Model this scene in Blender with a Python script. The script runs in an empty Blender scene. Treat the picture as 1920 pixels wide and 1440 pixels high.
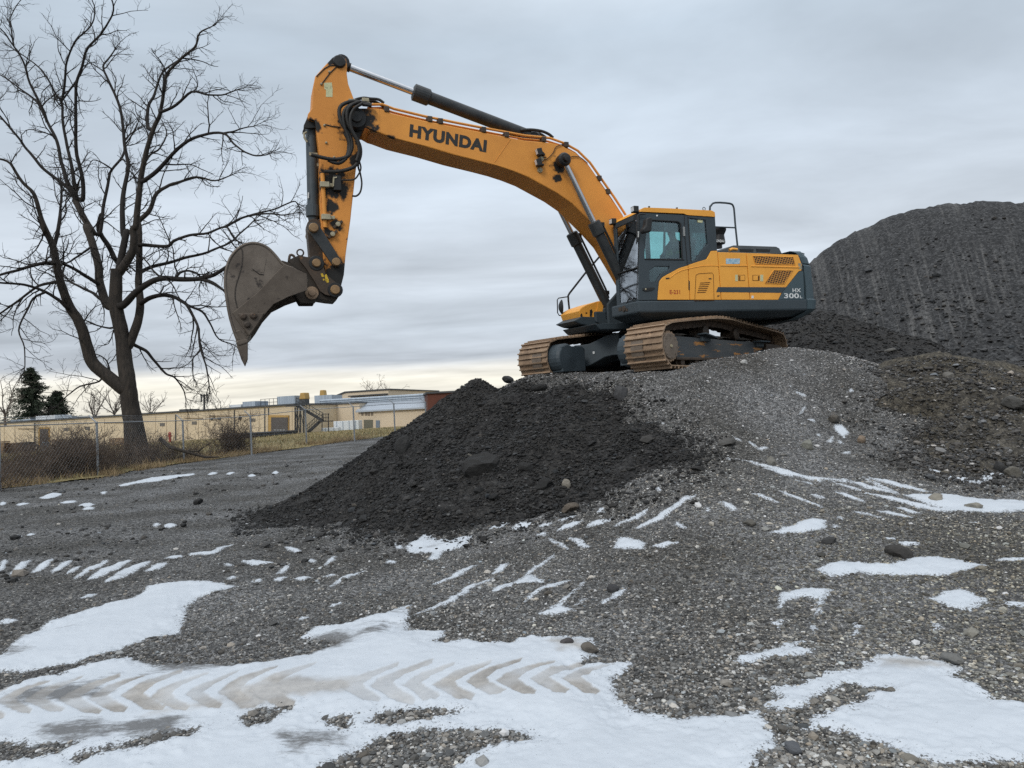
import bpy, bmesh, math, random
import numpy as np
from mathutils import Vector, Matrix
from mathutils.geometry import tessellate_polygon

random.seed(7)
rng = np.random.default_rng(7)
SC = bpy.context.scene
COL = SC.collection
R = math.radians

# ------------------------------------------------------------------ camera
F = 1330.0                                   # focal length in photo pixels (1920 wide)
PITCH, ROLL = R(2.3), R(-3.0)
EYE = np.array([0.0, 0.0, 1.6])
cd = bpy.data.cameras.new("camera")
cam = bpy.data.objects.new("camera", cd)
COL.objects.link(cam)
cd.sensor_fit = 'HORIZONTAL'
cd.sensor_width = 36.0
cd.lens = 36.0 * F / 1920.0
cd.clip_start = 0.1
cd.clip_end = 6000.0
CROT = Matrix.Rotation(math.pi / 2 + PITCH, 3, 'X') @ Matrix.Rotation(ROLL, 3, 'Z')
cam.matrix_world = Matrix.Translation(Vector(EYE)) @ CROT.to_4x4()
SC.camera = cam
RC = np.array(CROT)

# ------------------------------------------------------------------ sky, sun, exposure
SUN_EL, SUN_AZ = R(38), R(205)               # soft sun behind the cloud deck, behind and left of the camera
world = bpy.data.worlds.new("World")
SC.world = world
world.use_nodes = True
def build_world():
    nt = world.node_tree
    nt.nodes.clear()
    N, L = nt.nodes.new, nt.links.new
    out = N('ShaderNodeOutputWorld')
    sky = N('ShaderNodeTexSky')
    sky.sky_type = 'NISHITA'
    sky.sun_disc = False
    sky.sun_elevation = SUN_EL
    sky.sun_rotation = SUN_AZ
    sky.dust_density = 3.0
    bg1 = N('ShaderNodeBackground'); bg1.inputs['Strength'].default_value = 0.05
    L(sky.outputs['Color'], bg1.inputs['Color'])
    tc = N('ShaderNodeTexCoord')
    sep = N('ShaderNodeSeparateXYZ'); L(tc.outputs['Generated'], sep.inputs[0])
    # cloud deck: project the view direction on a flat layer
    add = N('ShaderNodeMath'); add.operation = 'ADD'; add.inputs[1].default_value = 0.07
    mx = N('ShaderNodeMath'); mx.operation = 'MAXIMUM'; mx.inputs[1].default_value = 0.0
    L(sep.outputs['Z'], mx.inputs[0]); L(mx.outputs[0], add.inputs[0])
    dx = N('ShaderNodeMath'); dx.operation = 'DIVIDE'; L(sep.outputs['X'], dx.inputs[0]); L(add.outputs[0], dx.inputs[1])
    dy = N('ShaderNodeMath'); dy.operation = 'DIVIDE'; L(sep.outputs['Y'], dy.inputs[0]); L(add.outputs[0], dy.inputs[1])
    comb = N('ShaderNodeCombineXYZ'); L(dx.outputs[0], comb.inputs[0]); L(dy.outputs[0], comb.inputs[1])
    mp = N('ShaderNodeMapping'); mp.inputs['Scale'].default_value = (0.55, 0.95, 1); mp.inputs['Location'].default_value = (3.1, 1.7, 0)
    L(comb.outputs[0], mp.inputs['Vector'])
    n1 = N('ShaderNodeTexNoise'); n1.inputs['Scale'].default_value = 1.1; n1.inputs['Detail'].default_value = 6; n1.inputs['Roughness'].default_value = 0.55
    n1.inputs['Distortion'].default_value = 0.3
    L(mp.outputs[0], n1.inputs['Vector'])
    # elevation ramp (z of the view direction): colour of the deck
    ramp = N('ShaderNodeValToRGB')
    els = ramp.color_ramp.elements
    def st(i, p, c):
        e = els[i] if i < 2 else els.new(p)
        e.position = p; e.color = (*c, 1)
    els[0].position = 0.0
    for p, c in ((0.0, (0.92, 0.80, 0.55)), (1.0, (1.35, 1.4, 1.45))):
        pass
    els[0].color = (0.86, 0.76, 0.55, 1); els[0].position = 0.0
    els[1].color = (1.5, 1.55, 1.6, 1); els[1].position = 1.0
    for p, c in ((0.030, (0.88, 0.85, 0.76)), (0.052, (0.98, 0.945, 0.83)), (0.066, (0.95, 0.93, 0.86)), (0.080, (0.56, 0.61, 0.675)),
                 (0.12, (0.56, 0.62, 0.69)), (0.20, (0.65, 0.715, 0.79)), (0.33, (0.60, 0.68, 0.77)),
                 (0.47, (0.55, 0.64, 0.735)), (0.64, (0.80, 0.87, 0.95))):
        e = els.new(p); e.color = (*c, 1)
    # the clouds wobble the height at which the ramp is read
    wob = N('ShaderNodeMath'); wob.operation = 'MULTIPLY_ADD'
    mr = N('ShaderNodeMath'); mr.operation = 'SUBTRACT'; mr.inputs[1].default_value = 0.5
    mp2 = N('ShaderNodeMapping'); mp2.inputs['Scale'].default_value = (3.2, 3.2, 30); L(tc.outputs['Generated'], mp2.inputs['Vector'])
    n2 = N('ShaderNodeTexNoise'); n2.inputs['Scale'].default_value = 1.0; n2.inputs['Detail'].default_value = 3; L(mp2.outputs[0], n2.inputs['Vector'])
    L(n2.outputs['Fac'], mr.inputs[0])
    L(mr.outputs[0], wob.inputs[0]); wob.inputs[1].default_value = 0.011; L(mx.outputs[0], wob.inputs[2])
    L(wob.outputs[0], ramp.inputs['Fac'])
    cr = N('ShaderNodeMapRange'); cr.inputs['From Min'].default_value = 0.3; cr.inputs['From Max'].default_value = 0.7
    cr.inputs['To Min'].default_value = 0.79; cr.inputs['To Max'].default_value = 1.21
    L(n1.outputs['Fac'], cr.inputs['Value'])
    mul = N('ShaderNodeVectorMath'); mul.operation = 'SCALE'
    L(ramp.outputs['Color'], mul.inputs[0]); L(cr.outputs[0], mul.inputs['Scale'])
    bg2 = N('ShaderNodeBackground'); bg2.inputs['Strength'].default_value = 1.10
    L(mul.outputs[0], bg2.inputs['Color'])
    mix = N('ShaderNodeMixShader'); mix.inputs[0].default_value = 0.9
    L(bg1.outputs[0], mix.inputs[1]); L(bg2.outputs[0], mix.inputs[2])
    L(mix.outputs[0], out.inputs['Surface'])
build_world()
sd = bpy.data.lights.new("sun", 'SUN')
sd.energy = 1.4
sd.angle = R(16)
sd.color = (1.0, 0.96, 0.90)
sun = bpy.data.objects.new("sun", sd)
COL.objects.link(sun)
_sv = Vector((math.sin(SUN_AZ) * math.cos(SUN_EL), math.cos(SUN_AZ) * math.cos(SUN_EL), math.sin(SUN_EL)))
sun.rotation_euler = (-_sv).to_track_quat('-Z', 'Y').to_euler()
SC.view_settings.view_transform = 'Standard'
SC.view_settings.look = 'None'
SC.view_settings.gamma = 1.0
SC.view_settings.exposure = 0.0
SC.view_settings.use_curve_mapping = False
SC.cycles.max_bounces = 8
SC.cycles.transparent_max_bounces = 16
SC.cycles.use_denoising = False
SC.cycles.caustics_reflective = False
SC.cycles.caustics_refractive = False

# ------------------------------------------------------------------ helpers
def ray(px, py):
    d = RC @ np.array([px - 960.0, 720.0 - py, -F])
    return d / np.linalg.norm(d)

def at(px, py, depth):
    """World point seen at a photo pixel, at a forward distance (y) from the camera."""
    d = RC @ np.array([px - 960.0, 720.0 - py, -F])
    return EYE + d * (depth / d[1])

def project(P):
    c = (np.asarray(P, float) - EYE) @ RC
    return np.stack([960 + F * c[..., 0] / -c[..., 2], 720 - F * c[..., 1] / -c[..., 2]], -1)

def hash2(ix, iy, seed):
    h = (ix.astype(np.int64) * 374761393 + iy.astype(np.int64) * 668265263 + seed * 974634777) & 0x7fffffff
    h = (h ^ (h >> 13)) * 1274126177 & 0x7fffffff
    return ((h ^ (h >> 16)) & 0xffff) / 65535.0

def vnoise(x, y, seed=0):
    x = np.asarray(x, float); y = np.asarray(y, float)
    ix, iy = np.floor(x), np.floor(y)
    fx, fy = x - ix, y - iy
    fx = fx * fx * (3 - 2 * fx); fy = fy * fy * (3 - 2 * fy)
    a, b = hash2(ix, iy, seed), hash2(ix + 1, iy, seed)
    c, d = hash2(ix, iy + 1, seed), hash2(ix + 1, iy + 1, seed)
    return (a * (1 - fx) + b * fx) * (1 - fy) + (c * (1 - fx) + d * fx) * fy - 0.5

def fbm(x, y, scale, octv=4, seed=0, rough=0.5):
    s, a, t = 0.0, 1.0, 0.0
    for k in range(octv):
        s = s + a * vnoise(x * scale + 17.3 * k, y * scale - 9.1 * k, seed + k)
        t += a; a *= rough; scale *= 2.03
    return s / t * 2.0

def sstep(a, b, x):
    t = np.clip((x - a) / (b - a), 0, 1)
    return t * t * (3 - 2 * t)

# ---- node materials
MATS = {}
def principled(name):
    m = bpy.data.materials.new(name)
    m.use_nodes = True
    nt = m.node_tree
    return m, nt, nt.nodes['Principled BSDF']

def surf(name, c1, c2=None, scale=4.0, rough=0.6, metal=0.0, bump=0.0, bscale=None, spots=None, spot_scale=9.0,
         spot_at=0.62, stretch=(1, 1, 1), stains=(), stain_col=(0.012, 0.011, 0.010), spec=0.4, detail=6, rough2=None):
    """Two-tone noise colour, optional specks of a third colour, optional stains at given places (x, y, z, radius)."""
    m, nt, b = principled(name)
    N, L = nt.nodes.new, nt.links.new
    tc = N('ShaderNodeTexCoord')
    mp = N('ShaderNodeMapping'); mp.inputs['Scale'].default_value = stretch
    L(tc.outputs['Object'], mp.inputs['Vector'])
    n = N('ShaderNodeTexNoise'); n.inputs['Scale'].default_value = scale; n.inputs['Detail'].default_value = detail
    n.inputs['Roughness'].default_value = 0.62
    L(mp.outputs[0], n.inputs['Vector'])
    mr = N('ShaderNodeMapRange'); mr.inputs['From Min'].default_value = 0.32; mr.inputs['From Max'].default_value = 0.68
    L(n.outputs['Fac'], mr.inputs['Value'])
    mix = N('ShaderNodeMix'); mix.data_type = 'RGBA'
    mix.inputs[6].default_value = (*c1, 1); mix.inputs[7].default_value = (*(c2 or c1), 1)
    L(mr.outputs[0], mix.inputs[0])
    col = mix.outputs[2]
    if spots:
        n2 = N('ShaderNodeTexNoise'); n2.inputs['Scale'].default_value = spot_scale; n2.inputs['Detail'].default_value = 5
        n2.inputs['Roughness'].default_value = 0.7
        L(mp.outputs[0], n2.inputs['Vector'])
        m2 = N('ShaderNodeMapRange'); m2.inputs['From Min'].default_value = spot_at; m2.inputs['From Max'].default_value = spot_at + 0.05
        L(n2.outputs['Fac'], m2.inputs['Value'])
        mm = N('ShaderNodeMix'); mm.data_type = 'RGBA'; mm.inputs[7].default_value = (*spots, 1)
        L(m2.outputs[0], mm.inputs[0]); L(col, mm.inputs[6]); col = mm.outputs[2]
    for (sx, sy, sz, sr) in stains:
        vd = N('ShaderNodeVectorMath'); vd.operation = 'DISTANCE'; vd.inputs[1].default_value = (sx, sy, sz)
        L(tc.outputs['Object'], vd.inputs[0])
        n3 = N('ShaderNodeTexNoise'); n3.inputs['Scale'].default_value = 11.0; n3.inputs['Detail'].default_value = 5
        L(tc.outputs['Object'], n3.inputs['Vector'])
        ma = N('ShaderNodeMath'); ma.operation = 'MULTIPLY_ADD'; ma.inputs[1].default_value = -sr * 1.9
        L(n3.outputs['Fac'], ma.inputs[0]); L(vd.outputs['Value'], ma.inputs[2])
        m3 = N('ShaderNodeMapRange'); m3.inputs['From Min'].default_value = 0.12 * sr; m3.inputs['From Max'].default_value = -0.25 * sr
        L(ma.outputs[0], m3.inputs['Value'])
        mm = N('ShaderNodeMix'); mm.data_type = 'RGBA'; mm.inputs[7].default_value = (*stain_col, 1)
        L(m3.outputs[0], mm.inputs[0]); L(col, mm.inputs[6]); col = mm.outputs[2]
    L(col, b.inputs['Base Color'])
    b.inputs['Metallic'].default_value = metal
    b.inputs['Specular IOR Level'].default_value = spec
    if rough2 is not None:
        rr = N('ShaderNodeMapRange'); rr.inputs['To Min'].default_value = rough; rr.inputs['To Max'].default_value = rough2
        L(mr.outputs[0], rr.inputs['Value']); L(rr.outputs[0], b.inputs['Roughness'])
    else:
        b.inputs['Roughness'].default_value = rough
    if bump:
        nb = N('ShaderNodeTexNoise'); nb.inputs['Scale'].default_value = bscale or scale * 4; nb.inputs['Detail'].default_value = 4
        L(mp.outputs[0], nb.inputs['Vector'])
        bp = N('ShaderNodeBump'); bp.inputs['Strength'].default_value = bump; bp.inputs['Distance'].default_value = 0.02
        L(nb.outputs['Fac'], bp.inputs['Height']); L(bp.outputs[0], b.inputs['Normal'])
    MATS[name] = m
    return m

def glass(name, tint, gloss=0.12):
    m = bpy.data.materials.new(name); m.use_nodes = True
    nt = m.node_tree; nt.nodes.clear()
    N, L = nt.nodes.new, nt.links.new
    out = N('ShaderNodeOutputMaterial')
    tr = N('ShaderNodeBsdfTransparent'); tr.inputs[0].default_value = (*tint, 1)
    gl = N('ShaderNodeBsdfGlossy'); gl.inputs['Roughness'].default_value = 0.03; gl.inputs['Color'].default_value = (0.9, 0.95, 1, 1)
    fr = N('ShaderNodeFresnel'); fr.inputs['IOR'].default_value = 1.5
    nz = N('ShaderNodeTexNoise'); nz.inputs['Scale'].default_value = 3.0
    tcd = N('ShaderNodeTexCoord'); L(tcd.outputs['Object'], nz.inputs['Vector'])
    ad = N('ShaderNodeMath'); ad.operation = 'MULTIPLY_ADD'; ad.inputs[1].default_value = gloss; L(nz.outputs['Fac'], ad.inputs[0]); L(fr.outputs[0], ad.inputs[2])
    mx = N('ShaderNodeMixShader'); L(ad.outputs[0], mx.inputs[0]); L(tr.outputs[0], mx.inputs[1]); L(gl.outputs[0], mx.inputs[2])
    L(mx.outputs[0], out.inputs[0])
    MATS[name] = m
    return m

# ---- mesh builder
class MB:
    def __init__(self):
        self.v, self.f, self.m, self.s = [], [], [], []
    def add(self, verts, faces, mat=0, smooth=False):
        o = len(self.v)
        self.v.extend([tuple(map(float, p)) for p in verts])
        for fc in faces:
            self.f.append([o + i for i in fc]); self.m.append(mat); self.s.append(smooth)
        return self
    def box(self, c, s, rot=None, mat=0):
        hx, hy, hz = s[0] / 2, s[1] / 2, s[2] / 2
        vs = [Vector((x, y, z)) for x in (-hx, hx) for y in (-hy, hy) for z in (-hz, hz)]
        if rot is not None: vs = [rot @ p for p in vs]
        c = Vector(c)
        return self.add([c + p for p in vs], [(0, 1, 3, 2), (4, 6, 7, 5), (0, 4, 5, 1), (2, 3, 7, 6), (0, 2, 6, 4), (1, 5, 7, 3)], mat)
    def bar(self, p0, p1, w, h, up=(0, 0, 1), mat=0):
        p0, p1 = Vector(p0), Vector(p1)
        d = p1 - p0; L = d.length; d.normalize()
        u = Vector(up); sidev = d.cross(u)
        if sidev.length < 1e-4: sidev = d.cross(Vector((1, 0, 0)))
        sidev.normalize(); u = sidev.cross(d)
        rot = Matrix((d, sidev, u)).transposed()
        return self.box((p0 + p1) / 2, (L, w, h), rot, mat)
    def tube(self, pts, r, n=8, mat=0, caps=True, smooth=True):
        P = [Vector(p) for p in pts]
        k = len(P)
        rs = [r] * k if isinstance(r, (int, float)) else list(r)
        T = []
        for i in range(k):
            d = P[min(i + 1, k - 1)] - P[max(i - 1, 0)]
            T.append(d.normalized() if d.length > 1e-9 else Vector((0, 0, 1)))
        a = T[0].orthogonal().normalized()
        vs, fs = [], []
        for i in range(k):
            a = a - T[i] * a.dot(T[i])
            a = a.normalized() if a.length > 1e-6 else T[i].orthogonal().normalized()
            b = T[i].cross(a)
            for j in range(n):
                t = 2 * math.pi * j / n
                vs.append(P[i] + (a * math.cos(t) + b * math.sin(t)) * rs[i])
        for i in range(k - 1):
            for j in range(n):
                j2 = (j + 1) % n
                fs.append((i * n + j, i * n + j2, (i + 1) * n + j2, (i + 1) * n + j))
        self.add(vs, fs, mat, smooth)
        if caps:
            self.add(vs[:n], [tuple(range(n))[::-1]], mat); self.add(vs[-n:], [tuple(range(n))], mat)
        return self
    def cyl(self, p0, p1, r, n=16, mat=0, r1=None):
        return self.tube([p0, p1], [r, r if r1 is None else r1], n, mat)
    def lathe(self, prof, p0, axis, n=20, mat=0):
        """prof: (distance along the axis, radius)"""
        p0 = Vector(p0); ax = Vector(axis).normalized()
        return self.tube([p0 + ax * t for t, _ in prof], [max(q, 1e-4) for _, q in prof], n, mat, smooth=False)
    def ball(self, c, r, n=10, mat=0):
        c = Vector(c); rr = Vector(r) if not isinstance(r, (int, float)) else Vector((r, r, r))
        vs, fs = [], []
        for i in range(n + 1):
            th = math.pi * i / n
            for j in range(2 * n):
                ph = math.pi * j / n
                vs.append(c + Vector((rr.x * math.sin(th) * math.cos(ph), rr.y * math.sin(th) * math.sin(ph), rr.z * math.cos(th))))
        for i in range(n):
            for j in range(2 * n):
                a, b = i * 2 * n + j, i * 2 * n + (j + 1) % (2 * n)
                fs.append((a, b, b + 2 * n, a + 2 * n))
        return self.add(vs, fs, mat, True)
    def prism(self, outline, y0, y1, holes=(), mat=0, fn=None):
        """Closed outline in (x, z), pushed from y0 to y1; fn maps (u, v, w) to a point when other axes are wanted."""
        fn = fn or (lambda u, v, w: (u, w, v))
        loops = [list(outline)] + [list(h) for h in holes]
        flat = [p for lp in loops for p in lp]
        tris = tessellate_polygon([[Vector((p[0], p[1], 0)) for p in lp] for lp in loops])
        n = len(flat)
        vs = [fn(p[0], p[1], y0) for p in flat] + [fn(p[0], p[1], y1) for p in flat]
        fs = [tuple(t) for t in tris] + [tuple(n + i for i in reversed(t)) for t in tris]
        o = 0
        for lp in loops:
            k = len(lp)
            for i in range(k):
                j = (i + 1) % k
                fs.append((o + i, o + j, n + o + j, n + o + i))
            o += k
        return self.add(vs, fs, mat)
    def obj(self, name, mats, parent=None, bevel=0.0, recalc=True, mw=None, segs=2):
        me = bpy.data.meshes.new(name)
        me.from_pydata(self.v, [], self.f)
        if not isinstance(mats, (list, tuple)): mats = [mats]
        for m in mats: me.materials.append(m)
        me.polygons.foreach_set('material_index', self.m)
        me.polygons.foreach_set('use_smooth', self.s)
        if recalc:
            bm = bmesh.new(); bm.from_mesh(me)
            bmesh.ops.recalc_face_normals(bm, faces=bm.faces)
            bm.to_mesh(me); bm.free()
        me.update()
        o = bpy.data.objects.new(name, me)
        COL.objects.link(o)
        if parent is not None: o.parent = parent
        if mw is not None: o.matrix_local = mw
        if bevel:
            md = o.modifiers.new("bevel", 'BEVEL'); md.width = bevel; md.segments = segs
            md.limit_method = 'ANGLE'; md.angle_limit = R(35); md.use_clamp_overlap = True
        return o

def npmesh(name, V, Fq, mats, parent=None, smooth=True, col=None, attrs=None):
    """Mesh from numpy arrays (faces all of one size)."""
    V = np.ascontiguousarray(V, np.float32); Fq = np.ascontiguousarray(Fq, np.int32)
    me = bpy.data.meshes.new(name)
    k = Fq.shape[1]
    me.vertices.add(len(V)); me.vertices.foreach_set('co', V.ravel())
    me.loops.add(Fq.size); me.loops.foreach_set('vertex_index', Fq.ravel())
    me.polygons.add(len(Fq)); me.polygons.foreach_set('loop_start', np.arange(len(Fq), dtype=np.int32) * k)
    me.polygons.foreach_set('use_smooth', np.full(len(Fq), bool(smooth)))
    if col is not None:
        a = me.color_attributes.new('Col', 'FLOAT_COLOR', 'POINT')
        c4 = np.ones((len(V), 4), np.float32); c4[:, :3] = col
        a.data.foreach_set('color', c4.ravel())
    for nm, val in (attrs or {}).items():
        a = me.attributes.new(nm, 'FLOAT', 'POINT'); a.data.foreach_set('value', np.ascontiguousarray(val, np.float32))
    if not isinstance(mats, (list, tuple)): mats = [mats]
    for m in mats: me.materials.append(m)
    me.update(calc_edges=True); me.validate()
    o = bpy.data.objects.new(name, me); COL.objects.link(o)
    if parent is not None: o.parent = parent
    return o

def thing(name, label, cat, loc=(0, 0, 0), group=None, mw=None):
    o = bpy.data.objects.new(name, None); COL.objects.link(o)
    o.empty_display_size = 0.3
    if mw is not None: o.matrix_world = mw
    else: o.location = loc
    return tag(o, label, cat, group)
def tag(o, label=None, cat=None, group=None, kind=None):
    if label: o['label'] = label
    if cat: o['category'] = cat
    if group: o['group'] = group
    if kind: o['kind'] = kind
    return o

def text_mesh(name, body, mat, parent, origin, ux, uz, size, extrude=0.004, bold=0.0, sx=1.0, shear=0.0):
    """Lettering as a mesh: origin at the lower left corner, ux / uz the reading and up directions."""
    cu = bpy.data.curves.new(name, 'FONT'); cu.body = body; cu.size = size; cu.extrude = extrude
    cu.offset = bold; cu.space_character = 1.0 + 1.6 * bold; cu.shear = shear; cu.fill_mode = 'BOTH'
    to = bpy.data.objects.new(name, cu); COL.objects.link(to)
    dg = bpy.context.evaluated_depsgraph_get()
    me = bpy.data.meshes.new_from_object(to.evaluated_get(dg))
    bpy.data.objects.remove(to)
    me.name = name
    ux, uz = Vector(ux).normalized(), Vector(uz).normalized()
    nn = ux.cross(uz).normalized()
    M = Matrix((ux * sx, uz, nn)).transposed().to_4x4(); M.translation = Vector(origin)
    me.transform(M)
    me.materials.clear(); me.materials.append(mat)
    o = bpy.data.objects.new(name, me); COL.objects.link(o); o.parent = parent
    return o

def catmull(pts, k=4):
    P = [np.array(p, float) for p in pts]
    if len(P) < 3: return P
    Q = [2 * P[0] - P[1]] + P + [2 * P[-1] - P[-2]]
    out = []
    for i in range(1, len(Q) - 2):
        a, b, c, d = Q[i - 1], Q[i], Q[i + 1], Q[i + 2]
        for j in range(k):
            t = j / k
            out.append(0.5 * (2 * b + (c - a) * t + (2 * a - 5 * b + 4 * c - d) * t * t + (3 * b - a - 3 * c + d) * t ** 3))
    out.append(P[-1])
    return out
# ------------------------------------------------------------------ excavator
# house frame: x forward (towards the boom), y to the cab side, z up from the ground under the tracks
HO = np.array([3.348, 14.779, 2.244])
HA = np.array([-0.93790169, -0.34661857, -0.01399954])
HB = np.array([0.34688335, -0.9366804, -0.04797687])
HC = np.cross(HA, HB)
HM = Matrix(((HA[0], HB[0], HC[0], HO[0]), (HA[1], HB[1], HC[1], HO[1]), (HA[2], HB[2], HC[2], HO[2]), (0, 0, 0, 1)))
UYAW = 0.777
UO = np.array([3.059, 14.856, 2.239])
UA = np.array([-math.cos(UYAW), -math.sin(UYAW), 0]); UB = np.array([math.sin(UYAW), -math.cos(UYAW), 0]); UC = np.array([0, 0, 1.0])
UM = Matrix(((UA[0], UB[0], 0, UO[0]), (UA[1], UB[1], 0, UO[1]), (0, 0, 1, UO[2]), (0, 0, 0, 1)))
UL = HM.inverted() @ UM

def on(fr, px, py, y):
    """Side-view point (x, z) of a machine frame on its plane y = const."""
    o, a, b, c = fr
    d = RC @ np.array([px - 960.0, 720.0 - py, -F])
    t = ((o - EYE) @ b + y) / (d @ b)
    P = EYE + t * d - o
    return float(P @ a), float(P @ c)
HF, UF = (HO, HA, HB, HC), (UO, UA, UB, UC)
def H2(pts, y): return [on(HF, p[0], p[1], y) for p in pts]
def H3(px, py, y):
    x, z = on(HF, px, py, y); return Vector((x, y, z))
def U2(pts, y): return [on(UF, p[0], p[1], y) for p in pts]
def fromz(pts, s, ox, oy): return [(ox + p[0] / s, oy + p[1] / s) for p in pts]
def za(*pts): return fromz(pts, 8.727, 1130, 380)      # cab close-up
def zb(*pts): return fromz(pts, 8.727, 1030, 480)      # right front close-up
def zc(*pts): return fromz(pts, 8.348, 1310, 450)      # engine side close-up
def ze(*pts): return fromz(pts, 6.0, 560, 90)          # arm top close-up
def zf(*pts): return fromz(pts, 5.536, 560, 320)       # arm bottom close-up
def zk(*pts): return fromz(pts, 4.234, 400, 360)       # bucket close-up
def zm(*pts): return fromz(pts, 3.556, 680, 160)       # boom close-up
def zu(*pts): return fromz(pts, 6.857, 1220, 580)      # near track close-up
def z1(*pts): return fromz(pts, 3.556, 1020, 340)      # whole house

def y3(px, py, y): return tuple(H3(px, py, y))
ARMY, BOOMY, SIDE = 0.26, 0.34, 1.45
_st = lambda px, py, y, r: (*y3(px, py, y), r)

yellow = surf('yellow_paint', (0.87, 0.405, 0.060), (0.78, 0.35, 0.052), 2.2, 0.42, rough2=0.6, bump=0.03, spots=(0.30, 0.15, 0.045), spot_scale=7, spot_at=0.69)
boom_paint = surf('boom_paint', (0.75, 0.318, 0.056), (0.64, 0.265, 0.05), 1.6, 0.5, rough2=0.65, bump=0.03, spots=(0.20, 0.09, 0.03), spot_scale=6, spot_at=0.685,
    stains=[_st(1048, 312, BOOMY, .17), _st(1045, 335, BOOMY, .09), _st(672, 225, BOOMY, .30), _st(690, 250, BOOMY, .22), _st(730, 262, BOOMY, .10)])
arm_paint = surf('arm_paint', (0.71, 0.29, 0.054), (0.60, 0.24, 0.048), 2.4, 0.5, rough2=0.7, bump=0.04, spots=(0.09, 0.045, 0.02), spot_scale=6.5, spot_at=0.655,
    stains=[_st(623, 345, ARMY, .30), _st(634, 105, ARMY, .17), _st(622, 113, ARMY, .10), _st(665, 235, ARMY, .30), _st(668, 300, ARMY, .14), _st(622, 388, ARMY, .13),
            _st(643, 360, ARMY, .10), _st(636, 520, ARMY, .34), _st(625, 530, ARMY, .30), _st(587, 235, ARMY, .14), _st(617, 437, ARMY, .10), _st(631, 421, ARMY, .10)])
dark = surf('dark_grey_paint', (0.034, 0.048, 0.058), (0.047, 0.063, 0.075), 1.5, 0.5, rough2=0.65, bump=0.02, spots=(0.085, 0.085, 0.08), spot_scale=5, spot_at=0.68)
cw_paint = surf('counterweight_paint', (0.050, 0.080, 0.096), (0.066, 0.096, 0.112), 1.2, 0.55, rough2=0.7, bump=0.03, spots=(0.15, 0.15, 0.14), spot_scale=4, spot_at=0.68,
    stains=[(-2.80, 0.9, 1.13, .10), (-2.55, 1.45, 1.12, .07)], stain_col=(0.20, 0.10, 0.05))
black = surf('black_trim', (0.012, 0.013, 0.014), (0.022, 0.023, 0.024), 8, 0.55, bump=0.05)
rubber = surf('rubber_hose', (0.012, 0.012, 0.012), (0.028, 0.027, 0.025), 14, 0.6, bump=0.1)
chrome = surf('chromed_rod', (0.55, 0.56, 0.58), (0.45, 0.46, 0.48), 3, 0.22, metal=1.0, spec=0.5)
cylpaint = surf('cylinder_paint', (0.018, 0.022, 0.025), (0.040, 0.044, 0.046), 5, 0.5, bump=0.05, spots=(0.07, 0.055, 0.04), spot_scale=7, spot_at=0.64)
steelbrown = surf('worn_brown_steel', (0.085, 0.060, 0.042), (0.045, 0.036, 0.030), 5, 0.6, metal=0.25, bump=0.15, bscale=22, spots=(0.16, 0.085, 0.04), spot_scale=8, spot_at=0.63)
bucket_mat = surf('bucket_steel', (0.180, 0.152, 0.126), (0.090, 0.073, 0.060), 2.3, 0.5, metal=0.35, bump=0.12, bscale=14, spots=(0.045, 0.038, 0.034), spot_scale=3.3, spot_at=0.6)
bucket_edge = surf('bucket_edge_steel', (0.135, 0.112, 0.090), (0.085, 0.068, 0.055), 3.3, 0.55, metal=0.3, bump=0.12, bscale=16, spots=(0.05, 0.04, 0.033), spot_scale=6, spot_at=0.62)
bucket_in = surf('bucket_inside', (0.035, 0.031, 0.028), (0.06, 0.05, 0.043), 3, 0.7, bump=0.2)
rust = surf('rusty_track_steel', (0.38, 0.270, 0.180), (0.225, 0.155, 0.105), 5, 0.6, metal=0.2, bump=0.2, bscale=25, spots=(0.42, 0.29, 0.19), spot_scale=6, spot_at=0.6)
link_mat = surf('track_link_steel', (0.040, 0.029, 0.022), (0.075, 0.050, 0.035), 6, 0.7, bump=0.3)
frame_mat = surf('track_frame_paint', (0.045, 0.055, 0.064), (0.075, 0.078, 0.078), 3, 0.6, bump=0.1, spots=(0.36, 0.17, 0.05), spot_scale=3.4, spot_at=0.565, stretch=(.6, 1, 3.0))
caked = surf('caked_dirt', (0.11, 0.095, 0.08), (0.06, 0.053, 0.046), 16, 0.95, bump=0.9, bscale=30)
grille_mat = None
white_ink = surf('white_lettering', (0.72, 0.74, 0.74), (0.6, 0.62, 0.62), 20, 0.5)
red_ink = surf('red_lettering', (0.42, 0.045, 0.02), (0.36, 0.05, 0.02), 20, 0.5)
black_ink = surf('black_lettering', (0.020, 0.020, 0.020), (0.03, 0.028, 0.025), 12, 0.5)
sticker = surf('pale_sticker', (0.60, 0.60, 0.36), (0.5, 0.5, 0.3), 9, 0.5, spots=(0.12, 0.12, 0.08), spot_scale=26, spot_at=0.6)
bluestick = surf('blue_white_sticker', (0.55, 0.66, 0.72), (0.12, 0.32, 0.48), 22, 0.45, stretch=(1, 1, 2.2))
clampmat = surf('pale_clamp', (0.42, 0.38, 0.26), (0.26, 0.23, 0.16), 9, 0.55)
tealglass = glass('tinted_glass', (0.70, 0.89, 0.885), 0.07)
clearglass = glass('windscreen_glass', (0.72, 0.80, 0.80), 0.6)
interior = surf('cab_interior', (0.022, 0.024, 0.026), (0.034, 0.036, 0.038), 5, 0.8)
lensmat = surf('lamp_lens', (0.75, 0.77, 0.78), (0.5, 0.52, 0.55), 30, 0.12)
mirmat = surf('mirror_glass', (0.65, 0.7, 0.75), None, 3, 0.05, metal=1.0)

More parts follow.
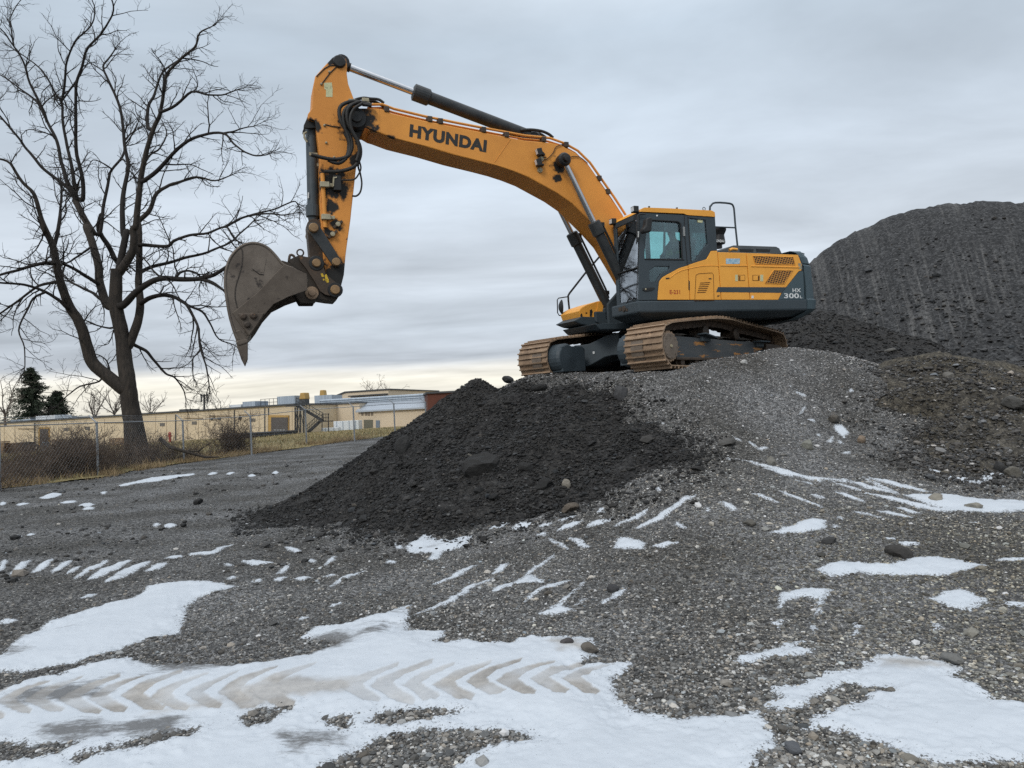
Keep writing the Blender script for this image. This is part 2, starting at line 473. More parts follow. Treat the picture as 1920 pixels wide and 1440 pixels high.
def make_grille():
    m, nt, b = principled('perforated_grille')
    N, L = nt.nodes.new, nt.links.new
    tc = N('ShaderNodeTexCoord')
    mp = N('ShaderNodeMapping'); mp.inputs['Scale'].default_value = (17, 0, 26); mp.inputs['Rotation'].default_value = (0, R(18), 0)
    L(tc.outputs['Object'], mp.inputs['Vector'])
    v = N('ShaderNodeTexVoronoi'); v.feature = 'DISTANCE_TO_EDGE'; v.inputs['Scale'].default_value = 1.0; v.inputs['Randomness'].default_value = 0.12
    L(mp.outputs[0], v.inputs['Vector'])
    mr = N('ShaderNodeMapRange'); mr.inputs['From Min'].default_value = 0.10; mr.inputs['From Max'].default_value = 0.16
    L(v.outputs['Distance'], mr.inputs['Value'])
    mix = N('ShaderNodeMix'); mix.data_type = 'RGBA'; mix.inputs[6].default_value = (0.55, 0.25, 0.04, 1); mix.inputs[7].default_value = (0.035, 0.010, 0.006, 1)
    L(mr.outputs[0], mix.inputs[0]); L(mix.outputs[2], b.inputs['Base Color'])
    b.inputs['Roughness'].default_value = 0.6
    return m
grille_mat = make_grille()

EX = thing('excavator', 'large yellow tracked excavator with raised boom and cab standing on the gravel mound', 'excavator', mw=HM)

def loft(mb, loops, mat=0, smooth=False):
    k = len(loops[0]); vs = [p for lp in loops for p in lp]; fs = []
    for i in range(len(loops) - 1):
        for j in range(k):
            j2 = (j + 1) % k
            fs.append((i * k + j, i * k + j2, (i + 1) * k + j2, (i + 1) * k + j))
    mb.add(vs, fs, mat, smooth)
    o = len(mb.v) - len(vs)
    mb.f.append([o + j for j in range(k)][::-1]); mb.m.append(mat); mb.s.append(False)
    mb.f.append([o + (len(loops) - 1) * k + j for j in range(k)]); mb.m.append(mat); mb.s.append(False)

# ---- undercarriage: loop of the track in side view (x forward, z up), outermost points of the grousers
TW, TG = 0.79, 2.66
_top = U2(zu((210, 150), (330, 125), (450, 112), (575, 100), (700, 90), (870, 80), (1050, 100), (1200, 145), (1400, 200), (1600, 252), (1710, 290)), TG / 2 + TW / 2)
LOOP = [(2.15, -0.02), (1.2, -0.03), (0.2, -0.03), (-0.8, -0.03), (-1.6, -0.03), (-2.05, -0.02), (-2.28, 0.06), (-2.43, 0.22), (-2.49, 0.42), (-2.43, 0.64)] \
    + [p for p in _top[::-1]] + [(2.32, 0.69), (2.40, 0.54), (2.42, 0.38), (2.38, 0.2), (2.28, 0.06)]
def resample(loop, n):
    P = np.array(loop + [loop[0]]); d = np.r_[0, np.cumsum(np.linalg.norm(np.diff(P, axis=0), axis=1))]
    t = np.linspace(0, d[-1], n, endpoint=False)
    return np.stack([np.interp(t, d, P[:, 0]), np.interp(t, d, P[:, 1])], 1), d[-1]
_dense, _tot = resample([tuple(p[:2]) for p in catmull([np.array(p) for p in LOOP] + [np.array(LOOP[0])], 6)[:-1]], 480)

def make_track(s):
    yc = s * TG / 2
    n = 47
    P, tot = resample([tuple(p) for p in _dense], n)
    mb = MB()
    for i in range(n):
        a, b = P[i], P[(i + 1) % n]
        d = b - a; L = np.linalg.norm(d); d = d / L
        nrm = np.array([d[1], -d[0]])
        c = (a + b) / 2
        if (c[0] * nrm[0] + (c[1] - 0.4) * 3 * nrm[1]) < 0: nrm = -nrm
        rot = Matrix(((d[0], 0, nrm[0]), (0, 1, 0), (d[1], 0, nrm[1])))
        ctr = lambda off, al=0: (c[0] + nrm[0] * off + d[0] * al, yc, c[1] + nrm[1] * off + d[1] * al)
        w = TW * random.uniform(0.985, 1.0)
        mb.box(ctr(-0.045), (L * 0.97, w, 0.022), rot, 0)
        for al, h in ((-0.40, 0.040), (0.08, 0.036)):
            mb.box(ctr(-0.036 + h / 2, al * L), (0.024, w, h + 0.002), rot, 0)
        for q in (-0.11, 0.11):
            cc = ctr(-0.115); mb.box((cc[0], yc + q, cc[2]), (L * 1.06, 0.035, 0.12), rot, 1)
            c2 = ctr(-0.155, L * 0.5); mb.box((c2[0], yc + q, c2[2]), (0.10, 0.05, 0.06), rot, 1)
        for q in (-0.16, 0.16, -0.08, 0.08):      # shoe bolts
            cb = ctr(-0.028, 0.12 * L); mb.box((cb[0], yc + q, cb[2]), (0.035, 0.035, 0.02), rot, 1)
    return mb.obj('track', [rust, link_mat], EX, mw=UL)

def make_track_frame(s):
    yc = s * TG / 2
    mb = MB()
    side = U2([(1275, 632), (1310, 637), (1360, 640), (1400, 640), (1440, 641), (1452, 646)], yc + 0.30 * s) if s > 0 else None
    prof = [(1.84, 0.56), (1.2, 0.56), (0.3, 0.55), (-0.6, 0.545), (-1.3, 0.545), (-2.0, 0.52), (-2.0, 0.26), (-1.4, 0.2), (0.2, 0.17), (1.84, 0.16)]
    mb.prism(prof, yc - 0.26, yc + 0.26, mat=0)
    mb.prism([(1.86, 0.18), (1.86, 0.13), (-1.9, 0.15), (-1.9, 0.21)], yc - 0.33, yc + 0.33, mat=2)
    mb.prism([(1.98, 0.60), (1.86, 0.60), (1.82, 0.5), (1.82, 0.16), (1.98, 0.1)], yc - 0.29, yc + 0.31, mat=1)      # brown end plate
    mb.prism([(-1.55, 0.52), (-2.2, 0.50), (-2.26, 0.46), (-2.26, 0.36), (-1.55, 0.36)], yc + s * 0.262, yc + s * 0.34, mat=1)   # idler yoke
    mb.prism([(-1.9, 0.36), (-2.1, 0.36), (-2.1, 0.2), (-1.9, 0.2)], yc - 0.2, yc + 0.2, mat=1)
    fr = mb.obj('track_frame', [frame_mat, steelbrown, steelbrown], EX, bevel=0.012, mw=UL)
    # dirt lying on top of the frame
    m2 = MB(); pts = []
    nx = 26
    for i in range(nx):
        for j in range(5):
            x = 1.75 - 3.4 * i / (nx - 1); y = yc - 0.25 + 0.125 * j
            pts.append((x, y, 0.555 + (0.085 * math.sin(math.pi * (j + .5) / 5.0) + random.uniform(0, 0.03)) * (0.5 + 0.5 * math.sin(i * 0.55) ** 2)))
    m2.add(pts, [(i * 5 + j, i * 5 + j + 1, (i + 1) * 5 + j + 1, (i + 1) * 5 + j) for i in range(nx - 1) for j in range(4)], 0)
    m2.obj('caked_soil', caked, fr)
    # toothed drive sprocket
    m3 = MB(); out = []
    nt_ = 21
    for k in range(nt_ * 2):
        r = 0.275 if k % 2 else 0.250
        a = 2 * math.pi * k / (nt_ * 2); out.append((2.10 + r * math.cos(a), 0.36 + r * math.sin(a)))
    m3.prism(out, yc + s * 0.30, yc + s * 0.355, mat=0)
    m3.lathe([(0, 0.235), (0.03, 0.22), (0.035, 0.0)], (2.10, yc + s * 0.354, 0.36), (0, s, 0), 24, 1)
    m3.lathe([(0, 0.03), (0.02, 0.028), (0.022, 0)], (2.10, yc + s * 0.386, 0.36), (0, s, 0), 8, 2)
    for k in range(8):
        a = 2 * math.pi * k / 8; m3.cyl((2.10 + .185 * math.cos(a), yc + s * .37, .36 + .185 * math.sin(a)), (2.10 + .185 * math.cos(a), yc + s * .392, .36 + .185 * math.sin(a)), 0.016, 6, 1)
    m3.lathe([(0, 0.30), (0.25, 0.30)], (2.10, yc - s * 0.25, 0.36), (0, s, 0), 20, 1)
    m3.obj('sprocket', [rust, surf('sprocket_hub', (0.18, 0.145, 0.115), (0.12, 0.095, 0.075), 5, 0.7, bump=0.25) if 'sprocket_hub' not in MATS else MATS['sprocket_hub'], clampmat], fr)
    for i in range(8):
        x = 1.62 - 0.47 * i
        m4 = MB(); m4.lathe([(-0.24, 0.06), (-0.23, 0.12), (-0.15, 0.12), (-0.15, 0.09), (-0.05, 0.09), (-0.05, 0.12), (0.05, 0.12), (0.05, 0.09), (0.15, 0.09), (0.15, 0.12), (0.23, 0.12), (0.24, 0.06)], (x, yc, 0.09), (0, 1, 0), 16)
        m4.lathe([(0, 0.07), (0.06, 0.065), (0.065, 0.0)], (x, yc + s * 0.24, 0.09), (0, s, 0), 12)
        m4.obj('track_roller', steelbrown, fr)
    for x in (0.55, -0.62):
        m5 = MB(); m5.lathe([(-0.05, 0.10), (0.0, 0.115), (0.09, 0.115), (0.09, 0.085), (0.16, 0.085), (0.16, 0.115), (0.26, 0.115), (0.28, 0.05)], (x, yc + s * -0.08, 0.70), (0, s, 0), 16)
        m5.box((x + 0.06, yc, 0.6), (0.18, 0.16, 0.18))
        m5.obj('carrier_roller', steelbrown, fr)
    for x, dz in ((0.78, 0.06), (-1.35, 0.02)):
        m6 = MB(); m6.box((x, yc + s * 0.33, 0.53 + dz), (0.42, 0.2, 0.03), Matrix.Rotation(R(-9 if x > 0 else 0), 3, 'Y'))
        m6.box((x, yc + s * 0.285, 0.48 + dz), (0.3, 0.06, 0.1)); m6.obj('step_plate', dark, fr, bevel=0.008)
    return fr
for s in (1, -1):
    make_track(s); make_track_frame(s)

mb = MB()       # car body with its four legs
for sx in (1, -1):
    for s in (1, -1):
        loops = []
        for t in np.linspace(0, 1, 7):
            x = sx * (0.62 + 0.52 * t); y = s * (0.25 + 0.83 * t)
            zt = 0.86 - 0.18 * sstep(0.15, 0.75, t); zb_ = 0.42 - 0.20 * sstep(0.2, 0.8, t); hw = 0.30 - 0.06 * t
            loops.append([(x - hw, y, zb_), (x + hw, y, zb_), (x + hw, y, zt), (x - hw, y, zt)])
        loft(mb, loops, 0)
mb.box((0, 0, 0.63), (1.6, 1.1, 0.42), None, 0)
mb.lathe([(0, 0.72), (0.02, 0.76), (0.10, 0.76), (0.10, 0.70), (0.22, 0.70)], (0, 0, 0.84), (0, 0, 1), 40, 1)
mb.box((0, 0, 0.36), (1.3, 1.7, 0.06), None, 0)
cb = mb.obj('undercarriage_body', [dark, steelbrown], EX, bevel=0.015, mw=UL)
m = MB(); m.box((1.19, -0.72, 0.50), (0.004, 0.055, 0.05)); m.obj('white_tag', white_ink, cb)
for s in (-1, 1):      # inboard drive motor covers
    m = MB(); m.lathe([(0, 0.30), (0.28, 0.30), (0.34, 0.26), (0.36, 0.0)], (2.02, s * (TG / 2 - 0.30), 0.37), (0, -s, 0), 24)
    m.prism([(2.2, 0.60), (1.6, 0.62), (1.5, 0.58), (1.5, 0.12), (2.2, 0.10)], s * (TG / 2 - 0.32), s * (TG / 2 - 0.64)); m.obj('drive_motor_guard', dark, cb, bevel=0.015)

# ---- upper structure
mb = MB()       # deck and skirt
def deck(y0, y1, x0, x1, inset_l, inset_r):
    a, b = y0, y1
    top = [(x0, a, 1.355), (x1, a, 1.355), (x1, b, 1.355), (x0, b, 1.355)]
    mid = [(x0, a, 1.14), (x1 + 0.0, a, 1.14), (x1 + 0.0, b, 1.14), (x0, b, 1.14)]
    low = [(x0 + .05, a + inset_r, 1.02), (x1 - 0.28, a + inset_r, 1.02), (x1 - 0.28, b - inset_l, 1.02), (x0 + .05, b - inset_l, 1.02)]
    loft(mb, [low, mid, top])
deck(0.44, 1.46, -2.3, 1.60, 0.22, 0.0)
deck(-1.46, -0.44, -2.3, 1.50, 0.0, 0.22)
mb.box((-0.65, 0, 1.19), (3.3, 0.87, 0.33))
for s in (-1, 1):          # boom foot brackets
    mb.prism([(1.25, 1.02), (1.25, 1.5), (0.62, 2.12), (0.2, 2.12), (-0.5, 1.36), (-0.5, 1.02)], s * 0.36, s * 0.43)
    mb.prism([(1.0, 1.05), (1.30, 1.18), (1.30, 1.42), (1.12, 1.48), (0.9, 1.36)], s * 0.44, s * 0.62)
chassis = mb.obj('chassis', dark, EX, bevel=0.03)
m = MB()
lp = zb((1240, 850), (1250, 800), (1340, 770), (1330, 890), (1240, 895))
m.lathe([(0, .06), (.02, .055), (.022, 0)], (1.602, 0.95, 1.26), (1, 0, 0), 10); m.box((1.606, .80, 1.27), (.01, .10, .07)); m.box((1.606, 1.05, 1.23), (.01, .06, .05))
m.obj('front_coupling', steelbrown, chassis)

mb = MB()       # engine bay core behind the panels
mb.box((-0.98, 0.45, 1.79), (2.56, 1.94, 0.86)); mb.box((-0.98, -1.0, 1.72), (2.56, 0.9, 0.70))
core = mb.obj('engine_bay', dark, EX, bevel=0.03)

YP = SIDE + 0.012
seam1, seam2, seam3 = [(1289.8, 497.6), (1293.2, 563)], [(1344.9, 471), (1352, 563)], [(1398.6, 474.6), (1405.9, 563)]
def panel(name, pts, m_=None, y0=SIDE - 0.03, y1=YP, parent=EX, bevel=0.007):
    q = MB(); q.prism(H2(pts, SIDE), y0, y1); return q.obj(name, m_ or yellow, parent, bevel=bevel)
front_panel = panel('front_side_panel', [(1233, 562.3), (1234, 545), (1236, 528), (1242, 520), (1250.5, 515.2), (1273, 503), (1289.2, 498), (1292.6, 562.3)])
mid_panel = panel('pump_side_panel', [(1293.8, 562.3), (1290.4, 497.2), (1307.6, 491.2), (1323.6, 486.6), (1327, 482), (1333, 470.7), (1344.2, 470.4), (1351.3, 562.3)])
door_panel = panel('engine_door', [(1352.6, 562.3), (1345.6, 473), (1398, 474.4), (1405.2, 562.3)])
rear_panel = panel('radiator_door', [(1406.6, 562.3), (1399.3, 474.5), (1495.7, 478), (1503, 497), (1502, 507.5), (1497, 508.8), (1473, 539), (1465, 549.4), (1458.5, 562.3)])
panel('dark_corner_panel', [(1459.5, 562.3), (1466, 549.4), (1474, 539), (1497.8, 509.5), (1505.5, 508.8), (1508, 562.3)], cw_paint)
st_pts = [(1345, 538.6), (1468, 538.8), (1472, 548.9), (1342, 547.9)]
panel('side_stripe', [(1345.4, 538.4), (1473.2, 538.7), (1465, 549.2), (1342, 547.8)], dark, YP, YP + 0.003, EX, 0)
# raised rib on the doors
for nm, pp, par in (('pressed_rib', [(1350, 497.2), (1400, 497.6), (1400, 499.4), (1350, 499.0)], door_panel), ('pressed_rib', [(1407, 498.2), (1498, 500.6), (1499, 502.6), (1407, 500.2)], rear_panel)):
    q = MB(); q.prism(H2(pp, SIDE), YP - 0.004, YP + 0.012); q.obj(nm, yellow, par, bevel=0.004)
q = MB()
arc = [H3(px, py, YP) for px, py in za((1090, 1240), (1180, 1165), (1290, 1110), (1390, 1085), (1500, 1060), (1640, 1035), (1780, 1030), (1900, 1035))]
q.tube([p + Vector((0, 0.002, 0)) for p in arc], 0.007, 6); q.obj('pressed_edge', yellow, mid_panel)
def grille(pts, par):
    q = MB(); q.prism(H2(pts, SIDE), YP - 0.01, YP + 0.004); q.obj('grille', grille_mat, par)
    q = MB(); P = H2(pts, SIDE); q.tube([Vector((x, YP + 0.003, z)) for x, z in P + [P[0]]], 0.008, 5); q.obj('grille_rim', yellow, par)
grille(zc((838, 250), (1470, 268), (1500, 388), (880, 378)), rear_panel)
grille(zc((1165, 475), (1470, 478), (1330, 688), (1030, 680)), rear_panel)
# access door with slots in the pump panel
q = MB(); P = H2(zc((-310 + 0, 560), (215, 512), (228, 860), (-20, 855)), SIDE)
rect = H2(za((1520, 1190), (1560, 1165), (1780, 1150), (1805, 1180), (1815, 1600), (1500, 1610)), SIDE)
q.tube([Vector((x, YP, z)) for x, z in rect + [rect[0]]], 0.006, 5); q.obj('access_door_gap', surf('panel_gap', (0.16, 0.065, 0.012), None, 3, 0.8), mid_panel)
for k in range(6):
    yy = 665 + 30 * k
    q = MB(); q.prism(H2(zc((20 - 9 * k, yy + 4), (175 - 13 * k, yy - 2), (165 - 13 * k, yy + 8), (14 - 9 * k, yy + 14)), SIDE), YP - 0.01, YP + 0.004)
    q.obj('louvre_slot', MATS['slot'] if 'slot' in MATS else surf('slot', (0.055, 0.016, 0.006), None, 3, 0.8), mid_panel)
slotm = MATS['slot']
def dab(name, pts, m_, par, out=0.006, y=SIDE):
    q = MB(); q.prism(H2(pts, SIDE), YP - 0.004, YP + out); return q.obj(name, m_, par)
dab('latch', za((1030, 1232), (1095, 1228), (1080, 1250), (1025, 1252)), black, front_panel)
dab('latch', zc((150, 600), (192, 600), (192, 614), (150, 614)), black, mid_panel)
dab('latch', zc((285, 872), (318, 865), (312, 884), (282, 886)), black, mid_panel)
dab('grab_slot', za((1398, 1270), (1416, 1290), (1416, 1420), (1398, 1430)), black, mid_panel)
for a, b_, par in ((625, 715, door_panel), (848, 940, rear_panel)):
    dab('handle_recess', zc((a - 12, 548), (b_ + 4, 548), (b_ + 4, 640), (a - 12, 640)), MATS['panel_gap'], par, 0.003)
    dab('door_handle', zc((a - 4, 556), (b_ - 4, 556), (b_ - 4, 632), (a - 4, 632)), yellow, par, 0.006)
    dab('lock', zc((a, 565) if a < 700 else (920, 565), (a + 16, 565) if a < 700 else (938, 565), (a + 16, 628) if a < 700 else (938, 628), (a, 628) if a < 700 else (920, 628)), slotm, par, 0.009)
dab('warning_sticker', zc((565, 545), (605, 545), (605, 645), (565, 645)), sticker, door_panel, 0.003)
dab('warning_sticker', zc((958, 545), (1003, 545), (1003, 648), (958, 648)), sticker, rear_panel, 0.003)
dab('blue_sticker', zc((420, 292), (640, 292), (634, 376), (420, 376)), bluestick, door_panel, 0.003)
dab('white_sticker', zc((820, 872), (853, 872), (853, 914), (820, 914)), white_ink, rear_panel, 0.003)
dab('white_sticker', zc((1548, 365), (1595, 365), (1610, 455), (1562, 460)), clampmat, rear_panel, 0.003)

def side_text(body, p0, p1, hpx, m_, par, yo, bold=0.0, sx=None, name='lettering', plane=SIDE):
    """Lettering between two photo points on a side plane."""
    a, b = H3(*p0, plane), H3(*p1, plane)
    a.y = b.y = yo
    up = H3(p0[0], p0[1] - hpx, plane); up.y = yo
    ux = (b - a); L = ux.length; ux.normalize()
    uz = Vector((-ux.z, 0, ux.x)); 
    if uz.z < 0: uz = -uz
    h = abs((up - a).dot(uz))
    o = text_mesh(name, body, m_, par, (0, 0, 0), (1, 0, 0), (0, 1, 0), 1.0, 0.0, bold)
    me = o.data
    V = np.zeros(len(me.vertices) * 3); me.vertices.foreach_get('co', V); V = V.reshape(-1, 3)
    lo, hi = V.min(0), V.max(0)
    u = (V[:, 0] - lo[0]) / (hi[0] - lo[0]) * L; w = (V[:, 1] - lo[1]) / (hi[1] - lo[1]) * h
    A = np.array(a)[None] + u[:, None] * np.array(ux)[None] + w[:, None] * np.array(uz)[None]
    me.vertices.foreach_set('co', A.ravel()); me.update()
    return o
side_text('E-231', z1((836, 752))[0], z1((905, 752))[0], 7.6, red_ink, front_panel, YP + 0.003, 0.018)
side_text('HX', zc((1462, 818))[0], zc((1592, 818))[0], 7.2, white_ink, EX, YP + 0.003, 0.02)
side_text('300', zc((1330, 912))[0], zc((1562, 912))[0], 9.2, white_ink, EX, YP + 0.003, 0.02)
side_text('L', zc((1578, 912))[0], zc((1614, 912))[0], 5.0, white_ink, EX, YP + 0.003, 0.02)

# counterweight
def plan(xo, yo, r, x0=-2.26, n=7):
    pts = [(x0, -yo)]
    pts = []
    for k in range(n + 1):
        a = math.pi / 2 * k / n
        pts.append((xo + r - r * math.sin(a) if False else -(-(xo) - r) - r * math.sin(a), yo - r + r * math.cos(a)))
    left = [(x0, yo)] + [(xo + r - r * math.sin(math.pi / 2 * k / n), yo - r + r * math.cos(math.pi / 2 * k / n)) for k in range(n + 1)]
    bul = [(xo - 0.18, yo * 0.35), (xo - 0.20, 0.0), (xo - 0.18, -yo * 0.35)]
    return left + bul + [(x, -y) for x, y in left[::-1]]
mb = MB()
lv = [(0.96, 1.18, -2.41), (1.00, 1.30, -2.48), (1.10, 1.42, -2.64), (1.16, 1.47, -2.70), (1.34, 1.48, -2.72), (1.365, 1.455, -2.69), (2.02, 1.44, -2.66), (2.05, 1.425, -2.64), (2.06, 1.40, -2.61), (2.075, 1.425, -2.64),
      (2.20, 1.42, -2.60), (2.29, 1.39, -2.52), (2.33, 1.34, -2.42)]
loft(mb, [[(x, y, z) for x, y in plan(xo, yo, 0.42)] for z, yo, xo in lv])
cw = mb.obj('counterweight', cw_paint, EX, bevel=0.0)
m = MB(); m.tube([(-2.70, .95, 2.29), (-2.72, .95, 2.36), (-2.62, .95, 2.38), (-2.6, .95, 2.30)], 0.012, 6); m.obj('lifting_eye', dark, cw)

# roof deck of the engine bay: yellow top edge and the raised dark hood
mb = MB(); mb.box((-1.25, 0.0, 2.225), (2.05, 2.80, 0.04)); mb.obj('engine_deck', dark, EX, bevel=0.015)
mb = MB(); hp = H2(zc((345, 165), (420, 135), (545, 84), (640, 86), (1210, 104), (1262, 130), (1302, 214), (345, 214)), 0.85)
mb.prism(hp, -0.75, 0.85); hood = mb.obj('engine_hood', surf('hood_grey', (0.075, 0.085, 0.09), (0.10, 0.11, 0.115), 2, 0.55, bump=0.05), EX, bevel=0.05, segs=3)
for a, b_ in ((640, 860), (900, 1120)):
    q = MB(); q.prism(H2(zc((a, 140), (b_, 146), (b_ - 12, 186), (a + 4, 182)), 0.85), 0.84, 0.856); q.obj('hood_vent', black, hood)
q = MB(); q.tube([H3(px, py, 0.95) for px, py in zc((480, 160), (530, 140), (600, 150))], 0.03, 8); q.obj('hood_latch', yellow, hood)

# ---- cab
CY0, CY1 = 0.44, 1.45
cab_out = [(1199, 398), (1288, 403), (1341, 406), (1345, 470.5), (1333, 471), (1327, 482), (1323.6, 487), (1307.6, 491.6), (1290.4, 497.6), (1273, 503.5), (1250.5, 515.6), (1242, 520.5), (1236, 528.5), (1234, 546), (1233, 563), (1198.5, 563.5)]
door_win = za((728, 320), (830, 300), (1235, 328), (1268, 352), (1302, 910), (692, 912), (690, 840))
low_win = za((860, 1042), (1098, 1045), (1090, 1090), (960, 1160), (880, 1285), (768, 1285), (772, 1110))
rear_win = za((1408, 252), (1690, 288), (1722, 682), (1640, 760), (1560, 880), (1530, 930), (1452, 962))
cab = MB()
O2, D2, L2, R2 = (H2(q, SIDE) for q in (cab_out, door_win, low_win, rear_win))
cab.prism(O2, CY1 - 0.05, CY1, [D2, L2, R2])
# right wall: the same posts, one long window
X1, X0 = O2[0][0], O2[2][0]
ZT = O2[0][1]; ZB = 1.36
rw = [(X1, ZT), (X0, ZT), (X0, ZB), (X1, ZB)]
cab.prism(rw, CY0, CY0 + 0.05, [[(X1 - .12, ZT - .12), (X0 + .95, ZT - .12), (X0 + .95, ZB + .55), (X1 - .12, ZB + .55)], [(X0 + .85, ZT - .12), (X0 + .12, ZT - .12), (X0 + .12, ZB + .7), (X0 + .85, ZB + .55)]])
fx = lambda u, v, w: (w, u, v)
cab.prism([(CY0 + .05, ZT), (CY1 - .05, ZT), (CY1 - .05, ZB), (CY0 + .05, ZB)], X1 - 0.05, X1, [[(CY0 + .12, ZT - .10), (CY1 - .12, ZT - .10), (CY1 - .12, ZB + .05), (CY0 + .12, ZB + .05)]], fn=fx)
cab.prism([(CY0 + .05, ZT), (CY1 - .05, ZT), (CY1 - .05, ZB), (CY0 + .05, ZB)], X0, X0 + 0.05, [[(CY0 + .14, ZT - .14), (CY1 - .14, ZT - .14), (CY1 - .14, ZB + .78), (CY0 + .14, ZB + .78)]], fn=fx)
cab.box(((X0 + X1) / 2, (CY0 + CY1) / 2, 1.39), (X1 - X0 - .1, CY1 - CY0 - .1, 0.06))
cabo = cab.obj('cab', dark, EX, bevel=0.012)
# roof cap
roof_o = za((600, 152), (636, 98), (680, 80), (1100, 95), (1780, 130), (1828, 158), (1836, 236), (1380, 206), (1320, 182), (620, 152))
q = MB(); q.prism(H2(roof_o, SIDE), CY0 - 0.01, CY1 + 0.015); q.obj('cab_roof', yellow, cabo, bevel=0.035, segs=3)
for px, py in za((760, 68), (1215, 88)):
    q = MB(); b0 = H3(px, py + 2, 1.2); q.cyl(b0 - Vector((0, 0, .03)), b0 + Vector((0, 0, .03)), 0.02, 8); q.obj('roof_bolt', dark, cabo)
q = MB(); c0 = H3(*za((1658, 100))[0], 1.2); q.tube([c0 + Vector((.03 * math.cos(a), 0, .03 * math.sin(a))) for a in np.linspace(0, 2 * math.pi, 11)], 0.007, 6); q.obj('lifting_eye', dark, cabo)
# panes
def pane(name, pts, y, m_):
    q = MB(); q.prism(pts, y - 0.006, y + 0.006); return q.obj(name, m_, cabo)
def grow(pts, k):
    c = np.mean(pts, 0); return [tuple(c + (np.array(p) - c) * k) for p in pts]
pane('door_window', grow(D2, 1.015), CY1 - 0.03, tealglass)
pane('lower_door_window', grow(L2, 1.015), CY1 - 0.03, tealglass)
pane('rear_side_window', grow(R2, 1.015), CY1 - 0.03, tealglass)
pane('right_window', [(X1 - .10, ZT - .10), (X0 + .10, ZT - .10), (X0 + .10, ZB + .53), (X1 - .10, ZB + .53)], CY0 + 0.025, tealglass)
q = MB(); q.prism([(CY0 + .10, ZT - .08), (CY1 - .10, ZT - .08), (CY1 - .10, ZB + .03), (CY0 + .10, ZB + .03)], X1 - .03, X1 - .02, fn=fx); q.obj('windscreen', clearglass, cabo)
q = MB(); q.prism([(CY0 + .12, ZT - .12), (CY1 - .12, ZT - .12), (CY1 - .12, ZB + .76), (CY0 + .12, ZB + .76)], X0 + .02, X0 + .03, fn=fx); q.obj('rear_window', tealglass, cabo)
# door seams, window seal, sliding post, hinges, handle
q = MB()
def line(pts, r=0.008, y=CY1 + 0.001): q.tube([Vector((x, y, z)) for x, z in H2(pts, SIDE)], r, 5)
line(za((600, 205), (560, 1440), (555, 1590))); line(za((1335, 195), (1340, 500), (1385, 1010))); line(za((690, 925), (1330, 935)), 0.012)
line(za((790, 285), (1230, 310), (1275, 345), (1300, 920)), 0.014); line(za((1395, 240), (1448, 960)), 0.012)
q.obj('door_seal', black, cabo)
q = MB(); q.prism(H2(za((1024, 325), (1052, 327), (1042, 908), (1010, 908)), SIDE), CY1 - .055, CY1 - .038); q.obj('sliding_window_rail', surf('grey_rail', (0.10, 0.125, 0.125), None, 5, 0.5), cabo)
for pp in (za((1308, 395), (1336, 398), (1342, 552), (1312, 550)), ):
    q = MB(); q.prism(H2(pp, SIDE), CY1, CY1 + .02); q.obj('door_hinge', surf('hinge_grey', (0.25, 0.26, 0.26), None, 5, .5), cabo, bevel=.004)
q = MB(); q.prism(H2(za((660, 1395), (840, 1388), (850, 1405), (800, 1440), (690, 1455), (650, 1430)), SIDE), CY1, CY1 + .012); q.obj('door_handle', black, cabo, bevel=.004)
q = MB(); h0 = H3(*za((700, 1418))[0], SIDE); q.ball((h0.x, CY1 + .012, h0.z), (.018, .012, .018), 6); q.obj('door_lock', clampmat, cabo)
q = MB(); h0 = H3(*za((890, 215))[0], SIDE); q.ball((h0.x, CY1, h0.z), (.02, .012, .02), 6); q.obj('roof_sticker', white_ink, cabo)
q = MB(); q.prism(H2(za((1565, 272), (1645, 282), (1640, 325), (1562, 318)), SIDE), CY1 - .02, CY1 - .016); q.obj('window_sticker', sticker, cabo)
# handrail at the front post, and the cab mirror
q = MB(); q.tube([H3(px, py, CY1 + .05) for px, py in za((700, 190), (620, 188), (580, 200), (565, 250), (560, 480), (560, 640))], 0.012, 8); q.obj('grab_rail', black, cabo)
q = MB(); q.prism(H2(za((700, 262), (790, 235), (800, 300), (785, 480), (660, 505), (640, 440), (690, 380)), SIDE + .2), CY1 + .10, CY1 + .24); q.obj('cab_mirror', black, cabo, bevel=.03, segs=3)
for zz, m_ in (((545, 478), (578, 478), (570, 570), (540, 585)), white_ink), (((540, 590), (560, 590), (552, 650), (535, 690)), black):
    q = MB(); q.prism(H2(za(*zz), SIDE), CY1 + .02, CY1 + .045); q.obj('marker_strip', m_, cabo)
# work lamps on the roof edge
for px, py, y in ((*za((525, 112))[0], 1.40), (*za((165, 312))[0], 0.50)):
    c0 = H3(px, py, y); q = MB(); q.box(c0 + Vector((0.0, 0, 0)), (.10, .13, .11)); q.box(c0 + Vector((-.08, 0, -.05)), (.10, .04, .04)); lo = q.obj('work_lamp', black, cabo, bevel=.01)
    q = MB(); q.box(c0 + Vector((.052, 0, 0)), (.006, .10, .08)); q.obj('lamp_lens', lensmat, lo)
# windscreen frame bits: wiper and cross bar
q = MB(); q.tube([(X1 + .02, CY0 + .10, ZB + .62), (X1 + .02, CY1 - .08, ZB + .62)], .014, 6); q.obj('windscreen_bar', black, cabo)
q = MB(); q.tube([(X1 + .03, CY1 - .25, ZB + .02), (X1 + .03, CY1 - .45, ZB + .10), (X1 + .03, CY0 + .35, ZB - .06)], .012, 6); q.obj('wiper', black, cabo)
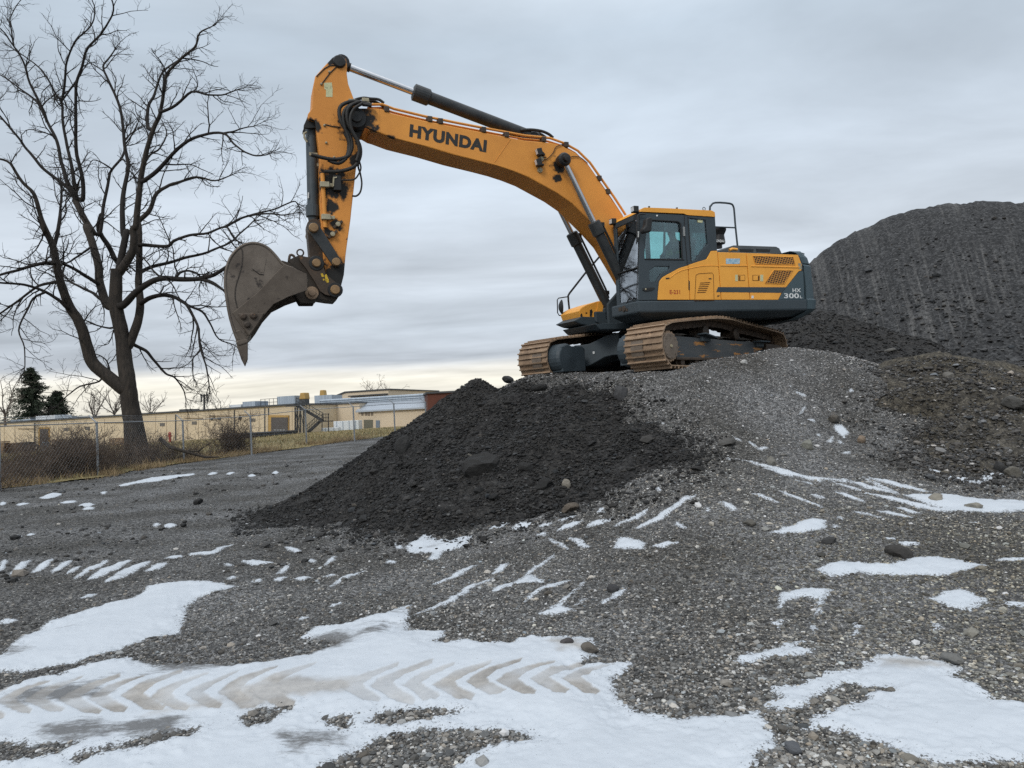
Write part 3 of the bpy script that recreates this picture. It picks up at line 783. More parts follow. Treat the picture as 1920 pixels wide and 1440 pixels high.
# interior
q = MB(); sx = X1 - .95; yc = .95
q.box((sx, yc, 1.88), (.52, .5, .14)); q.box((sx - .30, yc, 2.22), (.14, .50, .72), Matrix.Rotation(R(-10), 3, 'Y')); q.box((sx - .38, yc, 2.66), (.10, .28, .2), Matrix.Rotation(R(-10), 3, 'Y')); q.box((sx, yc, 1.62), (.4, .4, .4))
q.obj('operator_seat', interior, cabo, bevel=.04)
q = MB()
for s in (-1, 1):
    q.box((sx + .12, yc + s * .36, 1.95), (.62, .14, .14)); q.tube([(sx + .40, yc + s * .36, 2.0), (sx + .42, yc + s * .36, 2.2)], .022, 8)
q.box((X1 - .18, CY0 + .18, 1.75), (.2, .16, .7)); q.box((X1 - .2, CY0 + .2, 2.2), (.06, .24, .18))
q.tube([(X1 - .35, yc - .1, 1.42), (X1 - .42, yc - .1, 2.05)], .018, 6); q.tube([(X1 - .35, yc + .1, 1.42), (X1 - .42, yc + .1, 2.05)], .018, 6)
q.obj('control_console', interior, cabo, bevel=.01)
q = MB(); q.box(((X0 + X1) / 2, (CY0 + CY1) / 2, ZT - .04), (X1 - X0 - .1, CY1 - CY0 - .1, .05)); q.obj('headliner', interior, cabo)
q = MB(); q.box((X1 - .12, 1.2, ZT - .34), (.02, .3, .34), Matrix.Rotation(R(12), 3, 'Y')); q.obj('sun_visor', surf('visor_tan', (.16, .12, .04), (.1, .075, .03), 4, .8), cabo)

# ---- rails, precleaner, right front box, mirror
q = MB(); q.tube(catmull([H3(px, py, 0.30) for px, py in ((1331, 470), (1331, 395), (1333, 386), (1341, 380), (1368, 381.5), (1375, 387), (1377, 400), (1379, 425), (1384, 472))], 3), .02, 8)
q.tube([H3(1331, 425, .30), H3(1379, 427, .30)], .016, 8); q.obj('roof_handrail', dark, EX)
q = MB(); b0 = H3(1347, 466, .1); q.lathe([(0, .08), (.08, .08), (.09, .14), (.12, .15), (.28, .13), (.36, .17), (.40, .18), (.42, .17), (.43, .0)], b0, (0, 0, 1), 18); pc = q.obj('air_precleaner', black, EX)
t = side_text('HYUNDAI', (1336.5, 453.5), (1358, 454.5), 5, white_ink, pc, .262, .03, plane=.262)
q = MB()
bx = H2(zb((480, 900), (520, 850), (610, 800), (800, 738), (880, 735), (890, 1010), (720, 1022), (520, 1012)), -0.50)
q.prism(bx, -1.42, -0.50); rbox = q.obj('right_tool_box', yellow, EX, bevel=.04, segs=3)
for pp in (((660, 890), (690, 870), (705, 900), (690, 990), (660, 990)), ((505, 960), (530, 935), (540, 985), (515, 1010)), ((590, 925), (615, 920), (612, 938), (588, 940))):
    q = MB(); q.prism(H2(zb(*pp), -0.50), -0.502, -0.49); q.obj('box_latch', black, rbox)
q = MB(); q.prism(H2(zb((740, 1000), (780, 1010), (880, 1010), (880, 760), (800, 745), (760, 960)), -.49), -.50, -.485); q.obj('box_edge', yellow, rbox, bevel=.005)
q = MB(); q.prism(H2(zb((345, 1075), (480, 1000), (890, 1015), (1000, 1010), (1000, 1170), (800, 1180), (480, 1130)), -.62), -1.40, -.48)
q.prism(H2(zb((470, 1160), (560, 1252), (1080, 1245), (1080, 1120), (800, 1150)), -.55), -1.35, .2); stp = q.obj('front_step', dark, EX, bevel=.02)
q = MB(); q.tube([H3(px, py, -1.42) for px, py in zb((300, 1085), (345, 1140), (410, 1160), (500, 1140))], .03, 8); q.obj('step_rail', black, stp)
q = MB(); q.tube([H3(px, py, -1.44) for px, py in zb((830, 0), (580, 290), (330, 610), (308, 650), (312, 730), (330, 900), (345, 1080), (400, 1140), (500, 1150))], .022, 8); mr_ = q.obj('mirror_rail', black, EX)
q = MB(); q.tube([H3(px, py, -1.44) for px, py in zb((300, 668), (260, 672), (150, 690), (130, 720), (135, 930), (160, 972), (300, 970))], .012, 8); q.obj('mirror_bracket', black, mr_)
q = MB(); c0 = H3(*zb((200, 835))[0], -1.40); q.lathe([(-.06, .06), (-.03, .12), (0, .16), (.012, .16)], c0, (-.95, .25, 0), 20); q.obj('mirror_shell', black, mr_)
q = MB(); q.lathe([(0, .15), (.004, .145), (.005, 0)], c0 + Vector((-.95, .25, 0)) * .013, (-.95, .25, 0), 20); q.obj('mirror_face', mirmat, mr_)

# ---- boom
top = zm((75, 158), (130, 157), (200, 186), (420, 236), (640, 280), (900, 331), (1080, 366), (1250, 381), (1330, 401), (1420, 451), (1500, 531), (1580, 641), (1660, 761), (1740, 881))
bot = zm((1640, 1040), (1560, 950), (1460, 850), (1400, 790), (1300, 720), (1200, 665), (1100, 610), (1000, 570), (900, 537), (800, 511), (600, 461), (400, 401), (200, 350), (100, 312), (60, 288))
bo = H2(top, BOOMY) + [(0.78, 2.35), (0.62, 1.86), (0.55, 1.66), (0.72, 1.56), (0.92, 1.66), (1.2, 2.12)] + H2(bot, BOOMY)
mb = MB(); mb.prism(bo, -BOOMY, BOOMY); boom = mb.obj('boom', boom_paint, EX, bevel=.018)
pv = H3(667, 222, BOOMY)
ear = [(px, py) for px, py in ((692, 203), (700, 203), (712, 204), (714, 249), (700, 245), (688, 238), (672, 239), (657, 233), (654, 220), (660, 208), (672, 203))]
for s in (1, -1):
    q = MB(); q.prism(H2(ear, BOOMY), s * (BOOMY + .005), s * (BOOMY - .065)); q.obj('boom_ear', boom_paint, boom, bevel=.012)
q = MB(); q.lathe([(-.80, .0), (-.80, .17), (-.70, .20), (-.03, .20), (0.0, .19), (.05, .17), (.06, .10), (.10, .09), (.105, 0)], Vector((pv.x, BOOMY + .01, pv.z)), (0, 1, 0), 24); q.obj('arm_pivot_pin', black, boom)
side_text('HYUNDAI', (767, 256.5), (911.5, 286.2), 24.5, black_ink, boom, BOOMY + .003, .055, plane=BOOMY)
q = MB(); q.tube([Vector((p.x, BOOMY + .001, p.z)) for p in (H3(*zm((985, 360))[0], BOOMY), H3(*zm((880, 512))[0], BOOMY))], .006, 5); q.obj('weld_seam', boom_paint, boom)
# boom service pipes with clamps
for off, r, yy in ((8.5, .024, .30), (5.0, .020, .22), (7.0, .022, -.26)):
    base = [(690, 203), (716, 202.5), (738, 211), (798, 225.5), (860, 238), (933, 252), (984, 261.5), (1031, 266), (1055, 272), (1080, 286), (1103, 308.5), (1125, 340), (1148, 373), (1170, 407)]
    P = [H3(px + off * (.15 if px < 1040 else .6), py - off * (1 if px < 1040 else .55), BOOMY) for px, py in base]
    for p in P: p.y = yy
    q = MB(); q.tube(P, r, 8); q.obj('hydraulic_pipe', boom_paint, boom)
for px, py in ((725, 203.5), (806, 222), (826, 226), (907, 242), (950, 251.5), (1020, 260), (1062, 270), (1124, 333), (1140, 358)):
    c0 = H3(px, py, BOOMY); q = MB(); q.box((c0.x, .26, c0.z - .01), (.09, .2, .10)); q.obj('pipe_clamp', steelbrown, boom, bevel=.01)
# work lamps on the boom side with wiring, grease pin
for (lx, ly), (nx_, ny_) in zip(zm((1165, 455), (1160, 525)), zm((1188, 492), (1180, 566))):
    c0 = H3(lx, ly, BOOMY); q = MB(); q.box((c0.x, BOOMY + .09, c0.z), (.10, .11, .13), Matrix.Rotation(R(15), 3, 'Y')); q.box((c0.x - .06, BOOMY + .03, c0.z - .02), (.14, .06, .04))
    lo = q.obj('boom_lamp', black, boom, bevel=.01)
    q = MB(); q.box((c0.x + .052, BOOMY + .09, c0.z), (.006, .08, .09), Matrix.Rotation(R(15), 3, 'Y')); q.obj('lamp_lens', lensmat, lo)
    c1 = H3(nx_, ny_, BOOMY); q = MB(); q.lathe([(0, .055), (.03, .05), (.032, 0)], (c1.x, BOOMY, c1.z), (0, 1, 0), 10); q.lathe([(.03, .02), (.05, .02), (.052, 0)], (c1.x, BOOMY, c1.z), (0, 1, 0), 8); q.obj('bolt_boss', clampmat, boom)
q = MB(); q.tube(catmull([H3(px, py, BOOMY + .02) for px, py in zm((1190, 500), (1230, 490), (1270, 450), (1290, 410), (1330, 395))], 3), .008, 5)
q.tube(catmull([H3(px, py, BOOMY + .02) for px, py in zm((1360, 490), (1400, 475), (1450, 480), (1500, 520))], 3), .008, 5)
q.tube(catmull([H3(px, py, BOOMY + .02) for px, py in zm((1195, 440), (1215, 460), (1200, 480), (1225, 480))], 3), .008, 5); q.obj('lamp_wiring', rubber, boom)
q = MB(); q.tube(catmull([H3(px, py, .12) for px, py in zm((1050, 300), (1120, 296), (1190, 305), (1240, 325), (1270, 350))], 3), .028, 7)
q.tube(catmull([H3(px, py, -.05) for px, py in zm((1060, 300), (1130, 306), (1180, 322), (1225, 350))], 3), .028, 7); q.obj('cylinder_hose', rubber, boom)

# ---- boom lift cylinders
foot = on(HF, 1141, 592, -.5); pin = on(HF, 1054, 302, .44); gl = .415
for s in (1, -1):
    y = s * .50
    a, b_ = Vector((pin[0], y, pin[1])), Vector((foot[0] - .06, y, foot[1] + .05))
    d = (b_ - a); L = d.length; d.normalize()
    q = MB(); q.tube([a + d * (L * gl), a + d * L], .098, 18); q.lathe([(0, .10), (.02, .125), (.26, .125), (.28, .1)], a + d * (L * gl - .02), d, 18); q.ball(b_, (.14, .06, .14), 8)
    cy = q.obj('boom_cylinder', cylpaint, EX)
    q = MB(); q.tube([a, a + d * (L * gl)], .055, 14); q.obj('cylinder_rod', chrome, cy)
    q = MB(); q.lathe([(-.10, .0), (-.10, .12), (.06, .13), (.10, .10), (.11, .0)], a, (0, s, 0), 16); q.lathe([(.10, .07), (.18, .065), (.19, 0)], a, (0, s, 0), 12); q.obj('rod_pin', black, cy)
    up = Vector((-d.z, 0, d.x)); up = up if up.x < 0 else -up
    q = MB(); q.tube([a + d * (L * gl + .10) + up * .15, a + d * (L * gl + .3) + up * .15, a + d * (L - .5) + up * .14, a + d * (L - .3) + up * .11], .022, 7)
    q.box(a + d * (L * gl + .10) + up * .13, (.08, .1, .08)); q.box(a + d * (L - .42) + up * .12, (.08, .1, .08)); q.obj('cylinder_pipe', black, cy)
# ---- arm (stick) cylinder
a, g, b_ = H3(640, 121, 0), H3(775, 176.5, 0), H3(1000, 258, 0)
d = (b_ - a).normalized()
g = a + d * (g - a).length
q = MB(); q.tube([g, b_ - d * .1], .115, 20); q.lathe([(0, .11), (.02, .15), (.30, .15), (.33, .115)], g - d * .02, d, 20); q.ball(b_, (.15, .1, .15), 8); q.box(b_ + Vector((.1, 0, -.12)), (.4, .16, .3)); ac = q.obj('arm_cylinder', cylpaint, EX)
q = MB(); q.tube([a + d * .12, g], .062, 16); q.obj('cylinder_rod', chrome, ac)
q = MB(); q.lathe([(-.12, .13), (.12, .13)], a, (0, 1, 0), 16); q.tube([a, a + d * .16], .08, 12); q.obj('rod_eye', black, ac)
q = MB(); q.tube([H3(px, py, .06) for px, py in zm((975, 262), (985, 275), (1010, 285))], .03, 7); q.obj('cylinder_port', black, ac)

# ---- arm
arm_out = [(639.6, 102), (645, 104), (649, 110), (651, 122), (650.3, 138), (653, 157), (663, 184), (671, 205), (681, 218), (683, 236), (675, 257), (667, 322), (658.6, 398), (657.5, 410), (648.5, 475), (645, 515), (639.5, 537), (637, 549), (629, 556), (620, 551), (616, 540), (608, 500), (606.5, 480), (603, 436), (600, 374), (599, 320), (600, 305), (599, 287), (593, 240), (590, 226), (578, 222), (577, 214), (585, 203), (587.5, 160), (591, 143), (607, 125), (623, 108), (631, 103)]
q = MB(); q.prism(H2(arm_out, ARMY), -ARMY, ARMY); arm = q.obj('arm', arm_paint, EX, bevel=.014)
q = MB(); c0 = H3(636, 116, ARMY); q.lathe([(-.60, 0), (-.60, .09), (-.55, .11), (0, .11), (.03, .09), (.035, 0)], (c0.x, ARMY + .02, c0.z), (0, 1, 0), 16); q.obj('top_pin', black, arm)
q = MB(); q.prism(H2(ze((285, 392), (372, 388), (382, 465), (380, 552), (306, 550), (308, 470), (290, 465)), ARMY), ARMY, ARMY + .003); q.obj('warning_sticker', sticker, arm)
for pts in (ze((258, 405), (345, 290), (430, 205)), ze((290, 870), (300, 860), (380, 882), (470, 890)), ze((200, 320), (290, 232), (345, 200), (410, 192))):
    q = MB(); q.tube([H3(px, py, ARMY + .006) for px, py in pts], .010, 5); q.obj('grease_line', rubber, arm)
for px, py in ze((255, 405), (345, 268), (290, 870), (400, 1230), (310, 1065)):
    q = MB(); q.ball(H3(px, py, ARMY + .01), .022, 5); q.obj('grease_fitting', clampmat, arm)
q = MB(); q.tube([H3(px, py, ARMY + .03) for px, py in zf((248, 30), (252, 150), (262, 330), (270, 480), (275, 590))], .038, 9); pipe = q.obj('arm_pipe', boom_paint, arm)
for pp in zf((265, 155), (280, 490)):
    c0 = H3(*pp, ARMY); q = MB(); q.box((c0.x, ARMY + .05, c0.z), (.15, .11, .09)); q.box((c0.x - .11, ARMY + .03, c0.z), (.08, .05, .06)); q.obj('pipe_clamp', clampmat, arm, bevel=.008)
for pp in zf((405, 562), (350, 665)):
    c0 = H3(*pp, ARMY); rr = Matrix.Rotation(R(38), 3, 'Y'); q = MB(); q.box((c0.x, ARMY + .02, c0.z), (.20, .05, .045), rr); q.obj('bracket_stub', steelbrown, arm, bevel=.006)
    q = MB(); q.lathe([(0, .045), (.05, .04), (.055, 0)], (c0.x, ARMY + .03, c0.z), (0, 1, 0), 8); q.obj('bracket_bolt', clampmat, arm)
q = MB(); c0 = H3(*zf((395, 140))[0], ARMY); q.box((c0.x, ARMY + .05, c0.z), (.13, .11, .26)); q.obj('valve_block', black, arm, bevel=.01)
q = MB(); q.prism(H2(zf((350, 85), (390, 82), (388, 95), (362, 98), (358, 180), (348, 180)), ARMY), ARMY, ARMY + .12); q.obj('valve_guard', clampmat, arm)
# hoses round the arm pivot
def hose(pts, r, y0, y1=None):
    q = MB(); n = len(pts); P = [np.array(H3(px, py, y0 + ((y1 if y1 is not None else y0) - y0) * i / (n - 1))) for i, (px, py) in enumerate(pts)]
    q.tube([Vector(p) for p in catmull(P, 4)], r, 8); q.obj('hydraulic_hose', rubber, arm)
hose(ze((820, 640), (640, 600), (540, 615), (470, 660), (455, 740), (480, 840), (530, 920), (580, 1000), (600, 1100), (570, 1200), (500, 1240), (400, 1252), (300, 1240), (140, 1200)), .032, .42, .42)
hose(ze((820, 650), (650, 625), (570, 650), (520, 700), (500, 780), (520, 900), (560, 1010), (580, 1130), (540, 1230), (470, 1290), (400, 1290), (330, 1260)), .030, .46, .40)
hose(ze((700, 600), (600, 640), (545, 720), (560, 860), (640, 1000), (690, 1110), (690, 1220), (640, 1320), (540, 1370), (420, 1390), (290, 1390)), .032, .50, .36)
hose(ze((720, 620), (620, 690), (580, 800), (600, 930), (660, 1050), (680, 1160), (650, 1270)), .028, .54, .44)
hose(ze((540, 1230), (560, 1150), (560, 1050), (520, 960)), .03, .40)
hose(ze((690, 1230), (670, 1330), (690, 1400)) + zf((640, 30), (655, 130), (640, 220), (600, 262), (555, 262)), .016, .36, .30)
hose(ze((680, 1260), (700, 1350)) + zf((620, 40), (570, 92), (450, 98), (395, 95)), .014, .38, .34)
hose(ze((620, 590), (680, 570), (740, 562), (800, 570), (900, 580), (960, 620)), .026, .30)
hose(ze((660, 610), (760, 604), (860, 606), (960, 660)), .026, .24)
for px, py in ze((600, 600), (750, 588), (760, 632)):
    q = MB(); q.box(H3(px, py, .32), (.12, .08, .06)); q.obj('hose_coupling', clampmat, arm, bevel=.006)

# ---- bucket cylinder, links, coupler
q = MB(); a, b_ = H3(583.3, 228, 0), H3(588, 426.6, 0); d = (b_ - a); L = d.length; d.normalize()
g0 = a + d * (H3(583.9, 390, 0) - a).length
q.tube([a + d * .12, g0 + d * .05], .098, 18); q.lathe([(0, .10), (.01, .125), (.20, .125), (.22, .095), (.27, .085)], g0 - d * .05, d, 18); bc = q.obj('bucket_cylinder', surf('blue_grey_cylinder', (.040, .055, .066), (.06, .075, .085), 4, .5, spots=(.06, .05, .045), spot_scale=5, spot_at=.62), EX)
q = MB(); q.tube([g0, b_], .058, 14); q.obj('cylinder_rod', chrome, bc)
for s in (1, -1):
    q = MB(); q.prism(H2(ze((75, 850), (95, 800), (130, 770), (160, 765), (195, 800), (205, 900), (190, 935), (100, 940), (48, 935), (50, 905)), 0), s * .11, s * .17); q.obj('cylinder_yoke', black, bc, bevel=.01)
q = MB(); q.tube([H3(px, py, .12) for px, py in ze((90, 945), (60, 960), (65, 1010), (95, 1060))], .018, 6); q.box(H3(*ze((165, 1198))[0], .08), (.14, .05, .05)); q.box(H3(*ze((215, 1320))[0], .04), (.16, .05, .05)); q.obj('cylinder_fitting', clampmat, bc)
q = MB(); q.prism(H2(zf((95, 225), (107, 225), (106, 285), (92, 285)), .1), .096, .100); q.obj('cylinder_label', white_ink, bc)
def link(name, p0, p1, w0, w1, y0, y1, m_, bev=.01, par=EX):
    a, b_ = Vector((*on(HF, *p0, (y0 + y1) / 2), 0)), Vector((*on(HF, *p1, (y0 + y1) / 2), 0))
    d = (b_ - a).normalized(); n_ = Vector((-d.y, d.x, 0))
    pts = []
    for k in range(9):
        t = math.pi / 2 + math.pi * k / 8; v = a + (d * math.cos(t) + n_ * math.sin(t)) * w0; pts.append((v.x, v.y))
    for k in range(9):
        t = -math.pi / 2 + math.pi * k / 8; v = b_ + (d * math.cos(t) + n_ * math.sin(t)) * w1; pts.append((v.x, v.y))
    q = MB(); q.prism(pts, y0, y1); return q.obj(name, m_, par, bevel=bev)
PB, PA_, PCU, PCL = (588, 427.5), (630.4, 491.6), (593.4, 493.4), (628.6, 543.5)
for s in (1, -1):
    link('guide_link', PB, PA_, .10, .085, s * .30, s * .36, MATS['track_frame_paint'] if False else cylpaint)
bl = link('bucket_link', PB, PCU, .125, .12, -.17, .17, steelbrown, .02)
def pinhead(px, py, y, r, par, m_=steelbrown, L_=.06):
    c0 = H3(px, py, y); q = MB(); q.lathe([(-2 * y, 0), (-2 * y, r), (0, r), (L_ * .6, r * .95), (L_, r * .8), (L_ + .002, 0)], (c0.x, y, c0.z), (0, 1, 0), 14); q.obj('link_pin', m_, par)
tanpin = surf('tan_pin', (.30, .19, .09), (.2, .12, .06), 9, .6, bump=.1)
pinhead(*PB, .36, .085, bl, tanpin); pinhead(*PA_, .36, .075, bl, tanpin)
cpl = MB()
cp_o = zk((680, 508), (790, 520), (845, 545), (872, 580), (892, 650), (985, 728), (1012, 775), (1005, 810), (965, 832), (890, 815), (850, 790), (800, 705), (735, 605), (690, 550))
for s in (1, -1): cpl.prism(H2(cp_o, .33), s * .26, s * .33, mat=0)
cpl.prism(H2(zk((590, 545), (680, 505), (760, 525), (860, 590), (930, 690), (1000, 760), (1008, 810), (970, 868), (905, 862), (830, 850), (760, 760), (720, 640), (640, 600)), .2), -.255, .255, mat=1)
coupler = cpl.obj('quick_coupler', [steelbrown, surf('dark_coupler', (.030, .026, .022), (.06, .047, .036), 5, .65, metal=.2, bump=.2)], EX, bevel=.014)
pinhead(*PCU, .34, .075, coupler, tanpin, .05); pinhead(*PCL, .34, .085, coupler, tanpin, .05)
for pp in (PCU, PCL):
    q = MB(); c0 = H3(*pp, .335); q.lathe([(0, .13), (.012, .12), (.014, 0)], (c0.x, .33, c0.z), (0, 1, 0), 16); q.obj('pin_collar', black, coupler)
q = MB()
for pp in (((852, 648), (868, 645), (880, 672), (862, 676)), ((884, 660), (898, 650), (912, 690), (892, 712)), ((896, 695), (915, 690), (918, 716), (900, 722)), ((868, 690), (880, 688), (884, 700), (872, 704))):
    q.prism(H2(zk(*pp), .33), .33, .334)
q.obj('yellow_mark', surf('yellow_mark_paint', (.62, .42, .03), (.5, .33, .03), 9, .5), coupler)
q = MB(); c0 = H3(*zk((690, 482))[0], .1); q.tube([c0 + Vector((.055 * math.cos(a), 0, .055 * math.sin(a))) for a in np.linspace(0, 2 * math.pi, 13)], .014, 6); q.tube(catmull([H3(px, py, .15) for px, py in zk((600, 545), (610, 500), (640, 510), (650, 540), (680, 520))], 3), .022, 6); q.obj('lifting_ring', steelbrown, coupler)

# ---- bucket
BW = .66
back = zk((740, 655), (640, 600), (560, 570), (500, 500), (440, 440), (370, 405), (290, 400), (210, 430), (140, 500), (100, 590), (85, 700), (95, 830), (125, 1000), (165, 1120), (200, 1190))
mouth = zk((270, 1150), (300, 1120), (340, 1070), (400, 975), (480, 885), (600, 828), (745, 780), (750, 700))
bo2 = H2(back, BW); mo2 = H2(mouth, BW)
q = MB()
for s in (1, -1): q.prism(bo2 + mo2, s * (BW - .03), s * BW, mat=0)
bucket = q.obj('bucket', bucket_mat, EX, bevel=.008)
def offset(pts, dist):
    P = np.array(pts); T = np.gradient(P, axis=0); T /= np.linalg.norm(T, axis=1)[:, None]
    N_ = np.stack([-T[:, 1], T[:, 0]], 1); c = np.mean(P, 0)
    if ((c - P) * N_).sum() < 0: N_ = -N_
    return [tuple(p) for p in P + N_ * dist]
sh = [tuple(p) for p in catmull([np.array(p) for p in bo2[1:]], 3)]
q = MB(); outer = offset(sh, -.006); inner = offset(sh, .035)
k = len(sh)
vs, fs = [], []
for y in (-BW - .006, BW + .006):
    vs += [(x, y, z) for x, z in outer] + [(x, y, z) for x, z in inner]
for i in range(k - 1):
    a0, a1, b0, b1 = i, i + 1, k + i, k + i + 1; o2 = 2 * k
    fs += [(a0, a1, o2 + a1, o2 + a0), (b0, o2 + b0, o2 + b1, b1), (a0, b0, b1, a1), (o2 + a0, o2 + a1, o2 + b1, o2 + b0)]
fs += [(0, 2 * k, 3 * k, k), (k - 1, 2 * k - 1, 4 * k - 1, 3 * k - 1)]
q.add(vs, fs, 0, True); q.obj('bucket_shell', bucket_mat, bucket)
strip = zk((150, 962), (350, 800), (562, 575), (604, 590), (742, 652), (746, 780), (600, 830), (480, 890), (400, 980), (340, 1078), (292, 1142), (272, 1132), (210, 1050))
for s in (1, -1):
    q = MB(); q.prism(H2(strip, BW), s * (BW + .001), s * (BW + .022)); q.obj('side_edge', bucket_edge, bucket, bevel=.006)
    q = MB(); q.prism(H2(zk((198, 966), (405, 962), (360, 1040), (284, 1145), (240, 1080)), BW), s * (BW + .022), s * (BW + .055)); sc_ = q.obj('side_cutter', bucket_edge, bucket, bevel=.01)
    q = MB()
    for px, py in zk((240, 992), (318, 986), (270, 1056)):
        c0 = H3(px, py, BW); q.lathe([(0, .055), (.03, .052), (.045, .03), (.046, 0)], (c0.x, s * (BW + .054), c0.z), (0, s, 0), 12)
    q.obj('cutter_bolt', steelbrown, sc_)
q = MB(); q.tube([Vector(p) for p in catmull([np.array(H3(px, py, BW + .004)) for px, py in zk((212, 432), (230, 470), (228, 560), (205, 660), (180, 740), (172, 830), (190, 920))], 4)], .008, 5)
q.tube([H3(px, py, BW + .002) for px, py in zk((310, 610), (330, 625), (365, 652), (400, 655))], .010, 5); q.obj('weld_seam', bucket_in, bucket)
q = MB(); q.prism(H2(zk((300, 620), (330, 540), (420, 530), (400, 640)), BW), BW, BW + .006); q.obj('wear_patch', bucket_mat, bucket)
q = MB(); q.prism(H2(zk((250, 1090), (300, 1130), (272, 1160), (215, 1235), (200, 1190)), BW), -BW, BW); q.obj('cutting_lip', bucket_edge, bucket, bevel=.008)
for i, y in enumerate(np.linspace(BW - .06, -BW + .06, 5)):
    q = MB(); tp = H2(zk((165, 1110), (215, 1090), (265, 1150), (275, 1195), (274, 1330), (252, 1388), (222, 1330), (188, 1230)), y)
    loops = []
    q.prism(tp, y - .065, y + .065); q.prism(H2(zk((178, 1195), (190, 1180), (275, 1170), (276, 1200), (200, 1225)), y), y - .08, y + .08)
    q.obj('bucket_tooth', bucket_edge, bucket, bevel=.018)
q = MB()
for s in (1, -1):
    q.prism(H2(zk((540, 545), (640, 575), (735, 610), (800, 700), (850, 790), (805, 885), (690, 885), (640, 800), (600, 700)), .2), s * .19, s * .25)
q.obj('bucket_ear', MATS['dark_coupler'], bucket, bevel=.01)
c0 = H3(*zk((782, 802))[0], .25); q = MB(); q.lathe([(-.52, 0), (-.52, .06), (0, .06), (.07, .055), (.075, 0)], (c0.x, .26, c0.z), (0, 1, 0), 14); q.lathe([(-.02, .11), (.02, .11), (.025, 0)], (c0.x, .26, c0.z), (0, 1, 0), 14); q.obj('ear_pin', rust, bucket)

# ---- operator: seated, cap, dark jacket with pale hi-vis bands, facing forward with both hands on the levers
def build_person():
    sx, yc, sz = X1 - .95, .95, 1.97
    q = bmesh.new()
    me = bpy.data.meshes.new('person')
    V, E, Rr = [], [], []
    def add(p, r, par=None):
        V.append(p); Rr.append(r)
        if par is not None: E.append((par, len(V) - 1))
        return len(V) - 1
    pel = add((sx - .05, yc, sz + .05), .155)
    bel = add((sx - .07, yc, sz + .22), .150, pel); che = add((sx - .08, yc, sz + .42), .165, bel)
    nk = add((sx - .07, yc, sz + .60), .062, che); hd0 = add((sx - .05, yc, sz + .68), .066, nk)
    hd1 = add((sx - .035, yc, sz + .76), .088, hd0); hd2 = add((sx - .045, yc, sz + .84), .085, hd1)
    for s in (1, -1):
        sh = add((sx - .08, yc + s * .17, sz + .50), .082, che); el = add((sx + .02, yc + s * .31, sz + .24), .056, sh)
        wr = add((sx + .28, yc + s * .345, sz + .20), .036, el); pm = add((sx + .36, yc + s * .355, sz + .22), .036, wr)
        for k in range(4):
            f0 = add((sx + .415, yc + s * .35 + .0, sz + .245 - .02 * k), .011, pm); f1 = add((sx + .445, yc + s * (.35 - .02), sz + .243 - .02 * k), .010, f0)
            add((sx + .44, yc + s * (.35 - .045), sz + .24 - .02 * k), .008, f1)
        t0 = add((sx + .37, yc + s * .315, sz + .255), .012, pm); add((sx + .41, yc + s * .30, sz + .27), .009, t0)
        hp = add((sx + .02, yc + s * .10, sz + .02), .105, pel); kn = add((sx + .46, yc + s * .15, sz + .05), .075, hp)
        an = add((sx + .50, yc + s * .15, sz - .40), .048, kn); add((sx + .66, yc + s * .16, sz - .47), .042, an)
    me.from_pydata(V, E, [])
    o = bpy.data.objects.new('person', me); COL.objects.link(o)
    md = o.modifiers.new('skin', 'SKIN'); me.skin_vertices or None
    if not me.skin_vertices: me.attributes
    bm = bmesh.new(); bm.from_mesh(me); lay = bm.verts.layers.skin.verify(); bm.verts.ensure_lookup_table()
    for i, v in enumerate(bm.verts):
        v[lay].radius = (Rr[i], Rr[i]); v[lay].use_root = (i == 0)
    bm.to_mesh(me); bm.free()
    ss = o.modifiers.new('sub', 'SUBSURF'); ss.levels = 1; ss.render_levels = 2
    dg = bpy.context.evaluated_depsgraph_get(); m2 = bpy.data.meshes.new_from_object(o.evaluated_get(dg))
    bpy.data.objects.remove(o)
    jacket = surf('operator_jacket', (.045, .055, .055), (.07, .08, .078), 9, .85, bump=.3)
    skin = surf('operator_skin', (.42, .26, .19), (.36, .21, .15), 9, .6)
    band = surf('hi_vis_band', (.42, .55, .10), (.36, .48, .09), 9, .6)
    m2.materials.clear()
    for m_ in (jacket, skin, band): m2.materials.append(m_)
    for p in m2.polygons:
        c = p.center; p.use_smooth = True
        hand = c.x > sx + .29 and c.z > sz + .10
        head = c.z > sz + .585 and c.x > sx - .2
        stripe = (abs(c.z - (sz + .31)) < .03) or (abs(abs(c.y - yc) - .10) < .025 and c.z > sz + .3 and c.z < sz + .58)
        p.material_index = 1 if (hand or head) else 2 if stripe and c.x < sx + .15 else 0
    po = bpy.data.objects.new('person', m2); COL.objects.link(po); po.matrix_world = HM
    tag(po, 'person in a dark cap and green banded dark jacket sitting in the cab', 'person')
    cap = MB(); hc = Vector((sx - .042, yc, sz + .845))
    cap.ball(hc + Vector((0, 0, .015)), (.105, .095, .085), 8); cap.prism([(hc.x + .05, hc.y - .075), (hc.x + .13, hc.y - .07), (hc.x + .185, hc.y), (hc.x + .13, hc.y + .07), (hc.x + .05, hc.y + .075)], hc.z + .0, hc.z + .015, fn=lambda u, v, w: (u, v, w))
    cap.obj('cap', surf('cap_cloth', (.02, .022, .025), None, 9, .8), po)
    fc = MB(); fx_ = sx + .055
    fc.ball((fx_ - .005, yc, sz + .765), (.022, .014, .02), 5); 
    for s in (1, -1):
        fc.ball((fx_ - .018, yc + s * .032, sz + .79), (.010, .012, .008), 5, 1); fc.ball((sx - .05, yc + s * .088, sz + .77), (.022, .012, .032), 5)
    fc.box((fx_ - .014, yc, sz + .725), (.012, .045, .008), None, 1)
    fc.obj('face', [skin, interior], po)
build_person()
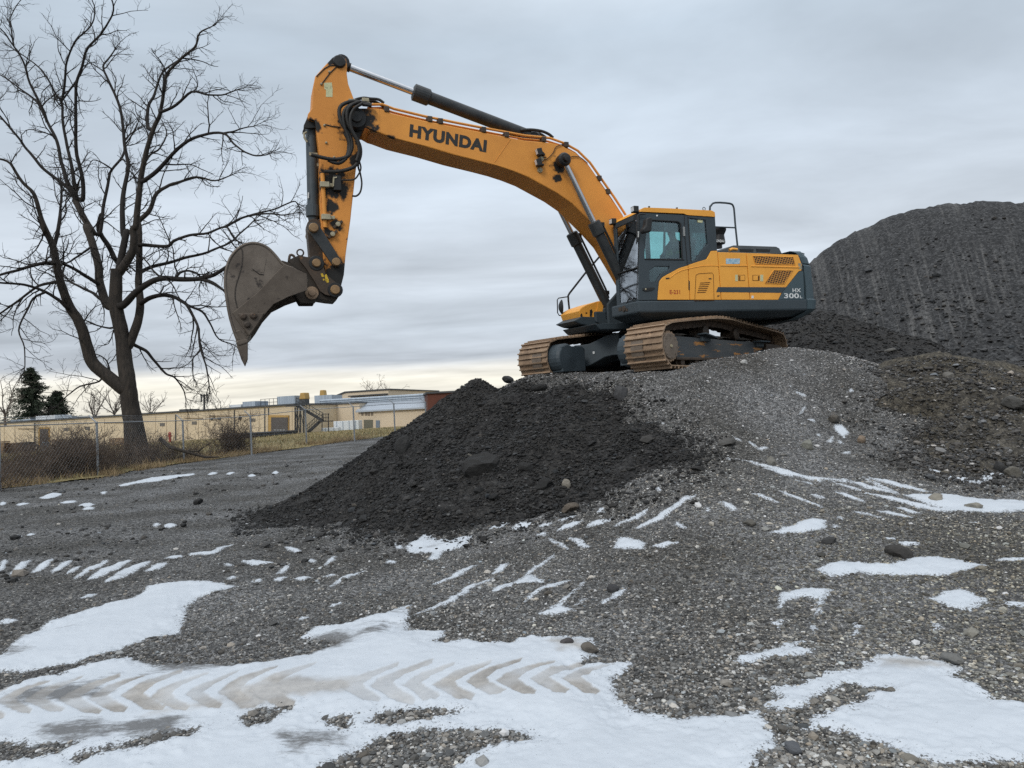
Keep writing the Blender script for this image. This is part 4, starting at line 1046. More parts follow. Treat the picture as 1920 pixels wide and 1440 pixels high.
# ------------------------------------------------------------------ terrain
# ground heights: known points (photo pixel, forward distance) and flat anchors, joined by a thin-plate spline
_cp = []
def cp(px, py, D): _cp.append(at(px, py, D))
for x in (-9, -5, -2, 1, 4, 7):
    for y in (-3, 1.5, 4.2): _cp.append(np.array([x, y, 0.0]))
for x, y, z in ((-3.5, 6, 0), (-1, 6.2, 0), (1, 6.0, .06), (3, 6.0, .10), (5.5, 6.2, .10), (8, 6.5, .1), (-7, 7, 0), (-12, 8, 0), (-4, 9.5, 0), (-8, 11, 0), (-14, 13, 0), (-6, 14, 0.0),
                (-11, 18, 0.0), (-17, 20, -.05), (-8, 22, 0.0), (-14, 27, 0), (-22, 27, -.05), (-15, 34, 0), (-9, 30, 0), (-12, 38, .05), (-4, 30, .1), (-5, 22, .1), (-20, 36, -.05), (-5, 40, .2), (4, 42, .4),
                (-2.6, 12.0, .06), (-2.4, 14.2, .5), (-3.6, 16.5, .15), (-1.2, 16.5, 1.4), (-1.2, 14.0, 1.45), (-.9, 12.4, .9), (-2.0, 19, .5), (.5, 21, .8), (3, 23, 1.1),
                (0.1, 14.6, 2.22), (0.3, 13.5, 2.2), (1.4, 15.4, 2.24), (2.8, 14.8, 2.24), (1.6, 13.6, 2.24), (2.4, 12.9, 2.24), (4.0, 16.4, 2.25), (5.5, 17.6, 2.25), (6.5, 16.6, 2.3), (4.6, 14.0, 2.28), (3.4, 17.2, 2.2), (5, 19.5, 2.0), (8, 19, 1.9),
                (2.2, 11.75, 2.02), (3.0, 12.0, 2.18), (.9, 12.2, 1.6), (12, 24, 1.5), (18, 22, 1.5), (25, 25, 1.5), (14, 30, 1.5), (12, 16, 1.6), (16, 16, 1.3), (24, 14, 1.0), (14, 9, .4), (18, 6, .2)):
    _cp.append(np.array([x, y, z], float))
for a in ((1265, 697, 12.25), (1330, 680, 12.6), (1400, 664, 13.0), (1440, 656, 13.6), (1490, 654, 14.2), (1560, 660, 14.3), (1630, 680, 14.2), (1250, 760, 11.2), (1350, 760, 11.25), (1500, 760, 11.5), (1600, 770, 11.6),
          (1300, 830, 10.0), (1450, 830, 10.2), (1600, 850, 10.2), (1350, 900, 8.8), (1500, 900, 9.0), (1700, 900, 9.1), (1900, 900, 9.3), (1300, 960, 7.9), (1600, 960, 7.8), (1900, 960, 7.8),
          (1100, 960, 8.8), (1100, 1010, 8.0), (900, 1020, 8.6), (1300, 1050, 6.7)):
    cp(*a)
_cp = np.array(_cp)
def _phi(r2): return np.where(r2 > 1e-9, 0.5 * r2 * np.log(r2 + 1e-12), 0.0)
def tps_fit(P, lam=0.06):
    n = len(P); K = _phi(((P[:, None, :2] - P[None, :, :2]) ** 2).sum(-1)) + lam * np.eye(n)
    A = np.zeros((n + 3, n + 3)); A[:n, :n] = K; A[:n, n] = 1; A[:n, n + 1:] = P[:, :2]; A[n, :n] = 1; A[n + 1:, :n] = P[:, :2].T
    return np.linalg.solve(A, np.r_[P[:, 2], 0, 0, 0])
_w = tps_fit(_cp)
GX0, GX1, GY0, GY1, GS = -26.0, 30.0, -6.0, 46.0, 0.1
_gx = np.arange(GX0, GX1 + GS, GS); _gy = np.arange(GY0, GY1 + GS, GS)
_XX, _YY = np.meshgrid(_gx, _gy)
_Z = _w[-3] + _w[-2] * _XX + _w[-1] * _YY
for (x, y, z), w_ in zip(_cp, _w[:-3]): _Z += w_ * _phi((_XX - x) ** 2 + (_YY - y) ** 2)
def far_level(x, y): return np.clip(0.42 + 0.0115 * (x + 15), -1.0, 0.55)
def base_z(x, y):
    """Smooth ground height (no gravel bumps, no heaps)."""
    x = np.asarray(x, float); y = np.asarray(y, float)
    u = np.clip((x - GX0) / GS, 0, len(_gx) - 1.001); v = np.clip((y - GY0) / GS, 0, len(_gy) - 1.001)
    i, j = u.astype(int), v.astype(int); fu, fv = u - i, v - j
    z = (_Z[j, i] * (1 - fu) + _Z[j, i + 1] * fu) * (1 - fv) + (_Z[j + 1, i] * (1 - fu) + _Z[j + 1, i + 1] * fu) * fv
    e = sstep(34, 46, np.maximum(y, np.abs(x + 1) * 1.5))
    e2 = sstep(-22, -25.5, x) + sstep(26, 29.5, x) + sstep(-2, -5.5, y)
    near = np.clip(1 - np.clip(e2, 0, 1), 0, 1)
    z = z * near
    back = np.where(y < 0, 0.0, far_level(x, y))
    return z * (1 - e) + back * e

def cone(x, y, px, py, D, slope, rnd=0.35, sx=1.0, ang=0.0, lump=0.12, seed=1, toe=9.0):
    """Height of a tipped heap whose top is seen at the given photo pixel and distance."""
    p = at(px, py, D)
    dx, dy = x - p[0], y - p[1]
    c, s = math.cos(ang), math.sin(ang)
    u, v = (dx * c + dy * s) / sx, -dx * s + dy * c
    r = np.sqrt(u * u + v * v + rnd * rnd) - rnd
    r = r - .30 * np.maximum(r - toe, 0)
    return p[2] - slope * r * (1 + 0.20 * fbm(dx, dy, 0.5, 3, seed)) + lump * fbm(x, y, 1.1, 4, seed + 5) * sstep(0.0, 1.0, r + .4)

def smax(a, b, k=0.12):
    h = np.clip(0.5 + 0.5 * (a - b) / k, 0, 1)
    return b * (1 - h) + a * h + k * h * (1 - h)

def asphalt_z(x, y):
    a = cone(x, y, 893, 712, 14.1, .70, .12, seed=11, toe=2.7)
    b = smax(cone(x, y, 1120, 737, 12.0, .66, .45, 1.2, R(15), seed=21), cone(x, y, 1200, 795, 10.7, .62, .4, 1.0, 0, seed=26))
    c = cone(x, y, 945, 806, 12.0, .64, .30, seed=31)
    d = smax(cone(x, y, 985, 716, 13.6, .60, .35, seed=41), cone(x, y, 1065, 722, 12.9, .62, .4, seed=46))
    z = smax(smax(a, b), smax(c, d))
    p = at(905, 868, 10.9)       # flat round slab lying in the face
    return z + 0.035 * fbm(x, y, 3.5, 3, 77)
def rubble_z(x, y):
    a = cone(x, y, 1725, 666, 13.4, .60, .8, 1.3, R(-10), .10, 51)
    b = cone(x, y, 1860, 714, 13.2, .56, .6, 1.5, R(0), .10, 61)
    c = cone(x, y, 1705, 748, 12.2, .60, .35, 1.2, 0, .10, 71)
    z = smax(smax(a, b), c)
    p = at(1690, 775, 11.4)
    h = np.exp(-(((x - p[0]) / .55) ** 2 + ((y - p[1]) / .22) ** 2))
    b_ = np.exp(-(((x - p[0]) / .62) ** 2 + ((y - p[1] - .42) / .25) ** 2))
    return z - 0.42 * h + .16 * b_ + 0.07 * fbm(x, y, 2.6, 4, 88)
def dark_z(x, y):
    a = cone(x, y, 1535, 584, 19.5, .56, .5, 1.0, 0, .10, 101)
    b = cone(x, y, 1480, 594, 19.0, .56, .5, 1.0, 0, .10, 111)
    return smax(a, b) + 0.04 * fbm(x, y, 2.6, 3, 99)
_sil = [(1300, 690), (1400, 585), (1460, 535), (1520, 492), (1560, 465), (1600, 440), (1650, 415), (1700, 400), (1760, 390), (1820, 384), (1870, 381), (1930, 384), (2000, 392), (2150, 402), (2400, 430)]
def _on_ring(px, py):
    d = RC @ np.array([px - 960.0, 720.0 - py, -F]); d = d / d[1]
    t = np.linspace(10, 60, 4000); k = np.argmin(np.abs(np.hypot(t * d[0] - 3.0, t) - 29.3)); return EYE + d * t[k]
_silw = np.array([_on_ring(px, py) for px, py in _sil])
_silth, _silz = np.arctan2(_silw[:, 0] - 3.0, _silw[:, 1]), _silw[:, 2]
def stock_z(x, y):
    # horseshoe face left by loading from one spot: everything slides towards the point (3, 0)
    ux, uy = x - 3.0, y
    r = np.hypot(ux, uy); th = np.arctan2(ux, uy)
    zc = np.interp(th + 0.006 * fbm(th * 20, th * 0, 1, 2, 5), _silth, _silz)
    bend = 29.0 + 1.0 * fbm(th * 3, th * 0 + 2, 1, 2, 6)
    dfront = np.maximum(bend - r, 0); dback = np.maximum(r - bend, 0)
    dd = np.sqrt(dfront ** 2 + 1.0) - 1.0
    z = zc - 0.86 * dd - 0.45 * dback
    return z + 0.20 * fbm(th * 14, r * .12, 1, 4, 123) * sstep(.2, 3, dfront) + 0.05 * fbm(th * 60, r * .3, 1, 3, 124)

def surf_z(x, y):
    z = base_z(x, y)
    x = np.asarray(x, float); y = np.asarray(y, float)
    return np.maximum(np.maximum(z, asphalt_z(x, y)), np.maximum(rubble_z(x, y), dark_z(x, y)))

def px_ground(pts, zf_=base_z, d0=1.8, d1=60.0, n=900):
    """Where photo pixels meet the ground."""
    pts = np.asarray(pts, float)
    d = np.stack([pts[:, 0] - 960, 720 - pts[:, 1], np.full(len(pts), -F)], 1) @ RC.T
    d = d / d[:, 1:2]
    t = np.exp(np.linspace(math.log(d0), math.log(d1), n))
    if len(pts) < 4:
        P = EYE + d[:, None, :] * t[None, :, None]
        below = P[..., 2] < zf_(P[..., 0], P[..., 1])
        return np.array([P[i, below[i].argmax() if below[i].any() else -1] for i in range(len(pts))])
    out = np.zeros((len(pts), 3)); done = np.zeros(len(pts), bool)
    prev = np.full(len(pts), d0)
    for tt in t:
        P = EYE + d * tt
        hit = (~done) & (P[:, 2] < zf_(P[:, 0], P[:, 1]))
        if hit.any():
            out[hit] = (EYE + d * (tt * .5 + prev[:, None] * .5))[hit]; done |= hit
        prev = np.full(len(pts), tt)
    out[~done] = (EYE + d * d1)[~done]
    return out

# ---- snow: patches of thin snow left in the hollows and wheel ruts
def A_(*p): return [(x / 2.0, 880 + y / 2.0) for x, y in p]
def B_(*p): return [(960 + x / 2.0, 880 + y / 2.0) for x, y in p]
def C_(*p): return [(1360 + x / 3.4286, 640 + y / 3.4286) for x, y in p]
polys = [
    A_((-300, 760), (0, 700), (60, 640), (200, 570), (350, 520), (500, 470), (560, 440), (680, 420), (820, 430), (885, 445), (820, 466), (740, 482), (700, 520), (690, 570), (670, 610), (560, 640), (440, 690), (300, 730), (100, 762), (0, 768), (-300, 800)),
    A_((-300, 900), (0, 830), (150, 780), (350, 740), (480, 715), (600, 740), (850, 738), (1000, 720), (1150, 690), (1280, 640), (1120, 625), (1180, 590), (1300, 575), (1440, 545), (1540, 505), (1530, 560), (1530, 600), (1670, 590), (1640, 650), (1760, 640), (1920, 645)) +
    B_((60, 630), (300, 625), (320, 690), (270, 720), (330, 715), (450, 705), (440, 740), (380, 780), (400, 840), (440, 880), (470, 915), (620, 930), (870, 920), (940, 905), (960, 950), (1000, 1000), (1010, 1050), (950, 1080), (930, 1125), (900, 1240), (300, 1300)) + A_((1000, 1300), (0, 1300), (-300, 1300)),
    B_((960, 835), (1080, 810), (1170, 770), (1300, 740), (1370, 680), (1500, 690), (1600, 710), (1690, 742), (1660, 780), (1760, 810), (1830, 860), (1920, 872), (2100, 880), (2100, 1110), (1920, 1110), (1700, 1118), (1560, 1105), (1480, 1080), (1350, 1020), (1200, 985), (1080, 980), (1120, 930), (1250, 900), (1340, 840), (1395, 832), (1260, 812), (1180, 850), (1100, 905), (1000, 920), (940, 880), (1000, 862)),
    B_((1140, 372), (1230, 345), (1420, 357), (1500, 330), (1660, 330), (1785, 360), (1640, 397), (1480, 402), (1300, 388), (1200, 402)),
    B_((1550, 475), (1700, 450), (1790, 490), (1720, 522), (1640, 517)),
    B_((1000, 462), (1090, 440), (1205, 446), (1170, 482), (1160, 532), (1130, 542), (1150, 482), (1080, 477), (1030, 502), (995, 530)),
    B_((1118, 560), (1150, 590), (1130, 602)), B_((968, 570), (1012, 558), (1000, 587)), B_((1270, 563), (1312, 580), (1280, 617), (1262, 607), (1290, 590)),
    B_((820, 722), (900, 690), (980, 670), (1050, 638), (1095, 640), (1060, 660), (1142, 680), (1100, 702), (960, 712), (850, 737)),
    B_((955, 237), (1040, 215), (1130, 183), (1174, 200), (1172, 232), (1060, 242)),
    B_((1470, 95), (1640, 93), (1760, 110), (1930, 113), (2050, 115), (2050, 165), (1920, 162), (1700, 162), (1560, 132)),
    B_((380, 302), (400, 253), (505, 270), (490, 297)), B_((0, 432), (60, 380), (130, 430)), B_((1850, 490), (1930, 500), (1930, 518), (1855, 508)), B_((95, 532), (170, 500), (270, 428), (215, 480), (190, 505), (240, 520), (170, 535)),
    B_((1560, 560), (1612, 592), (1590, 598)),
    A_((1520, 292), (1600, 240), (1640, 265), (1772, 250), (1750, 285), (1660, 310), (1640, 342), (1608, 346), (1620, 315), (1540, 317)), A_((1483, 275), (1512, 300), (1490, 302)),
    C_((698, 540), (752, 530), (795, 580), (762, 622), (715, 582)), C_((655, 650), (690, 612), (680, 655)), C_((450, 320), (535, 345), (520, 352)), C_((468, 465), (520, 415), (500, 460)),
    C_((1300, 830), (1340, 822), (1460, 862), (1620, 885), (1740, 810), (1900, 822), (2000, 840), (2000, 862), (1760, 868), (1630, 906), (1430, 880)),
]
def streak(pts, w):
    P = np.array(pts, float); n = len(P)
    up, dn = [], []
    for i in range(n):
        k = w * (0.30 if i in (0, n - 1) else 1.0)
        t = P[min(i + 1, n - 1)] - P[max(i - 1, 0)]; t /= np.linalg.norm(t) + 1e-9
        nn = np.array([-t[1], t[0]])
        up.append(P[i] + nn * k / 2); dn.append(P[i] - nn * k / 2)
    return [tuple(p) for p in up + dn[::-1]]
def densify(pts):
    P = [np.array(p, float) for p in pts]
    if len(P) == 2: P = [P[0], P[0] * .65 + P[1] * .35, P[0] * .35 + P[1] * .65, P[1]]
    return [tuple(p) for p in P]
for pts, w in (
    (B_((900, 90), (1000, 125)), 4.5), (B_((1008, 84), (1162, 140)), 6), (B_((1120, 92), (1172, 108)), 4), (B_((1210, 83), (1322, 121)), 7), (B_((1060, 42), (1142, 60)), 3), (B_((1190, 40), (1310, 76)), 5),
    (B_((1320, 85), (1450, 117), (1600, 150), (1930, 165)), 6), (B_((940, -3), (1100, 28), (1270, 34)), 5), (B_((1250, 32), (1450, 92)), 6), (B_((1340, 28), (1562, 85)), 6), (B_((1440, 140), (1535, 167)), 8), (B_((1370, 153), (1502, 182)), 7),
    (B_((1270, 158), (1390, 187)), 4), (B_((470, 214), (560, 170), (640, 115), (692, 95)), 9), (B_((388, 211), (480, 170), (512, 145)), 6), (B_((285, 216), (375, 188)), 8), (B_((168, 236), (262, 200)), 8), (B_((180, 192), (238, 172)), 6),
    (B_((0, 227), (72, 204)), 9), (B_((104, 217), (144, 212)), 5), (B_((0, 430), (60, 378), (155, 322)), 7), (B_((525, 286), (622, 268)), 7), (B_((215, 260), (292, 287)), 8), (B_((138, 260), (207, 296)), 6), (B_((50, 492), (120, 450), (217, 420)), 10),
    (B_((340, 502), (424, 448)), 9), (B_((606, 198), (652, 215)), 6), (B_((780, 125), (848, 156)), 9), (B_((1460, 285), (1532, 285)), 6), (B_((1400, 264), (1442, 270)), 5), (B_((1818, 340), (1935, 340)), 6), (B_((240, 505), (280, 480)), 7),
    (B_((95, 250), (130, 245)), 4), (B_((320, 165), (345, 150)), 5), (B_((720, 145), (745, 160)), 5), (B_((640, 105), (665, 98)), 4), (B_((560, 80), (540, 70)), 4),
    (A_((0, 377), (24, 348)), 9), (A_((38, 387), (112, 344)), 9), (A_((123, 380), (197, 341)), 9), (A_((195, 380), (272, 343)), 7), (A_((282, 402), (402, 344)), 8), (A_((326, 407), (492, 342)), 10), (A_((396, 414), (562, 348)), 10), (A_((548, 377), (627, 350)), 8), (A_((255, 382), (300, 362)), 5),
    (A_((712, 318), (800, 316), (874, 283)), 6), (A_((618, 333), (682, 325)), 5), (A_((297, 477), (358, 455)), 8), (A_((445, 63), (560, 40), (728, 18)), 8), (A_((150, 107), (228, 94)), 7), (A_((298, 137), (353, 134)), 5), (A_((228, 127), (284, 121)), 5), (A_((0, 136), (22, 124)), 7),
    (A_((63, 135), (108, 129)), 4), (A_((310, 148), (352, 144)), 4), (A_((908, 345), (960, 350), (1022, 350)), 7), (A_((1038, 392), (1082, 363)), 7), (A_((1028, 417), (1074, 403)), 6), (A_((1108, 412), (1162, 402)), 6), (A_((1238, 437), (1300, 410), (1368, 380)), 8), (A_((1220, 357), (1258, 323)), 6),
    (A_((1152, 345), (1182, 345)), 7), (A_((1448, 350), (1482, 350)), 6), (A_((1618, 437), (1700, 405), (1786, 363)), 7), (A_((1558, 547), (1680, 500), (1780, 440), (1856, 408)), 8), (A_((1848, 462), (1925, 428)), 9), (A_((1848, 386), (1904, 358)), 7), (A_((1838, 227), (1920, 198)), 9),
    (A_((1238, 517), (1284, 498)), 6), (A_((1108, 567), (1162, 552)), 6), (A_((1138, 256), (1182, 254)), 5), (A_((1068, 291), (1125, 300)), 5), (A_((1180, 420), (1200, 415)), 5), (A_((1225, 400), (1265, 392)), 5), (A_((945, 425), (985, 415)), 6), (A_((850, 415), (890, 408)), 6), (A_((575, 205), (600, 205)), 5), (A_((620, 210), (660, 210)), 5),
    (A_((0, 575), (60, 565)), 8), (A_((50, 258), (78, 254)), 5), (A_((100, 250), (130, 250)), 4), (A_((780, 20), (815, 14)), 4), (A_((850, 18), (880, 12)), 4), (A_((1020, 14), (1045, 12)), 5), (A_((930, 24), (960, 22)), 4), (A_((960, 185), (1000, 182)), 4), (A_((380, 88), (400, 86)), 4), (A_((870, 360), (845, 358)), 4),
    (C_((60, 750), (200, 785), (400, 840), (665, 905)), 5), (C_((660, 880), (800, 890)), 3.5), (C_((880, 870), (1000, 920), (1110, 975)), 3.5), (C_((980, 880), (1280, 970)), 5), (C_((60, 610), (100, 640)), 4), (C_((150, 640), (210, 690)), 5), (C_((200, 690), (275, 685)), 6), (C_((10, 1075), (80, 1090)), 6),
    (C_((780, 322), (822, 312)), 4), (C_((760, 725), (805, 710)), 4), (C_((0, 740), (60, 770)), 4), (C_((590, 600), (612, 600)), 4), (C_((420, 280), (445, 290)), 3), (C_((530, 500), (575, 520)), 3), (C_((730, 640), (748, 660)), 4), (C_((1570, 1165), (1640, 1160)), 4), (C_((690, 1190), (735, 1200)), 5), (C_((725, 1130), (750, 1150)), 5), (C_((1740, 920), (1800, 920)), 3)):
    polys.append(streak(densify(pts), w))
holes = [
    A_((1390, 942), (1420, 915), (1580, 898), (1700, 912), (1620, 930), (1500, 952)),
    A_((1150, 1180), (1230, 1110), (1300, 1068), (1400, 1010), (1500, 985), (1700, 975), (1920, 995), (1985, 1000), (1920, 1020), (1800, 1050), (1700, 1100), (1600, 1180)),
    A_((-40, 1040), (60, 1052), (280, 1050), (200, 1082), (0, 1105), (-60, 1100)),
    A_((280, 1102), (380, 1072), (600, 1010), (742, 978), (700, 1003), (560, 1050), (380, 1087), (300, 1112)),
    A_((915, 943), (960, 912), (1082, 898), (1000, 942), (940, 958)),
    A_((0, 800), (140, 765), (240, 772), (80, 800)), A_((1220, 940), (1320, 930), (1300, 968), (1260, 965)),
]
thin_zones = [A_((480, 724), (800, 690), (1000, 650), (1300, 612), (1460, 580), (1420, 620), (1150, 700), (850, 750), (600, 770)), A_((880, 590), (1060, 575), (1180, 560), (1150, 600), (960, 620)),
              A_((0, 840), (300, 810), (420, 800), (420, 850), (200, 900), (0, 900)), A_((-60, 620), (40, 620), (120, 690), (0, 720)), A_((1050, 1010), (1250, 1000), (1270, 1040), (1080, 1080)), A_((100, 980), (700, 930), (650, 1000), (200, 1040))]
# tyre chevrons pressed in the snow: dirty, slightly lower
chev = []
def band_c(t):       # centre line in the enlarged left view
    return np.interp(t, [-200, 0, 400, 800, 1100, 1500, 1900, 2250], [905, 880, 866, 850, 836, 822, 806, 792])
k_ = 0
for x0 in np.arange(-140, 2190, 118):
    c = band_c(x0)
    if 980 < x0 < 1240: continue
    j = random.uniform(-9, 9); u = random.uniform(.85, 1.1)
    if random.random() < .06: continue
    c += random.uniform(-4, 4)
    chev.append(A_(*[(x0 + j + a * u + random.uniform(-5, 5), c + b_ * u + random.uniform(-2.5, 2.5)) for a, b_ in ((0, 4), (34, -22), (90, -50), (235, -96), (226, -82), (128, -40), (84, -8), (104, 8), (162, 40), (150, 56), (96, 54), (34, 22))]))
dirty = [A_((840, 860), (1000, 800), (1230, 795), (1380, 800), (1300, 850), (1100, 870), (950, 905), (860, 895)), B_((120, 640), (250, 640), (300, 680), (180, 690)), B_((1380, 700), (1560, 710), (1650, 740), (1500, 760), (1400, 740)), A_((560, 930), (700, 900), (830, 880), (820, 900), (680, 912), (580, 935))]

def poly_sd(P, X, Y, out):
    """Signed distance (inside positive) in metres, kept as a running maximum in out."""
    P = np.asarray(P, float)[:, :2]
    lo, hi = P.min(0) - 0.35, P.max(0) + 0.35
    sel = np.nonzero((X > lo[0]) & (X < hi[0]) & (Y > lo[1]) & (Y < hi[1]))[0]
    if not len(sel): return
    x, y = X[sel], Y[sel]
    d2 = np.full(len(sel), 1e9); ins = np.zeros(len(sel), bool)
    for i in range(len(P)):
        a, b = P[i], P[(i + 1) % len(P)]
        e = b - a; L2 = e @ e + 1e-12
        t = np.clip(((x - a[0]) * e[0] + (y - a[1]) * e[1]) / L2, 0, 1)
        d2 = np.minimum(d2, (x - a[0] - t * e[0]) ** 2 + (y - a[1] - t * e[1]) ** 2)
        if a[1] != b[1]:
            cr = ((a[1] > y) != (b[1] > y)) & (x < (b[0] - a[0]) * (y - a[1]) / (b[1] - a[1]) + a[0]); ins ^= cr
    s = np.where(ins, 1, -1) * np.sqrt(d2)
    out[sel] = np.maximum(out[sel], s)
def gpolys(lst):
    flat = np.array([p for q in lst for p in q]); G = px_ground(flat); o = 0; res = []
    for q in lst: res.append(G[o:o + len(q)]); o += len(q)
    return res
G_snow, G_hole, G_thin, G_chev, G_dirty = (gpolys(l) for l in (polys, holes, thin_zones, chev, dirty))
def snow_field(X, Y):
    s = np.full(X.shape, -1.0)
    for g in G_snow: poly_sd(g, X, Y, s)
    h = np.full(X.shape, -1.0)
    for g in G_hole: poly_sd(g, X, Y, h)
    big = sstep(0.0, 0.5, s)
    s = np.minimum(s, -h)
    amp = np.interp(Y, [3, 6, 10, 25], [.075, .06, .07, .10]) * (.30 + .70 * sstep(0.02, .25, np.abs(s)))
    s = s + amp * (0.5 * fbm(X, Y, 2.2, 3, 301) + 0.75 * fbm(X, Y, 9.0, 3, 302)) + .036 * fbm(X, Y, 30.0, 3, 307) * np.clip(1.4 - Y / 9, .3, 1) + np.interp(Y, [3.5, 5, 8, 14], [.004, .012, .018, .024])
    fleck = fbm(X, Y, 4.2, 4, 305) - 0.74 - 0.30 * fbm(X, Y, .22, 2, 306)      # stray flecks of old snow
    return np.maximum(s, fleck * .22 - .02)

# ---- polar grid round the camera: fine where the photograph looks, coarse elsewhere
az_f = np.radians(np.arange(-43, 43.01, 0.10)); az_c = np.radians(np.r_[np.arange(47, 313.1, 5.0)])
rs = [0.35]
while rs[-1] < 2.3: rs.append(rs[-1] + 0.15)
while rs[-1] < 60: rs.append(rs[-1] + min(0.00055 * rs[-1] ** 2 + .0008, .12) + .0022)
n_near = len(rs)
while rs[-1] < 4500: rs.append(rs[-1] * 1.12)
rs = np.array(rs)
az = np.r_[az_f, az_c]
AZ, RR = np.meshgrid(az, rs)
GXX, GYY = np.sin(AZ) * RR, np.cos(AZ) * RR
def grain(x, y, r):
    b = 0.030 * fbm(x, y, 1.3, 3, 401) + 0.020 * fbm(x, y, 5.0, 3, 402) + .010 * fbm(x, y, 22.0, 2, 403)
    wheel = 0.02 * fbm(x * .35 + y * .2, y, 2.4, 2, 404)
    return (b + wheel) * np.clip(1.2 - r / 60, 0, 1)
gz = base_z(GXX, GYY) + grain(GXX, GYY, RR)
nr, na = RR.shape
idx = np.arange(nr * na).reshape(nr, na)
def grid_faces(idx, wrap=True):
    i0 = idx[:-1]; i1 = idx[1:]
    a = i0; b = np.roll(i0, -1, 1); c = np.roll(i1, -1, 1); d = i1
    q = np.stack([a, d, c, b], -1)
    return (q if wrap else q[:, :-1]).reshape(-1, 4)

def gravel_mat(name, tones, dark_amt, vscale=(38, 95, 260), bump=1.0, brown=None, light=None):
    """Crushed stone: cells of several sizes, each with its own grey, set in darker gaps."""
    m, nt, b = principled(name)
    N, L = nt.nodes.new, nt.links.new
    geo = N('ShaderNodeNewGeometry')
    def vor(sc, rnd=1.0):
        v = N('ShaderNodeTexVoronoi'); v.inputs['Scale'].default_value = sc; v.inputs['Randomness'].default_value = rnd
        L(geo.outputs['Position'], v.inputs['Vector']); return v
    v1, v2 = vor(vscale[0]), vor(vscale[1])
    sep1 = N('ShaderNodeSeparateColor'); L(v1.outputs['Color'], sep1.inputs[0])
    sep2 = N('ShaderNodeSeparateColor'); L(v2.outputs['Color'], sep2.inputs[0])
    nz = N('ShaderNodeTexNoise'); nz.inputs['Scale'].default_value = 0.55; nz.inputs['Detail'].default_value = 4; L(geo.outputs['Position'], nz.inputs['Vector'])
    nf = N('ShaderNodeTexNoise'); nf.inputs['Scale'].default_value = 9.0; nf.inputs['Detail'].default_value = 6; nf.inputs['Roughness'].default_value = .7; L(geo.outputs['Position'], nf.inputs['Vector'])
    a = N('ShaderNodeMath'); a.operation = 'MULTIPLY_ADD'; a.inputs[1].default_value = 0.45; L(sep1.outputs[0], a.inputs[0])
    a2 = N('ShaderNodeMath'); a2.operation = 'MULTIPLY'; a2.inputs[1].default_value = 0.35; L(sep2.outputs[1], a2.inputs[0]); L(a2.outputs[0], a.inputs[2])
    a3 = N('ShaderNodeMath'); a3.operation = 'MULTIPLY_ADD'; a3.inputs[1].default_value = 0.3; L(nf.outputs['Fac'], a3.inputs[0]); L(a.outputs[0], a3.inputs[2])
    rp = N('ShaderNodeValToRGB'); L(a3.outputs[0], rp.inputs['Fac'])
    e = rp.color_ramp.elements; e[0].position = .15; e[0].color = (*tones[0], 1); e[1].position = .95; e[1].color = (*tones[2], 1)
    k = e.new(.58); k.color = (*tones[1], 1)
    col = rp.outputs['Color']
    mr = N('ShaderNodeMapRange'); mr.inputs['From Min'].default_value = .40; mr.inputs['From Max'].default_value = .62; L(nz.outputs['Fac'], mr.inputs['Value'])
    mx = N('ShaderNodeMix'); mx.data_type = 'RGBA'; mx.blend_type = 'MULTIPLY'; mx.inputs[0].default_value = 1.0
    tint = N('ShaderNodeMix'); tint.data_type = 'RGBA'; tint.inputs[6].default_value = (*(brown or (1, 1, 1)), 1); tint.inputs[7].default_value = (*(light or (1, 1, 1)), 1)
    L(mr.outputs[0], tint.inputs[0]); L(col, mx.inputs[6]); L(tint.outputs[2], mx.inputs[7])
    L(mx.outputs[2], b.inputs['Base Color'])
    b.inputs['Roughness'].default_value = 0.85; b.inputs['Specular IOR Level'].default_value = 0.3
    hh = N('ShaderNodeMath'); hh.operation = 'MULTIPLY_ADD'; hh.inputs[1].default_value = 0.5; L(v2.outputs['Distance'], hh.inputs[0]); L(v1.outputs['Distance'], hh.inputs[2])
    inv = N('ShaderNodeMath'); inv.operation = 'SUBTRACT'; inv.inputs[0].default_value = 1.0; L(hh.outputs[0], inv.inputs[1])
    bp = N('ShaderNodeBump'); bp.inputs['Strength'].default_value = bump; bp.inputs['Distance'].default_value = 0.022
    L(inv.outputs[0], bp.inputs['Height']); L(bp.outputs[0], b.inputs['Normal'])
    MATS[name] = m
    return m
gravel_m = gravel_mat('gravel_ground', ((.018, .018, .019), (.105, .105, .103), (.36, .36, .355)), 1, brown=(.58, .565, .54), light=(1.12, 1.13, 1.16))  # base tone lowered: shade in the gaps between loose stones put into the colour
asphalt_m = gravel_mat('crushed_asphalt', ((.008, .008, .0085), (.020, .0195, .0193), (.050, .049, .047)), 1, vscale=(20, 55, 200), brown=(1, .97, .93), light=(1.1, 1.1, 1.12))
rubble_m = gravel_mat('earthy_rubble', ((.018, .017, .015), (.055, .050, .042), (.14, .13, .11)), 1, vscale=(18, 60, 200), brown=(1.04, 1.0, .90), light=(.92, .92, .92))
stone_m = None
